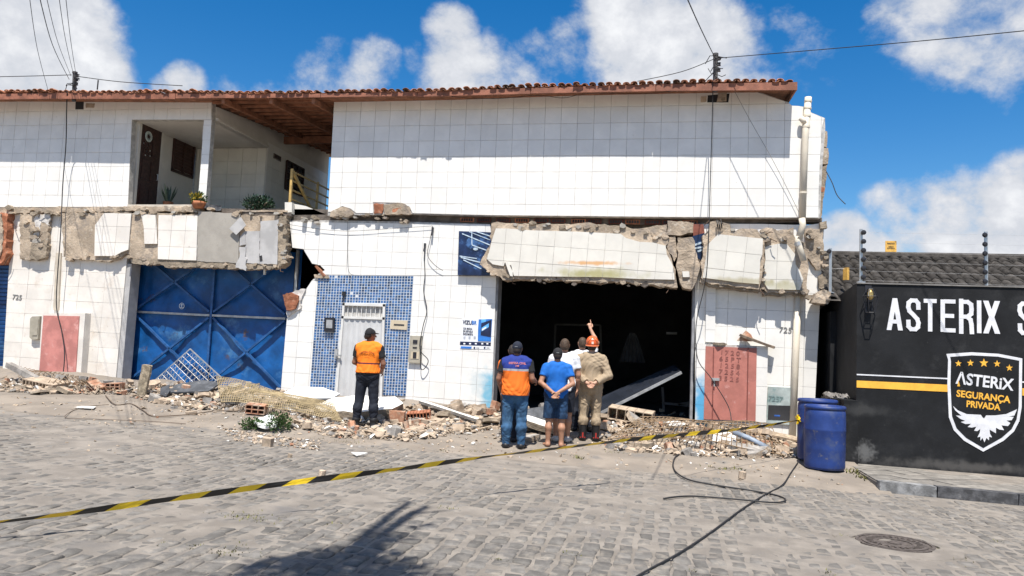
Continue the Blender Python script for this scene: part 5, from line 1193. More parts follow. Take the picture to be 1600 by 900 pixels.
def hand(s, w, fd, pn, side, curl=.5, spread=.1, point=False, sc=1.0):
    """w wrist, fd finger direction, pn palm normal (fingers curl towards it); side +1: the thumb leaves towards fd x pn"""
    w, fd, pn = Vector(w), Vector(fd).normalized(), Vector(pn).normalized(); pn = (pn-fd*pn.dot(fd)).normalized(); ac = fd.cross(pn)*side
    for i in range(4):
        o = (.028-.0185*i)*sc; kn = w+fd*(.088-.004*abs(i-1))*sc+ac*o
        s.cap(w+fd*.012+ac*o*.6, .0145*sc, kn, .0115*sc, .012)
        L = (.042, .047, .044, .034)[i]*sc; c = curl*(1+.12*i)
        if point: c = .04 if i == 0 else 1.35
        d = fd; p = kn
        for q, (ll, r) in enumerate(((L, .0098), (L*.66, .009), (L*.5, .008))):
            ang = c*(1.0 if q else .75); ca, sa = math.cos(ang), math.sin(ang); n_ = d.cross(pn.cross(d)) if False else None
            up = (pn-d*pn.dot(d)); up = up.normalized() if up.length > .05 else (-fd)
            d2 = (d*ca+up*sa + ac*spread*(1.5-i)*.25*(q == 0)).normalized(); e_ = p+d2*ll; s.cap(p, r*sc, e_, (r-.0008)*sc, .004); p = e_; d = d2
    t0 = w+fd*.028*sc+ac*.026*sc; t1 = t0+(fd*.45+ac*.75+pn*.35).normalized()*.04*sc; t2 = t1+(fd*.85+ac*.25+pn*.4).normalized()*.032*sc; t3 = t2+(fd*.9+pn*.35).normalized()*.024*sc
    s.cap(t0, .015*sc, t1, .0125*sc, .012); s.cap(t1, .0115*sc, t2, .0105*sc, .005); s.cap(t2, .0102*sc, t3, .0088*sc, .004)
SK1 = M('skin_tan', (.36, .185, .115), .55, .1, 9, .08, 60); SK2 = M('skin_brown', (.22, .105, .065), .55, .1, 9, .08, 60); SK3 = M('skin_light', (.5, .28, .19), .55, .1, 9, .08, 60)
HAIR = M('dark_hair', (.02, .013, .01), .6, .3, 60, .4, 200); HAI2 = M('brown_hair', (.06, .035, .02), .6, .3, 60, .4, 200)
def cloth(name, col, **k): return M(name, col, k.pop('rough', .85), k.pop('var', .1), k.pop('scale', 14), k.pop('bump', .25), k.pop('bscale', 160), **k)
DENIM = cloth('blue_denim', (.03, .085, .17), var=.3, scale=7, layers=(((.07, .16, .27), 5, .54, .75),)); DENIM2 = cloth('dark_denim', (.012, .04, .095), var=.3, scale=9, layers=(((.03, .075, .15), 6, .56, .78),))
NAVY = cloth('navy_cloth', (.009, .012, .022)); BLKC = cloth('black_cloth', (.012, .012, .014)); WHTC = cloth('white_cloth', (.68, .68, .7)); BLUC = cloth('bright_blue_cloth', (.006, .115, .44), var=.08)
ORG = cloth('orange_cloth', (.78, .16, .015), var=.06); ORG2 = cloth('amber_orange_cloth', (.84, .2, .012), var=.06); RYL = cloth('royal_blue_cloth', (.012, .03, .2)); GRYB = cloth('reflective_band', (.33, .34, .36)); MAR = cloth('maroon_band', (.09, .015, .03))
KHK = cloth('khaki_cloth', (.32, .245, .165), var=.08, bump=.3); RUB = M('black_rubber', (.014, .014, .016), .4, .2, 9); RED = M('red_trim', (.4, .03, .02), .5); SHO = M('dark_shoe', (.016, .015, .016), .5, .2, 9); SHW = M('pale_shoe', (.5, .47, .44), .6, .15, 12)
HELM = M('orange_helmet', (.62, .1, .02), .3, .06, 8, coat=.3); CAPM = cloth('navy_cap_cloth', (.01, .014, .028)); EYW = M('eye_white', (.6, .58, .55), .3); LET = M('vest_lettering', (.6, .55, .7), .7); LET2 = M('vest_dark_lettering', (.1, .03, .01), .7); LETR = M('vest_red_lettering', (.75, .25, .2), .7)

def person(label, foot_px, top_y, rz, arms, hands, skin, top, legs, shoes, head, turn=0, tilt=0, feet=.11, width=1.0, belly=1.0, group=None, lean=0, zoff=0, dY=0, footsplay=.25):
    g_ = GW(*foot_px); g_.y += dY
    if dY: g_.x = P(foot_px[0], foot_px[1], g_.y).x; g_.z = wz(g_.x, g_.y)
    g_.z += zoff
    H = P(foot_px[0], top_y, g_.y).z - g_.z - .015; q = H/1.75
    root = thing('person', label, 'person', (0, 0, 0), group)
    sh = .178*width; hx = .088*width
    B, TOR, HIP, LEG, ARM, FT_, HD = Sdf(), Sdf(), Sdf(), Sdf(), Sdf(), Sdf(), Sdf()
    tor = [((-.07*width, 0, 1.30), .115*width, (.07*width, 0, 1.30), .115*width, .06, (1, .82*belly, 1.05)), ((0, .005, 1.30), .15*width, (0, .005, 1.10), .142*width*belly**.6, .06, (1, .74*belly, 1)), ((0, .01, 1.12), .145*width*belly**.5, (0, 0, 1.0), .155*width, .06, (1, .74*belly, 1)),
           ((-sh*.85, -.005, 1.405), .062, (sh*.85, -.005, 1.405), .062, .06, (1, .95, 1)), ((-sh*.45, -.01, 1.42), .066, (sh*.45, -.01, 1.42), .066, .05, (1, .85, 1)), ((-sh*.35, -.015, 1.445), .055, (sh*.35, -.015, 1.445), .055, .05, (1, .9, .9))]
    hip = [((-.06*width, -.015, .94), .115*width, (.06*width, -.015, .94), .115*width, .05, (1, .88*belly**.5, 1)), ((0, 0, 1.0), .15*width, (0, 0, .93), .15*width, .05, (1, .76*belly**.7, 1))]
    leg = []; foot = []
    for s_ in (-1, 1):
        an = (s_*feet, -.02, .085); kn = (s_*(hx*.45+feet*.55), .012, .485); hp = (s_*hx, 0, .91)
        leg += [(hp, .092*width, kn, .058*width, .05, (1, 1, 1)), (kn, .056, ((kn[0]+an[0])/2, -.03, .34), .056*width, .03, (1, 1, 1)), (((kn[0]+an[0])/2, -.03, .34), .055*width, an, .036, .03, (1, 1, 1))]
        t = s_*footsplay; foot += [((an[0], an[1]-.02, .04), .034, (an[0]+t*.12, an[1]+.13, .028), .03, .03, (1.15, 1, .85)), (an, .036, (an[0], an[1]-.02, .045), .038, .03, (1, 1, 1)), ((an[0]+t*.12, an[1]+.13, .026), .03, (an[0]+t*.16, an[1]+.17, .022), .024, .02, (1.3, 1, .8))]
    arm = []; 
    for s_, (el, wr) in zip((-1, 1), arms):
        sp = (s_*sh, -.005, 1.40); arm.append(((sp, .057*width**.5, el, .043, .035, (1, 1, 1)), (el, .042, tuple(Vector(el).lerp(Vector(wr), .35)), .04, .02, (1, 1, 1)), (tuple(Vector(el).lerp(Vector(wr), .35)), .04, wr, .0265, .02, (1, 1, 1))))
    neck = ((0, -.01, 1.42), .058, (0, .012, 1.55), .054, .035, (1, 1, 1))
    ct, st = math.cos(-turn), math.sin(-turn); c2, s2 = math.cos(tilt), math.sin(tilt); pv = Vector((0, .0, 1.54))
    def hp_(x, y, z):
        v = Vector((x, y, z))-pv; v = Vector((v.x, v.y*c2-v.z*s2, v.y*s2+v.z*c2)); v = Vector((v.x*ct-v.y*st, v.x*st+v.y*ct, v.z)); return tuple(v+pv)
    hd = [(hp_(0, -.008, 1.655), .088, hp_(0, .022, 1.648), .08, .03, (.86, 1.0, 1.05)), (hp_(0, .035, 1.6), .062, hp_(0, .055, 1.565), .04, .03, (1, 1, 1)), (hp_(0, .095, 1.635), .012, hp_(0, .112, 1.608), .0165, .012, (1, 1, 1)), (hp_(-.02, .088, 1.575), .009, hp_(.02, .088, 1.575), .009, .01, (1, 1, 1)), (hp_(-.04, .078, 1.66), .013, hp_(.04, .078, 1.66), .013, .014, (1, 1, 1))]
    for s_ in (-1, 1): hd += [(hp_(s_*.079, .002, 1.645), .013, hp_(s_*.077, .006, 1.61), .009, .01, (.7, 1.2, 1.3))]
    for t_ in tor+hip+leg: B.cap(t_[0], t_[1], t_[2], t_[3], t_[4], t_[5])
    for t_ in hd+[neck]: B.cap(*t_[:4], k=t_[4], sc=t_[5])
    for a_ in arm:
        for t_ in a_: B.cap(*t_[:4], k=t_[4])
    for t_ in foot: B.cap(*t_[:4], k=t_[4], sc=t_[5])
    if shoes is None:
        for s_ in (-1, 1):
            for i in range(5): B.cap((s_*feet+s_*footsplay*.12+(.028-.014*i)*s_*-1, .13, .02), .0115, (s_*feet+s_*footsplay*.16+(.03-.015*i)*s_*-1, .185-.006*i, .014), .0095-.0006*i, .004)
    for (w, fd, pn, sd_, cu, pt_) in hands: hand(B, w, fd, pn, sd_, cu, .12, pt_)
    body = link(bpy.data.objects.new('body', B.mesh('body', skin, .0085)), root)
    parts = [body]
    def add(nm, me): o = link(bpy.data.objects.new(nm, me), root); parts.append(o); return o
    # eyes
    mb = MB()
    for s_ in (-1, 1): p = hp_(s_*.031, .083, 1.637); mb.lathe(p, [(0, -.011), (.008, -.008), (.0115, 0), (.008, .008), (0, .011)], 8)
    add('eyes', mb.mesh('eyes', EYW, True))
    def sub(lst, clip=None):
        s = Sdf()
        for t_ in lst: s.cap(t_[0], t_[1], t_[2], t_[3], t_[4], t_[5] if len(t_) > 5 else (1, 1, 1), clip)
        return s
    # upper garments
    for T in top:
        s = Sdf()
        for t_ in tor: s.cap(*t_[:4], k=t_[4], sc=t_[5])
        if T.get('skirt', True): s.cap((0, 0, 1.0), .153*width, (0, -.005, T.get('hem', .9)), .158*width*T.get('flare', 1), .05, (1, .8*belly**.8, 1)); s.cap((-.06*width, -.02, .95), .112*width, (.06*width, -.02, .95), .112*width, .05, (1, .9, 1))
        sl = T.get('sleeve', 0)
        for a_ in arm:
            if sl == 0: continue
            sp, el, wr = Vector(a_[0][0]), Vector(a_[0][2]), Vector(a_[2][2])
            if sl <= 1: e_ = sp.lerp(el, sl); d_ = (el-sp).normalized(); s.cap(sp, .06*width**.5+.004, e_+d_*.03, .058, .035, clip=(e_, d_))
            else:
                s.cap(sp, .062, el, .056, .035); e_ = el.lerp(wr, sl-1); d_ = (wr-el).normalized(); s.cap(el, .056, e_+d_*.02, .042, .03, clip=(e_, d_))
        if sl == 0:      # a vest: shoulder caps
            for s_ in (-1, 1): s.cap((s_*sh*.7, -.005, 1.405), .066, (s_*sh*1.0, -.005, 1.395), .06, .03, clip=((s_*(sh+.035), 0, 0), (s_, 0, .0)))
        s.cap((0, -.012, 1.45), .064, (0, 0, 1.475+T.get('collar', 0)), .06, .03, clip=((0, 0, 1.485+T.get('collar', 0)), (0, -.35, 1)))
        add(T['name'], s.mesh(T['name'], T['mat'], .0085, T.get('infl', .01), T.get('fold', .003), clips=[((0, 0, T.get('hem', .9)), (0, 0, -1))], foldscale=T.get('fs', 1), mats=T.get('mats'), band=T.get('band')))
    # lower garments
    s = Sdf()
    for t_ in hip: s.cap(*t_[:4], k=t_[4], sc=t_[5])
    lo_ = legs['to']
    for i, t_ in enumerate(leg):
        z_ = legs.get('flare', 0)
        s.cap(t_[0], t_[1]+z_*(i % 3)*.5, t_[2], t_[3]+z_*(1 if i % 3 else .8), .03 if i % 3 else .04)
    add(legs['name'], s.mesh(legs['name'], legs['mat'], .0085, legs.get('infl', .012), legs.get('fold', .0035), clips=[((0, 0, lo_), (0, 0, -1)), ((0, 0, 1.035), (0, 0, 1))], foldscale=legs.get('fs', 1)))
    if shoes:
        s = Sdf()
        for t_ in foot: s.cap(*t_[:4], k=t_[4], sc=t_[5])
        if shoes.get('boot'):
            for s_ in (-1, 1): s.cap((s_*feet, -.02, .08), .052, (s_*feet, -.025, shoes['boot']), .066, .03)
        add(shoes['name'], s.mesh(shoes['name'], shoes['mat'], .0085, .009, 0, clips=[((0, 0, .0), (0, 0, -1))]))
        if shoes.get('trim'):
            mb = MB()
            for s_ in (-1, 1): mb.box((s_*feet, -.075, .06), (.09, .02, .02)); mb.box((s_*feet*1.0, -.088, .1), (.025, .02, .09))
            add('boot_trim', mb.mesh('boot_trim', RED))
    # head covering
    def hsd(prims, nm, m_, infl, clips=(), h=.006): 
        s = Sdf()
        for t_ in prims: s.cap(*t_[:4], k=t_[4], sc=t_[5])
        return add(nm, s.mesh(nm, m_, h, infl, 0, clips))
    nf = Vector(hp_(0, 1, 0))-Vector(hp_(0, 0, 0)); nu_ = Vector(hp_(0, 0, 1))-Vector(hp_(0, 0, 0)); nr_ = Vector(hp_(1, 0, 0))-Vector(hp_(0, 0, 0))
    hairm = head.get('hair', HAIR)
    hsd([hd[0], (hp_(0, -.035, 1.6), .066, hp_(0, -.03, 1.575), .055, .03, (1, 1, 1))], 'hair', hairm, .006, [(hp_(0, .055, 1.66), tuple(nf*.8-nu_*.75)), (hp_(0, 0, 1.555), tuple(-nu_)), (hp_(0, .03, 1.6), tuple(nf))])
    if head.get('cap'):
        o = hsd([hd[0]], 'cap', head['cap'], .013, [(hp_(0, .0, 1.648), tuple(-nu_+nf*.12))])
        s = Sdf(); s.cap(hp_(-.035, .1, 1.668), .035, hp_(.035, .1, 1.668), .035, .02, (1, 1.5, .16)); s.cap(hp_(-.03, .13, 1.66), .03, hp_(.03, .13, 1.66), .03, .02, (1, 1.3, .2)); add('cap_brim', s.mesh('cap_brim', head['cap'], .006, 0))
        mb = MB(); c_ = Vector(hp_(0, -.106, 1.672)); mb.bar(c_-nr_*.024, c_+nr_*.024, .006, .007); add('cap_strap', mb.mesh('cap_strap', STE))
    if head.get('helmet'):
        hsd([(hp_(0, -.01, 1.685), .1, hp_(0, .025, 1.68), .098, .03, (.92, 1.02, 1.0))], 'helmet', HELM, .018, [(hp_(0, 0, 1.625), tuple(-nu_+nf*.1))])
        mb = MB()
        for s_ in (-1, 1):
            mb.tube([hp_(s_*.03, -.098, 1.775), hp_(s_*.062, -.108, 1.735), hp_(s_*.084, -.09, 1.68)], .01, 6)
        mb.tube([hp_(math.sin(a)*.112, -math.cos(a)*.131, 1.634) for a in np.linspace(-1.5, 1.5, 12)], .009, 6)
        add('helmet_rib', mb.mesh('helmet_rib', M('helmet_rib_paint', (.75, .2, .08), .35), True))
        mb = MB(); c_ = Vector(hp_(0, -.133, 1.69)); mb.box(c_, (.036, .012, .042)); c_ = Vector(hp_(0, -.118, 1.745)); mb.box(c_, (.05, .012, .016)); add('helmet_label', mb.mesh('helmet_label', M('label_cream', (.7, .55, .45), .6)))
        s = Sdf(); s.cap(hp_(-.05, -.07, 1.6), .012, hp_(.05, -.07, 1.6), .012, .01); add('helmet_nape_pad', s.mesh('helmet_nape_pad', RUB, .006))
    def ontext(nm, tx, x, z, size, m_, dep, wid, bold=.0, arc=0):
        o = text(nm, tx, root, m_, Matrix.Identity(4), size, .001, 1.0, bold)
        for v in o.data.vertices:
            a_, b_ = v.co.x+x, v.co.y+z - arc*v.co.x**2; v.co = (a_, -dep*math.sqrt(max(.05, 1-(a_/wid)**2)) - .002 - v.co.z, b_)
        parts.append(o)
    for t_ in head.get('texts', ()): ontext(*t_)
    if head.get('radio'):
        mb = MB(); mb.box((-.13, -.03, 1.475), (.06, .04, .045), (.2, .3, .2)); mb.tube([(-.13, -.05, 1.47), (-.12, -.085, 1.42), (-.1, -.1, 1.3), (-.13, -.105, 1.2)], .006, 6); add('radio_microphone', mb.mesh('radio_microphone', PLB))
    mw = Matrix.Translation(g_) @ Matrix.Rotation(rz, 4, 'Z') @ Matrix.Rotation(lean, 4, 'X') @ Matrix.Scale(q, 4)
    for o in parts: o.matrix_basis = Matrix.Identity(4)
    root.matrix_basis = mw
    for o in parts: o.matrix_parent_inverse = Matrix.Identity(4)
    return root
RW_ = R_(10)      # they face the house fronts
# 1: rescue worker in amber vest before the grey door, looking to his right along the fronts
def band1(c): return np.where((c[:, 2] > 1.115) & (c[:, 2] < 1.145), 1, 0)
person('man in amber orange rescue vest and dark cap standing alone by the mosaic doorway', (570, 668), 511.5, R_(8), [((-.26, .03, 1.14), (-.1, .24, 1.02)), ((.27, -.01, 1.13), (.2, .2, .97))],
       [((-.1, .24, 1.02), (.8, .5, -.1), (0, -.3, -1), 1, .5, False), ((.2, .2, .97), (-.7, .6, -.2), (0, -.3, -1), -1, .5, False)], SK2,
       [dict(name='shirt', mat=BLKC, sleeve=.62, hem=.93), dict(name='vest', mat=ORG2, mats=[ORG2, MAR], band=band1, sleeve=0, infl=.022, hem=.965, fold=.005, collar=.0)], dict(name='trousers', mat=NAVY, to=.1, flare=.012, fold=.005), dict(name='boots', mat=SHO, boot=.14),
       dict(cap=BLKC, texts=[('lettering', 'DEFESA CIVIL', 0, 1.33, .047, LET2, .168, .23, .0012, 2.2), ('lettering', '--- -- ---', 0, 1.28, .03, LET2, .17, .23, .0015)]), turn=R_(55), feet=.155, width=1.08, belly=1.08)
# 2: civil defence man in orange vest with blue yoke
def band2(c): return np.where(c[:, 2] > 1.305, 1, np.where(c[:, 2] > 1.27, 2, 0))
person('broad man in orange and royal blue civil defence vest, cap and jeans', (802, 700), 532.5, R_(6), [((-.29, -.02, 1.13), (-.245, .08, .9)), ((.27, -.05, 1.15), (.32, .2, 1.1))],
       [((-.245, .08, .9), (.1, .1, -1), (.9, -.1, .1), 1, .5, False), ((.32, .2, 1.1), (-.3, 1, .1), (-.6, 0, -.4), -1, .5, False)], SK2,
       [dict(name='shirt', mat=BLKC, sleeve=.6, hem=.95), dict(name='vest', mat=ORG, mats=[ORG, RYL, GRYB], band=band2, sleeve=0, infl=.026, hem=.87, fold=.006, flare=1.04)], dict(name='jeans', mat=DENIM, to=.06, flare=.014, infl=.013, fold=.005, fs=1.2), dict(name='shoes', mat=SHO),
       dict(cap=CAPM, texts=[('lettering', 'DEFESA CIVIL', .02, 1.4, .048, LETR, .158, .24, .001, .3), ('lettering', '199', .02, 1.352, .042, LETR, .172, .24, .001)]), turn=R_(8), feet=.125, width=1.16, belly=1.12)
person('man in orange shirt almost hidden in front of the broad man in jeans', (795, 700), 537, R_(-10), [((-.25, .03, 1.15), (-.16, .22, 1.05)), ((.25, .03, 1.15), (.16, .22, 1.05))], [((-.16, .22, 1.05), (.6, .6, 0), (0, -.2, -1), 1, .5, False), ((.16, .22, 1.05), (-.6, .6, 0), (0, -.2, -1), -1, .5, False)], SK1,
       [dict(name='shirt', mat=ORG, sleeve=.5, hem=.9)], dict(name='trousers', mat=NAVY, to=.08, flare=.01), dict(name='shoes', mat=SHO), dict(), turn=R_(-20), feet=.09, width=1.1, dY=.55)
# 3: man in white t-shirt behind the man in blue
person('man in white t-shirt and dark shorts standing behind the man in blue', (877, 690), 527.5, R_(6), [((-.25, .02, 1.14), (-.2, .12, .92)), ((.25, -.02, 1.14), (.24, .06, .9))], [((-.2, .12, .92), (.1, .2, -1), (1, 0, 0), 1, .5, False), ((.24, .06, .9), (0, .2, -1), (-1, 0, 0), -1, .5, False)], SK1,
       [dict(name='t_shirt', mat=WHTC, sleeve=.6, hem=.86, fold=.005)], dict(name='shorts', mat=NAVY, to=.5, flare=.03), dict(name='shoes', mat=SHW), dict(hair=HAI2), feet=.1, width=1.1)
# 4: barefoot man in blue with his hands clasped behind him
person('barefoot man in bright blue t-shirt, denim shorts and black cap, hands clasped behind', (866, 698), 542.5, R_(8), [((-.285, -.1, 1.13), (-.055, -.205, .965)), ((.285, -.1, 1.13), (.03, -.22, .975))],
       [((-.055, -.205, .965), (.7, -.05, -.72), (.25, -.9, -.1), -1, .75, False), ((.03, -.225, .965), (-.72, -.2, -.75), (0, -.95, .1), 1, .5, False)], SK1,
       [dict(name='t_shirt', mat=BLUC, sleeve=.58, hem=.865, fold=.004, infl=.012)], dict(name='denim_shorts', mat=DENIM2, to=.5, flare=.04, infl=.014, fold=.006), None, dict(cap=BLKC), feet=.12, width=1.12, belly=1.0, footsplay=.4)
# 5: firefighter
person('firefighter in khaki uniform and orange helmet, hands clasped behind the back', (920, 688.5), 527.5, R_(8), [((-.29, -.07, 1.14), (-.07, -.2, .985)), ((.295, -.07, 1.13), (.05, -.215, .99))],
       [((-.07, -.2, .985), (.75, -.1, -.5), (.2, -.9, -.1), -1, .8, False), ((.05, -.22, .985), (-.75, -.15, -.5), (0, -.95, .1), 1, .6, False)], SK3,
       [dict(name='jacket', mat=KHK, sleeve=1.86, hem=.9, fold=.006, infl=.016, fs=1.1, collar=.02)], dict(name='trousers', mat=KHK, to=.27, flare=.01, infl=.013, fold=.006, fs=1.3), dict(name='boots', mat=RUB, boot=.34, trim=True),
       dict(helmet=True, radio=True), feet=.112, width=1.08, belly=1.03, tilt=R_(6))
# 6: man pointing up
person('man in white shirt raising his right arm and pointing up at the beams', (904.5, 688.5), 525.5, R_(8), [((-.26, 0, 1.14), (-.2, .15, .95)), ((.28, .1, 1.66), (.15, .15, 1.92))], [((-.2, .15, .95), (.1, .3, -1), (1, 0, 0), 1, .5, False), ((.15, .15, 1.92), (-.2, .12, 1), (-.35, .95, -.1), -1, .1, True)], SK3,
       [dict(name='shirt', mat=WHTC, sleeve=.6, hem=.88, fold=.004)], dict(name='trousers', mat=NAVY, to=.08, flare=.012), dict(name='shoes', mat=SHO), dict(hair=HAI2), turn=R_(-15), feet=.1, width=1.05, dY=.65)
# ================================================================== rubble, tape, cables, plants
TSH = M('shard_white', (.7, .68, .64), .5, .12, 9, layers=(((.4, .33, .26), 7, .56, .74),)); DST = M('rubble_dust', (.4, .315, .235), .95, .2, 7, .5, 60, orand=.18)
DUG = M('rubble_grey', (.27, .25, .23), .95, .25, 7, .5, 60, orand=.2); SLT2 = M('dark_slab', (.075, .08, .09), .8, .3, 6, .3, 50, layers=(((.3, .27, .23), 6, .58, .75),)); WDP = M('old_plank', (.36, .28, .2), .85, .3, 12, .3, 50); RST = M('rusty_wire', (.24, .165, .1), .8, .3, 20, metallic=.2)
BRI = M('fresh_brick', (.36, .18, .11), .9, .2, 8, .4, 60, orand=.15, layers=(((.42, .32, .24), 7, .46, .62),))
def slabmesh(name, pts, t, mats, rough=.01, cuts=2):
    """plate with an irregular outline in local XY, thickness t"""
    mb = MB(); n = len(pts); mb.add([(a, b, t) for a, b in pts]+[(a, b, 0) for a, b in pts], [tuple(range(n))] + [tuple(range(2*n-1, n-1, -1))] + [((i+1) % n, i, n+i, n+(i+1) % n) for i in range(n)])
    if not isinstance(mats, (list, tuple)): mats = [mats]
    if len(mats) > 1: mb.m = [0]+[1]*(n+1)
    o = bpy.data.objects.new(name, mb.mesh(name, mats)); 
    if rough:
        bm = bmesh.new(); bm.from_mesh(o.data); bmesh.ops.triangulate(bm, faces=bm.faces[:]); bmesh.ops.subdivide_edges(bm, edges=bm.edges[:], cuts=cuts, use_grid_fill=True)
        off = Vector((random.random()*40, 0, 0))
        for v in bm.verts: v.co += mnoise.noise_vector((v.co+off)*7)*rough
        bm.to_mesh(o.data); bm.free()
    return o.data
def rpoly(w, d, n=7, irr=.25):
    return [(math.cos(a)*w/2*random.uniform(1-irr, 1+irr*.4), math.sin(a)*d/2*random.uniform(1-irr, 1+irr*.4)) for a in sorted((i+random.uniform(-.3, .3))*2*math.pi/n for i in range(n))]
def deb(name, label, cat, px, py, me, rot=(0, 0, 0), lift=0, group=None, dY=0):
    p = GW(px, py)
    if dY: p.y += dY
    o = bpy.data.objects.new(name, me); COL.objects.link(o); o.location = p+Vector((0, 0, lift)); o.rotation_euler = rot; return tag(o, label, cat, group)
def hollow_brick(label, px, py, rot, lift=.02, dims=(.3, .2, .15), group=None, nh=(3, 2), mat=None):
    p = GW(px, py); r = thing('hollow_brick', label, 'brick', p+Vector((0, 0, lift)), group); L, D, Hh = dims; mat = mat or BRI
    mb = MB(); t = .014
    cols, rows = nh
    for i in range(cols+1): mb.box((-L/2+t/2+(L-t)*i/cols, 0, Hh/2), (t, D, Hh))
    for j in range(rows+1): mb.box((0, 0, t/2+(Hh-t)*j/rows), (L-.001, D-.002, t))
    mb.box((0, D/2-.03, Hh/2), (L-.004, .01, Hh-.004))
    o = mb.build('brick_body', mat); o.parent = r; r.rotation_euler = rot
    return r
# --- single large pieces
me = slabmesh('concrete_stump', rpoly(.2, .17, 7, .12), .62, WDP, .03, 3); deb('concrete_stump', 'rough grey brown stump leaning upright before the blue gate', 'stump', 222, 619, me, (.06, .1, .3), -.02).data.materials[0] = M('stump_stone', (.34, .28, .2), .95, .3, 14, .9, 40, layers=(((.15, .12, .09), 9, .55, .72),))
me = slabmesh('concrete_slab', [(-.85, -.1), (-.6, -.42), (.2, -.36), (.62, -.2), (.75, .1), (.5, .38), (-.3, .42), (-.7, .2)], .2, [TSH, CBE], .03, 3); deb('concrete_slab', 'large broken slab with pale top lying behind the man in amber vest', 'slab', 566, 652, me, (.3, -.03, .05), .05)
me = slabmesh('white_board', [(-.55, -.25), (-.1, -.32), (.5, -.12), (.52, .1), (.05, .3), (-.5, .2)], .03, M('board_white', (.72, .72, .71), .5, .04, 4), .006); deb('white_board', 'smooth white board lying tilted on rubble left of the mosaic doorway', 'board', 487, 633, me, (.32, .03, -.1), .2)
me = slabmesh('white_plank', [(-.62, -.06), (.62, -.05), (.62, .06), (-.62, .05)], .05, [TSH, DUG], .008); deb('white_plank', 'long pale strip lying aslant under the advertising poster', 'plank', 700, 655, me, (.1, .2, -.28), .13)
hollow_brick('red hollow brick lying on its side beside the large slab', 655, 657, (.15, -.12, .2), .02, (.42, .22, .14), nh=(7, 1), mat=BRK)
me = slabmesh('brick_piece', [(-.14, -.08), (.14, -.1), (.12, .1), (-.15, .08)], .2, BRI, .008); deb('brick_piece', 'plain salmon brick piece against the large slab', 'brick', 620, 660, me, (.0, .05, .1), 0)
hollow_brick('hollow brick tipped on edge in front of the pink cabinet', 149, 612, (.3, .5, -.3), .03)
hollow_brick('hollow brick lying flat in front of the white pillar', 180, 611, (.05, -.05, .1), .02, (.3, .2, .14))
hollow_brick('wide slab of hollow bricks tilted up by the leftmost kerb', 72, 607, (.12, .12, -.08), .04, (.75, .42, .12), nh=(9, 1), mat=DST)
hollow_brick('broken row of hollow bricks under the dark fallen shutter', 985, 662, (.1, .1, -.12), .05, (.8, .35, .22), nh=(5, 1), mat=DST)
hollow_brick('dusty red hollow brick in the heap right of the sand', 400, 648, (.12, .06, .25), .03, (.34, .22, .16), nh=(3, 2))
me = slabmesh('dark_slab', [(-.3, -.25), (.28, -.3), (.35, .2), (-.2, .3)], .03, SLT2, .01)
deb('dark_slab', 'dark grey slate panel leaning on rubble behind the man in blue', 'slab', 846, 668, slabmesh('dark_slab', [(-.32, -.3), (.3, -.26), (.36, .25), (-.26, .3)], .035, SLT2, .006), (.6, -.25, .2), .16)
deb('dark_slab', 'dark grey panel right of the man in denim shorts', 'slab', 893, 662, slabmesh('dark_slab', [(-.3, -.2), (.4, -.15), (.4, .2), (-.3, .22)], .04, SLT2, .006), (.5, -.3, .1), .22)
deb('dark_slab', 'dark flat panel lying against the foot of the blue gate', 'slab', 300, 615, slabmesh('dark_slab', [(-.45, -.2), (.4, -.25), (.5, .15), (.1, .35), (-.4, .2)], .03, SLT2, .01), (.35, -.1, .2), .1)
deb('dark_slab', 'small upright dark slab next to the rough stump', 'slab', 258, 620, slabmesh('dark_slab', rpoly(.2, .3, 5), .03, SLT2, .004), (1.2, .1, .4), .12)
deb('concrete_slab', 'grey concrete block propped at the lower end of the fallen shutter', 'slab', 962, 648, slabmesh('concrete_slab', [(-.3, -.2), (.3, -.14), (.34, .2), (-.28, .2)], .14, [DUG, CBE], .015), (.3, -.45, .2), .28)
deb('concrete_slab', 'beige broken slab behind the knees of the man in blue', 'slab', 835, 676, slabmesh('concrete_slab', [(-.4, -.15), (.4, -.12), (.42, .2), (-.38, .18)], .1, [TSH, CBE], .02), (.15, .22, -.1), .1)
deb('concrete_slab', 'layered broken slab beside the knees of the firefighter', 'slab', 890, 670, slabmesh('concrete_slab', [(-.35, -.15), (.35, -.12), (.36, .2), (-.34, .18)], .12, [CBE, CBE], .025), (.2, -.3, .1), .12)
deb('concrete_post', 'slim concrete post fallen at the foot of the white pillar', 'post', 42, 602, slabmesh('concrete_post', [(-.6, -.06), (.6, -.06), (.6, .06), (-.6, .06)], .1, DUG, .01), (0, .3, -.15), .16)
deb('wooden_plank', 'pale plank lying along the foot of the right house corner', 'plank', 1212, 690, slabmesh('wooden_plank', [(-.62, -.1), (.6, -.12), (.6, .1), (-.6, .1)], .035, WDP, .008), (.2, .14, -.1), .1)
deb('wooden_plank', 'narrow weathered board slanting through the rubble beside the mosaic', 'plank', 590, 648, slabmesh('wooden_plank', [(-.5, -.03), (.5, -.04), (.5, .03), (-.5, .03)], .03, WDP, .004), (.1, -.25, .25), .15)
deb('pipe_piece', 'blue grey pipe piece sticking out of the right rubble heap', 'pipe', 1172, 705, MB().tube([(-.28, 0, .18), (0, 0, .1), (.28, 0, -.02)], .045, 10).mesh('pipe_piece', M('pipe_greyblue', (.22, .26, .32), .5, .2, 9), True), (0, 0, -.4), .1)
deb('tiled_chunk', 'chunk of pale mosaic tiles on the right rubble heap', 'chunk', 1130, 694, slabmesh('tiled_chunk', [(-.2, -.14), (.2, -.16), (.22, .12), (-.18, .15)], .07, [TSH, CBE], .008), (.7, .1, .1), .08)
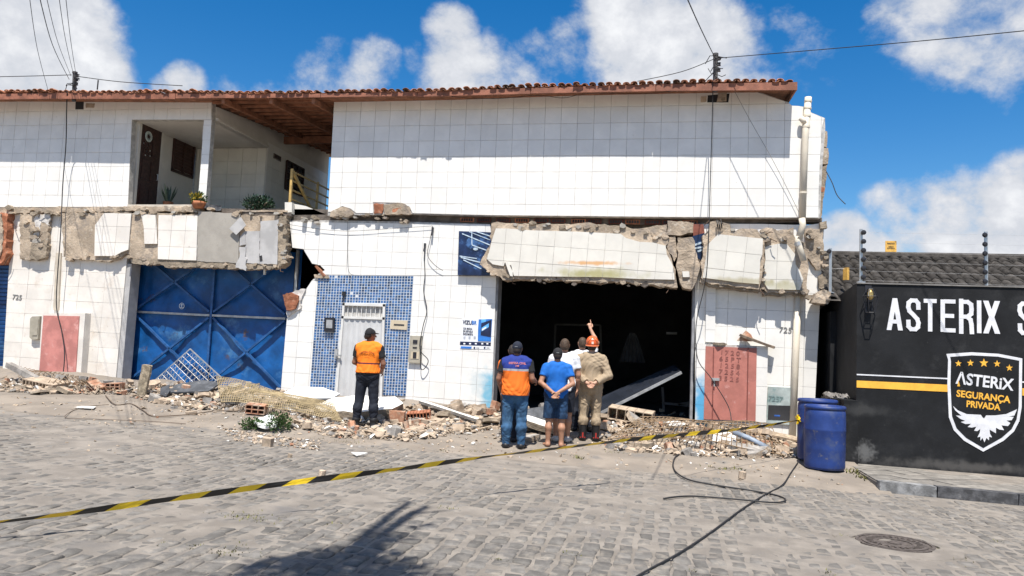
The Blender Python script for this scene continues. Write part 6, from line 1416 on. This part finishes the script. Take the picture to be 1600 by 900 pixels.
deb('concrete_slab', 'flat grey slab at the front of the right rubble heap', 'slab', 1160, 708, slabmesh('concrete_slab', [(-.22, -.1), (.26, -.12), (.24, .1), (-.2, .12)], .09, DUG, .012), (.2, .1, -.2), .04)
deb('white_sheet', 'crumpled white scraps between two green weed clumps', 'scrap', 415, 665, slabmesh('white_sheet', rpoly(.42, .5, 9, .4), .04, M('board_white', (.72, .72, .71), .5, .04, 4), .06, 3), (.35, .1, .3), .03)
deb('white_tile_shard', 'clean white tile shard alone on the pavement left of the sand heap', 'shard', 135, 639, slabmesh('white_tile_shard', [(-.16, -.1), (.17, -.06), (.1, .12), (-.15, .08)], .015, TSH, 0), (.05, 0, .1), .02)
deb('white_tile_shard', 'white tile shard lying alone on the cobbles above the tape', 'shard', 559, 713, slabmesh('white_tile_shard', [(-.11, .04), (.12, .06), (.02, -.12)], .012, TSH, 0), (.12, 0, .1), .03)
for lab, px, py, s in (('pale stone standing alone on the cobbles below the weeds', 418, 697, .17), ('pale stone lying in front of the right rubble heap', 1159, 748, .14), ('small stone alone on the cobbles above the middle of the tape', 502, 744, .09), ('small pebble high on the left part of the cobbles', 453, 715, .07)):
    o = deb('stone', lab, 'stone', px, py, slabmesh('stone', rpoly(s, s*.8, 7), s*.7, DST, s*.1, 2), (.1, .1, random.random()), 0)
# --- bits on the red cabinet
for nm, lab, px, py, Y, me, rot in (('roof_tile_piece', 'triangular terracotta piece standing on the red cabinet', 1165, 533, 14.88, slabmesh('roof_tile_piece', [(-.16, -.0), (.14, 0), (.1, .12), (.0, .2)], .04, BRI, .008), (R_(80), 0, .1)),
                                    ('wooden_plank', 'short dark plank lying across the top of the red cabinet', 1182, 535, 14.84, slabmesh('wooden_plank', [(-.34, -.1), (.32, -.06), (.34, .06), (-.3, .1)], .045, M('dark_plank', (.2, .15, .11), .9, .3, 12), .01), (.1, .33, 0)),
                                    ('stone', 'flat crumb of mortar on the left end of the red cabinet', 1125, 540, 14.9, slabmesh('stone', rpoly(.3, .2), .05, CBE, .02), (0, .05, 0))):
    o = bpy.data.objects.new(nm, me); COL.objects.link(o); o.location = P(px, py, Y); o.rotation_euler = rot; tag(o, lab, 'debris')
# brick crumbs lying on the neighbour's broken ledge
o = bpy.data.objects.new('rubble', None)
mb = MB()
for k in range(26): q = P(1302, 607, YW+.75)+Vector((random.uniform(-.13, .13), random.uniform(-.5, .5), random.uniform(0, .05))); s = random.uniform(.03, .09); mb.box((q.x, q.y, zs+s/2-.01), (s, s*random.uniform(.6, 1.2), s*.7), (random.random(), random.random(), random.random()*3))
tag(mb.build('rubble_crumbs', DUG), kind='stuff')
# --- scattered chunks: some 270 counted pieces, then the crumbs as one mass
Z = [([(0, 592), (120, 598), (205, 602), (205, 617), (60, 616), (0, 612)], 34), ([(205, 604), (330, 604), (450, 612), (470, 650), (300, 640), (205, 622)], 58), ([(430, 640), (500, 646), (640, 634), (775, 642), (775, 672), (640, 690), (520, 684), (440, 664)], 80),
     ([(640, 634), (775, 642), (775, 668), (660, 664)], 40), ([(940, 656), (1090, 660), (1245, 694), (1250, 716), (1100, 714), (960, 704), (930, 684)], 100), ([(770, 650), (1080, 650), (1080, 668), (780, 676)], 40), ([(220, 640), (640, 690), (1000, 708), (1250, 726), (1250, 690), (640, 664), (220, 618)], 26)]
def sample(poly):
    xs = [p[0] for p in poly]; ys = [p[1] for p in poly]
    while 1:
        q = (random.uniform(min(xs), max(xs)), random.uniform(min(ys), max(ys)))
        if in_poly(q, poly): return q
kinds = []
for nm, lab, cat, grp, mk_, nvar, w in (
    ('concrete_chunk', 'small beige broken concrete chunk in the rubble strip along the house fronts', 'chunk', 'beige chunks in the rubble', lambda: slabmesh('concrete_chunk', rpoly(random.uniform(.12, .3), random.uniform(.1, .22)), random.uniform(.04, .1), DST, .02), 9, .42),
    ('grey_chunk', 'small grey broken mortar chunk in the rubble strip along the house fronts', 'chunk', 'grey chunks in the rubble', lambda: slabmesh('grey_chunk', rpoly(random.uniform(.12, .26), random.uniform(.1, .2)), random.uniform(.03, .1), DUG, .02), 7, .22),
    ('white_tile_shard', 'white wall tile shard in the rubble strip along the house fronts', 'shard', 'white tile shards in the rubble', lambda: slabmesh('white_tile_shard', rpoly(random.uniform(.14, .3), random.uniform(.1, .22), 5, .35), .02, [TSH, DST], 0), 7, .14),
    ('brick_piece', 'reddish broken brick piece in the rubble strip along the house fronts', 'brick', 'red brick pieces in the rubble', lambda: slabmesh('brick_piece', rpoly(random.uniform(.1, .22), random.uniform(.08, .16), 5), random.uniform(.05, .11), BRI, .008), 6, .1),
    ('plaster_piece', 'broken flat plaster piece in the rubble strip', 'plaster piece', 'flat broken slabs in the rubble', lambda: slabmesh('plaster_piece', rpoly(random.uniform(.35, .62), random.uniform(.25, .4), 6, .35), random.uniform(.03, .08), [random.choice((DST, TSH, DUG, PLA)), random.choice((CBE, PLA))], .015), 9, .14),
    ('lath', 'splintered thin lath in the rubble strip along the house fronts', 'lath', 'splintered laths in the rubble', lambda: slabmesh('lath', [(-random.uniform(.2, .4), -.02), (.3, -.025), (.32, .02), (-.25, .025)], .025, WDP, .004), 4, .09)):
    kinds.append((nm, lab, cat, grp, [mk_() for _ in range(nvar)], w))
cn = {}
ZN = ('before the white pillar', 'before the blue gate', 'around the mosaic doorway', 'under the poster wall', 'under the tape by the red cabinet', 'on the garage threshold', 'loose on the open pavement')
for zi, (poly, n) in enumerate(Z):
    for _ in range(n):
        px, py = sample(poly); k = random.choices(kinds, [q[5] for q in kinds])[0]
        p = GW(px, py)
        if p.y > 14.92 and not (-3.2 < p.x < .6): p.y = 14.8
        o = bpy.data.objects.new(k[0], random.choice(k[4])); COL.objects.link(o); flat = k[0] in ('white_tile_shard', 'lath')
        lift = abs(random.gauss(0, .06)) * (1 if poly is not Z[-1][0] else .1)*np.clip((p.y-12.2)/2, .1, 1)
        o.location = (p.x, p.y, wz(p.x, p.y)+lift-.015); o.rotation_euler = (random.gauss(0, .22), random.gauss(0, .22), random.uniform(0, 6.28)); s = random.uniform(.6, 1.4); o.scale = (s, s, s); tag(o, k[1].split(' in the rubble strip')[0]+' in the rubble '+ZN[zi], k[2], k[3]+' '+ZN[zi])
crumb = MB(); cm = [DST, DUG, TSH, BRI, PLA]
def crumbs(poly, n, smax, spread=1):
    for _ in range(n):
        px, py = sample(poly); p = GW(px, py); s = smax*random.random()**2+.012
        c_ = Vector((p.x, min(p.y, 14.95) if not (-3.2 < p.x < .6) else p.y, p.z+s*.2+abs(random.gauss(0, .03))*spread)); crumb.box(c_, (s*random.uniform(.7, 1.5), s*random.uniform(.7, 1.3), s*random.uniform(.15, .5)), (random.gauss(0, .4), random.gauss(0, .4), random.random()*6.3), random.choices(range(5), (6, 2.2, .9, .45, 4))[0], random.uniform(.6, 1))
for poly, n in Z[:-1]: crumbs(poly, n*13, .1)
[crumbs(p_, n_*22, .045, .5) for p_, n_ in Z[:-1]]; crumbs(Z[-1][0], 700, .05, .2); crumbs([(0, 618), (220, 625), (640, 690), (1000, 712), (1250, 730), (1340, 760), (1000, 732), (640, 705), (270, 676), (0, 648)], 420, .035, .1); crumbs([(340, 668), (500, 690), (500, 705), (370, 690)], 420, .045, .2); crumbs([(0, 640), (640, 705), (1340, 765), (1340, 800), (0, 700)], 90, .03, 0)
tag(crumb.build('rubble', cm), kind='stuff')

# --- wire mesh sheets and the grille
def wmesh(name, label, corners, nu, nv, r, bump=.04, diag=False, mat=RST, sag=0, seed=1):
    A, B_, C_, D_ = corners       # near-left, near-right, far-right, far-left
    def q(u, v):
        p = (A*(1-u)+B_*u)*(1-v)+(D_*(1-u)+C_*u)*v
        w = mnoise.noise(Vector((u*3.1, v*2.3, seed)))*bump + sag*math.sin(u*math.pi)*math.sin(math.pi*min(1, v*.8+.2)); return p+Vector((0, 0, w))
    root = thing(name, label, 'wire mesh', q(.5, .0)); n = 14; mb = MB()
    if diag:
        for k in range(-nv, nu+1):
            for sgn in (1, -1):
                pts = []
                for i in range(n*2+1):
                    v = i/(n*2); u = (k+v*nv)/nu if sgn > 0 else (k+nv-v*nv)/nu
                    if 0 <= u <= 1: pts.append(q(u, v)+Vector((0, 0, .006*sgn)))
                if len(pts) > 1: mb.tube(pts, r, 4, cap=False)
    else:
        for k in range(nu+1): mb.tube([q(k/nu, i/n) for i in range(n+1)], r, 4, cap=False)
        for k in range(nv+1): mb.tube([q(i/(2*n), k/nv)+Vector((0, 0, r)) for i in range(2*n+1)], r, 4, cap=False)
    mb.build('mesh_wires', mat, root); return root, q
def L3(px, py, h): 
    p = GW(px, py); return p+Vector((0, 0, h))
wmesh('wire_mesh', 'bent wire mesh lying at the foot of the white pillar', (L3(28, 608, .12), L3(200, 617, .05), P(182, 604, 14.85), P(26, 572, 14.8)), 22, 5, .0055, .05, True, RST, .12)
strw = M('straw_mesh', (.34, .265, .15), .85, .25, 14)
wmesh('wire_mesh', 'straw coloured reinforcing mesh sheet sloping down beside the weeds', (L3(345, 641, .14), L3(535, 664, .05), L3(520, 652, .22), L3(336, 622, .42)), 64, 13, .0058, .07, False, strw, .1, 3)
wmesh('wire_mesh', 'wide bent wire mesh sheet draped over the rubble before the red cabinet', (L3(948, 696, .1), L3(1225, 715, .03), P(1205, 663, 14.75), L3(1000, 672, .22)), 34, 7, .007, .06, False, RST, .2, 5)
gr = thing('metal_grille', 'square wire grille panel leaning against the blue gate', 'grille', P(290, 605, 15.2))
q0, q1, q2, q3 = P(240, 596, 15.0), P(297, 545, 15.35), P(346, 590, 15.35), P(272, 632, 14.9)
mb = MB()
for a, b in ((q0, q1), (q1, q2), (q2, q3), (q3, q0)): mb.bar(a, b, .022)
mb.build('frame', STE, gr); mb = MB()
for k in range(1, 9):
    t = k/9; mb.tube([q0.lerp(q1, t), q3.lerp(q2, t)], .004, 4); mb.tube([q0.lerp(q3, t), q1.lerp(q2, t)], .004, 4)
    mb.tube([q0.lerp(q1, t), q0.lerp(q3, t)], .004, 4); mb.tube([q2.lerp(q1, t), q2.lerp(q3, t)], .004, 4)
mb.build('wires', M('pale_wire', (.42, .4, .36), .5, .2, 12, metallic=.4), gr)
# rebar stubs in front of the right heap
rt_ = thing('rebar_stubs', 'row of thin wire stubs poking up before the right rubble heap', 'rebar', GW(1060, 704))
for k in range(16):
    p = GW(965+k*13+random.uniform(-4, 4), 703+random.uniform(-3, 3)); rb = MB(); rb.tube([p+Vector((0, 0, -.02)), p+Vector((random.gauss(0, .02), 0, random.uniform(.1, .2)))], .005, 5); rb.build('wire_stub', RST, rt_)


# --- caution tape from the far barrel across the street
TY = M('tape_yellow', (.82, .55, .02), .4, .08, 8, spec=.5); TK = M('tape_black', (.018, .017, .017), .4, .1, 8, spec=.5)
A3 = pb2+Vector((-.3, -.1, .62)); dl_ = ray(0, 816); B3 = CAM+dl_*5.5
nrm = Vector((A3.y-B3.y, -(A3.x-B3.x), 0)).normalized()
path = [(-520, 905), (-300, 862), (-130, 831), (0, 815.5), (100, 803.5), (255, 781.5), (430, 757.5), (560, 741), (640, 730.5), (757, 714), (900, 697), (980, 687.5), (1060, 679.5), (1140, 672.5), (1200, 664.5), (1257, 655)]
tp = []
for a, b in path:
    d = ray(a, b); tp.append(CAM + d*((B3-CAM).dot(nrm)/d.dot(nrm)))
tp[-1] = A3
cum = [0]
for i in range(1, len(tp)): cum.append(cum[-1]+(tp[i]-tp[i-1]).length)
def at_(s):
    s = min(max(s, 0), cum[-1]); i = max(j for j in range(len(cum)) if cum[j] <= s+1e-9); i = min(i, len(tp)-2); return tp[i].lerp(tp[i+1], (s-cum[i])/(cum[i+1]-cum[i]))
seg = .235; tape = MB(); s = 0; k = 0; dirv = (A3-B3).normalized(); side = Vector((0, 0, 1)); outv = dirv.cross(side).normalized()
def tw(s): return .55+.35*math.sin(s*1.1+.5)+.18*math.sin(s*4.3)
def edge(s, w):
    a = tw(s); wid = .059*(1-.25*(math.sin(s*2.9)**4)); return at_(s)+(side*math.cos(a)+outv*math.sin(a))*w*wid/2 + outv*.004*math.sin(s*9+w)
while s < cum[-1]:
    for j in range(3):
        s0, s1 = s+seg*j/3, min(s+seg*(j+1)/3, cum[-1]+.12); sl = .05
        for (w0, w1) in ((-1, 0), (0, 1)):
            tape.add([edge(s0+sl*w0, w0), edge(s1+sl*w0, w0), edge(s1+sl*w1, w1)+outv*0, edge(s0+sl*w1, w1)], [(0, 1, 2, 3)], k % 2)
    s += seg; k += 1
tag(tape.build('caution_tape', [TY, TK]), 'yellow and black caution tape stretched from the barrels across the cobbles', 'tape')
kn = thing('tape_knot', 'crumpled yellow tape knot on the side of the farther barrel', 'tape', A3)
mb = MB()
for k in range(7): mb.box(A3+Vector((random.gauss(0, .02), random.gauss(-.02, .015), random.gauss(0, .03))), (.05, .012, .06), (random.random()*3, random.random()*3, random.random()*3), 0)
mb.build('knot', TY, kn)

# --- cables
def cable(label, pts, r=.008, name='cable', cat='cable', group=None, mat=WIRE, sub=6):
    pts = [Vector(p) for p in pts]; out = []
    for i in range(len(pts)-1):
        p0, p1, p2, p3 = pts[max(i-1, 0)], pts[i], pts[i+1], pts[min(i+2, len(pts)-1)]
        for j in range(sub):
            t = j/sub; out.append(.5*((2*p1)+(p2-p0)*t+(2*p0-5*p1+4*p2-p3)*t*t+(3*p1-p0-3*p2+p3)*t**3))
    out.append(pts[-1]); mb = MB(); mb.tube(out, r, 6); return tag(mb.build(name, mat, None, True), label, cat, group)
def mast(label, px, pyb, pyt, Y):
    b, t = P(px, pyb, Y), P(px, pyt, Y); r = thing('service_mast', label, 'mast', b, 'service masts on the roof')
    mb = MB(); mb.tube([b-Vector((0, 0, .25)), t], .045, 10); mb.tube([t, t+Vector((0, 0, .04))], .055, 10); mb.build('mast_tube', M('mast_grey', (.07, .065, .065), .6, .2, 9), r)
    mb = MB()
    for k in range(9):
        z = b.z+(t.z-b.z)*random.random(); d = random.choice((-1, 1))*random.uniform(.08, .2); p = Vector((b.x, Y-.06, z)); mb.tube([p, p+Vector((d*.6, -.05, random.uniform(-.12, .02))), p+Vector((d, 0, random.uniform(-.22, .05)))], .008, 5)
    mb.build('cable_loops', WIRE, r)
    mb = MB()
    for k in range(3): q = Vector((b.x+.06, Y-.03, b.z+(t.z-b.z)*(.35+.25*k))); mb.lathe(q, [(0, -.035), (.03, -.03), (.022, 0), (.03, .03), (0, .035)], 8)
    mb.build('insulator', PLB, r); return t
mast('dark service mast with tangled cables on the left roof edge', 117, 141, 115, 14.45); mast('dark service mast with looped cables near the right roof end', 1118, 123, 87, 14.45)
for k, (a, m_, b, lab) in enumerate((((44, -20), (58, 75), (75, 141), 'overhead cable running down to the roof left of the mast'), ((58, -20), (82, 70), (108, 124), 'thick drooping overhead cable left of the roof mast'), ((69, -20), (90, 65), (111, 119), 'overhead cable in the middle of the bundle above the roof mast'), ((90, -20), (102, 60), (115, 117), 'thin overhead cable just left of the steepest one'), ((101, -20), (110, 60), (118.5, 116), 'steepest overhead cable meeting the roof mast'))):
    cable(lab, (P(*a, 8.0), P(*m_, 11.2), P(*b, 14.4)), .0065 if k == 1 else .0045, 'overhead_cable', 'cable', 'overhead cables')
cable('cable running level from the left picture edge to the roof mast', (P(-60, 121, 14.4), P(40, 119, 14.4), P(112, 117, 14.4)), .008, 'overhead_cable', 'cable', 'overhead cables')
cable('cable sagging from the left roof mast along the tiles', (P(119, 119, 14.4), P(190, 128, 14.4), P(285, 134, 14.5)), .008, 'overhead_cable', 'cable', 'overhead cables')
cable('short stay wire beside the left roof mast', (P(152, 140, 14.5), P(153.5, 125, 14.5)), .014, 'stay_rod', 'rod')
cable('overhead cable rising steeply from the right roof mast', (P(1118, 92, 14.4), P(1095, 45, 11), P(1066, -20, 8)), .008, 'overhead_cable', 'cable', 'overhead cables')
cable('overhead cable running right from the roof mast across the sky', (P(1120, 91, 14.4), P(1300, 76, 13), P(1460, 62, 12), P(1660, 42, 11)), .007, 'overhead_cable', 'cable', 'overhead cables')
cable('cable sagging left from the right roof mast to the tiles', (P(1116, 92, 14.4), P(1065, 112, 14.5), P(996, 127, 14.7)), .007, 'overhead_cable', 'cable', 'overhead cables')
cable('loose cable hanging down the left house from the eave past the pink cabinet', (P(105, 143, 14.33), P(104, 175, 14.5), P(103, 225, 14.7), P(98, 290, 14.75), P(95, 360, 14.7), P(88, 470, 14.72), P(96, 515, 14.7), P(101, 555, 14.65), P(97, 604, 14.5), P(104, 612, 14.3)), .011)
cable('long loose cable hanging down the right wall to the red cabinet', (P(1114, 125, 14.33), P(1113, 180, 14.5), P(1110, 280, 14.65), P(1106, 400, 14.55), P(1100, 450, 14.6), P(1088, 505, 14.7), P(1090, 560, 14.7), P(1112, 592, 14.65), P(1138, 635, 14.6), P(1143, 662, 14.4)), .009)
cable('slack thin rope slanting down across the right upper wall', (P(1148, 143, 14.4), P(1172, 188, 14.75), P(1210, 255, 14.82), P(1250, 335, 14.84)), .005, mat=M('rope_grey', (.2, .19, .18), .8))
cable('torn wire dangling at the right broken edge of the upper wall', (P(1291, 268, 14.85), P(1300, 285, 14.75), P(1308, 305, 14.7), P(1321, 319, 14.6)), .008)
cable('thin loose wire sagging under the eave of the right house', (P(690, 139, 14.34), P(708, 151, 14.5), P(775, 154, 14.6), P(840, 149, 14.5), P(880, 153, 14.6), P(920, 146, 14.4), P(1010, 146, 14.6), P(1060, 141, 14.4)), .005)
cable('black wire hanging on the white wall down to the breaker panel', (P(664, 380, 14.95), P(663, 402, 14.93), P(664, 430, 14.94), P(662, 455, 14.93), P(667, 485, 14.94), P(661, 510, 14.92), P(656, 545, 14.88), P(669, 563, 14.9), P(662, 577, 14.9), P(657, 572, 14.9), P(658, 540, 14.9)), .009)
cable('thin curved wire dangling beside the black wire on the white wall', (P(676, 353, 14.96), P(672, 375, 14.93), P(668, 398, 14.93), P(678, 413, 14.93), P(692, 423, 14.94)), .006)
cable('thin wire crossing the white wall above the mosaic', (P(453, 351, 14.95), P(500, 358, 14.95), P(543, 361, 14.95), P(600, 358, 14.95), P(675, 353, 14.95)), .004)
cable('vertical wire on the white wall above the mosaic door', (P(543.5, 346, 14.96), P(543, 395, 14.95), P(545, 424, 14.95), P(553, 430, 14.95)), .004)
for px, py in ((676, 359), (664, 384)):
    p = P(px, py, 14.96); r = thing('wall_bracket', 'black cable fitting at the top of the %s on the white wall' % ('thin wire' if px == 676 else 'black wire'), 'fitting', p); mb = MB(); mb.box(p, (.035, .05, .1)); mb.tube([p, p+Vector((0, -.05, -.12))], .02, 6); mb.build('fitting', PLB, r)
def gcable(label, pts, r, mat=WIRE): return cable(label, [GW(a, b, r+.012) for a, b in pts], r, 'ground_cable', 'cable', None, mat, 10)
gcable('black hose looping in an s shape over the cobbles by the barrels', [(1132, 702), (1085, 704), (1060, 710), (1052, 722), (1055, 736), (1075, 749), (1112, 757), (1165, 765), (1205, 772), (1224, 778), (1226, 783), (1205, 785), (1150, 780), (1090, 775.5), (1060, 776), (1037, 779)], .0105)
gcable('long straight wire shadow built as a black cable from the barrels to the near street', [(1247, 722), (1236, 738), (1222, 758), (1195, 773), (1160, 795), (1110, 832), (1060, 865), (1000, 898), (960, 925)], .009)  # shadow line of an overhead wire, modelled as a thin black cable
gcable('thin brown cable winding over the pavement before the gate', [(165, 618), (180, 632), (205, 631), (225, 642), (240, 650), (290, 648), (340, 642), (390, 643)], .009, M('brown_cable', (.12, .085, .06), .8))
gcable('thin wire curling at the kerb left of the sand heap', [(170, 632), (130, 636), (108, 645), (104, 653), (150, 655), (230, 658), (290, 662)], .005, M('brown_cable', (.12, .085, .06), .8))

# --- plants
LF = M('leaf_green', (.05, .1, .025), .55, .35, 14, island=.3); LFD = M('leaf_dark', (.018, .045, .022), .5, .3, 14, island=.3); LFY = M('leaf_yellow', (.45, .33, .03), .6, .3, 14, island=.2); LFG = M('leaf_grey_green', (.07, .1, .065), .5, .3, 9, island=.2); POT = M('clay_pot', (.34, .13, .06), .8, .2, 9)
def leaves(mb, c, n, rad, sz, mi=0, up=.4):
    for _ in range(n):
        d = Vector((random.gauss(0, 1), random.gauss(0, 1), random.gauss(0, 1))).normalized()*random.random()**.5; p = c+Vector((d.x*rad[0], d.y*rad[1], d.z*rad[2]))
        a = Vector((d.x+random.gauss(0, .5), d.y+random.gauss(0, .5), d.z*.6+up+random.gauss(0, .4))).normalized(); w = a.cross(Vector((random.random(), random.random(), random.random()))).normalized()*sz*.25; s = sz*random.uniform(.6, 1.2); u = a.cross(w).normalized()*sz*.08
        mb.add([p, p+a*s*.5+w+u, p+a*s, p+a*s*.5-w+u], [(0, 1, 2), (0, 2, 3)], mi)
def potted(name, label, p, build):
    r = thing(name, label, 'plant', p); build(r, p); return r
p = P(310, 326, 14.88)
def b1(r, p):
    mb = MB(); mb.lathe(p, [(0, 0), (.1, 0), (.145, .1), (.15, .15), (.13, .15), (.12, .12), (0, .12)], 14); mb.build('pot', POT, r, True)
    mb = MB(); leaves(mb, p+Vector((-.04, 0, .22)), 150, (.17, .12, .12), .085, 0); leaves(mb, p+Vector((-.06, -.04, .25)), 90, (.14, .1, .09), .075, 1); mb.build('foliage', [LF, LFY], r)
potted('flower_pot', 'clay pot with yellow green plant on the porch edge by the white column', p, b1)
def b2(r, p):
    mb = MB(); leaves(mb, p+Vector((0, 0, .17)), 700, (.34, .22, .19), .085); mb.build('foliage', LFD, r); mb = MB()
    for k in range(9): a = random.random()*6.28; mb.tube([p, p+Vector((math.cos(a)*.2, math.sin(a)*.1, .2))], .008, 5)
    mb.build('stem', WDP, r)
potted('dark_bush', 'dark green bush on the porch edge beside the passage', P(403, 331, 15.15), b2)
def b3(r, p):
    mb = MB(); mb.lathe(p, [(0, 0), (.09, 0), (.12, .14), (.1, .14), (0, .12)], 12); mb.build('pot', POT, r, True); mb = MB()
    for k in range(16):
        a = random.uniform(0, 6.28); l = random.uniform(.3, .48); e = Vector((math.cos(a)*.16, math.sin(a)*.16, l)); w = Vector((-math.sin(a), math.cos(a), 0))*.03; b0 = p+Vector((math.cos(a)*.04, math.sin(a)*.04, .1)); mb.add([b0-w*.6, b0+w*.6, b0+e*.6+w, b0+e*.6-w, b0+e], [(0, 1, 2, 3), (3, 2, 4)])
    mb.build('leaf_blades', LFG, r)
potted('potted_plant', 'spiky grey green potted plant standing inside the porch', P(262, 325, 15.7), b3)
me = slabmesh('dark_stone', rpoly(.34, .24), .12, SLT2, .03); o = bpy.data.objects.new('dark_stone', me); COL.objects.link(o); o.location = P(335, 330, 15.05); tag(o, 'dark stone lying on the porch edge right of the flower pot', 'stone')
for lab, px, py, rad, n in (('taller green weed clump right of the white scraps', 435, 673, (.2, .16, .16), 420), ('low green weed clump left of the white scraps', 394, 670, (.2, .14, .09), 320)):
    p = GW(px, py); r = thing('weed_clump', lab, 'plant', p, 'weeds by the kerb'); mb = MB(); leaves(mb, p+Vector((0, 0, rad[2]*.8)), n, rad, .06); mb.build('foliage', LF, r)
mb = MB()
for px, py, w, d, n in ((545, 691, .3, .06, 120), (500, 686, .12, .05, 40), (690, 704, .2, .05, 60), (740, 705, .2, .05, 60), (900, 712, .2, .05, 60), (905, 717, .15, .05, 40), (960, 707, .2, .04, 60), (1150, 734, .2, .05, 60), (1120, 732, .2, .05, 40), (1335, 738, .12, .2, 160), (1352, 748, .1, .1, 90), (1528, 779, .05, .04, 50), (1480, 862, .12, .25, 150), (1470, 852, .15, .1, 80), (1315, 838, .1, .05, 60), (385, 810, .18, .08, 110), (395, 806, .3, .1, 90), (370, 860, .15, .1, 70), (345, 865, .1, .08, 60), (300, 856, .08, .05, 50), (258, 852, .07, .03, 60), (520, 820, .07, .04, 30), (780, 876, .06, .02, 60), (895, 866, .09, .03, 80), (400, 868, .12, .05, 60), (1290, 895, .08, .04, 50), (1080, 893, .06, .03, 40), (1560, 847, .1, .05, 40), (700, 795, .12, .05, 30)):
    p = GW(px, py)
    for _ in range(n//2):
        x, y = p.x+random.gauss(0, w*.5), p.y+random.gauss(0, d*.8); z = wz(x, y)-.004; a = random.random()*6.28; h = random.uniform(.01, .024) if py > 760 or py < 715 else random.uniform(.015, .05); e = Vector((math.cos(a)*h*.7, math.sin(a)*h*.7, h)); ww = Vector((-math.sin(a), math.cos(a), 0))*h*.2; b0 = Vector((x, y, z)); mb.add([b0-ww, b0+ww, b0+e*.6+ww, b0+e*.6-ww, b0+e], [(0, 1, 2, 3), (3, 2, 4)])
tag(mb.build('grass', M('dry_grass', (.12, .115, .035), .7, .35, 9, island=.3)), kind='stuff')

# --- unseen tree added behind the viewer to cast the shadow on the near cobbles
up_ = -Ldir/Ldir.z*-1
def over(px, py, z):
    p = GZ(px, py, 0); return p - Ldir*(z/(-Ldir.z))
tree = thing('added_shadow_tree', 'unseen tree added behind the viewer to shade the near cobbles', 'tree', (-4.2, -3.5, 0))
BARK = M('bark', (.12, .09, .07), .9, .3, 9, .6, 30); mass = over(520, 895, 7.6)
mb = MB(); mb.tube([Vector((-4.2, -3.5, -.2)), Vector((-4.0, -3.2, 2.5)), Vector((-3.5, -2.3, 4.8)), Vector((-3.0, -.6, 6.6)), mass], [.26, .21, .17, .13, .09], 10); mb.build('trunk', BARK, tree)
def limb(pts, rs): mb = MB(); mb.tube([over(*q) for q in pts], rs, 7); mb.build('limb', BARK, tree)
limb([(520, 895, 7.6), (575, 838, 7.9), (612, 808, 8.3), (641, 787, 8.6)], [.09, .055, .05, .035]); limb([(560, 890, 7.6), (600, 836, 7.9), (640, 808, 8.2), (667, 795, 8.5)], [.09, .06, .055, .04]); limb([(640, 808, 8.2), (672, 803, 8.4), (705, 800, 8.6)], [.025, .02, .012]); limb([(520, 895, 7.6), (430, 880, 7.8), (390, 893, 7.9)], [.07, .05, .03])
mb = MB()
for (px, py, z, r, n) in ((560, 875, 7.7, .34, 240), (600, 895, 7.7, .34, 230), (520, 880, 7.8, .26, 150), (470, 885, 7.8, .2, 130), (430, 893, 7.8, .2, 120), (620, 915, 7.8, .4, 260), (540, 915, 7.7, .5, 380), (655, 824, 8.2, .1, 26), (622, 842, 8.0, .12, 40), (450, 930, 7.8, .6, 500), (580, 850, 7.9, .14, 70), (540, 990, 7.6, .9, 900), (450, 1100, 7.2, 1.1, 900), (640, 1100, 7.6, 1.0, 700)): leaves(mb, over(px, py, z), n, (r, r, r*.7), .13)
mb.build('crown', LF, tree)
lay_tiles()
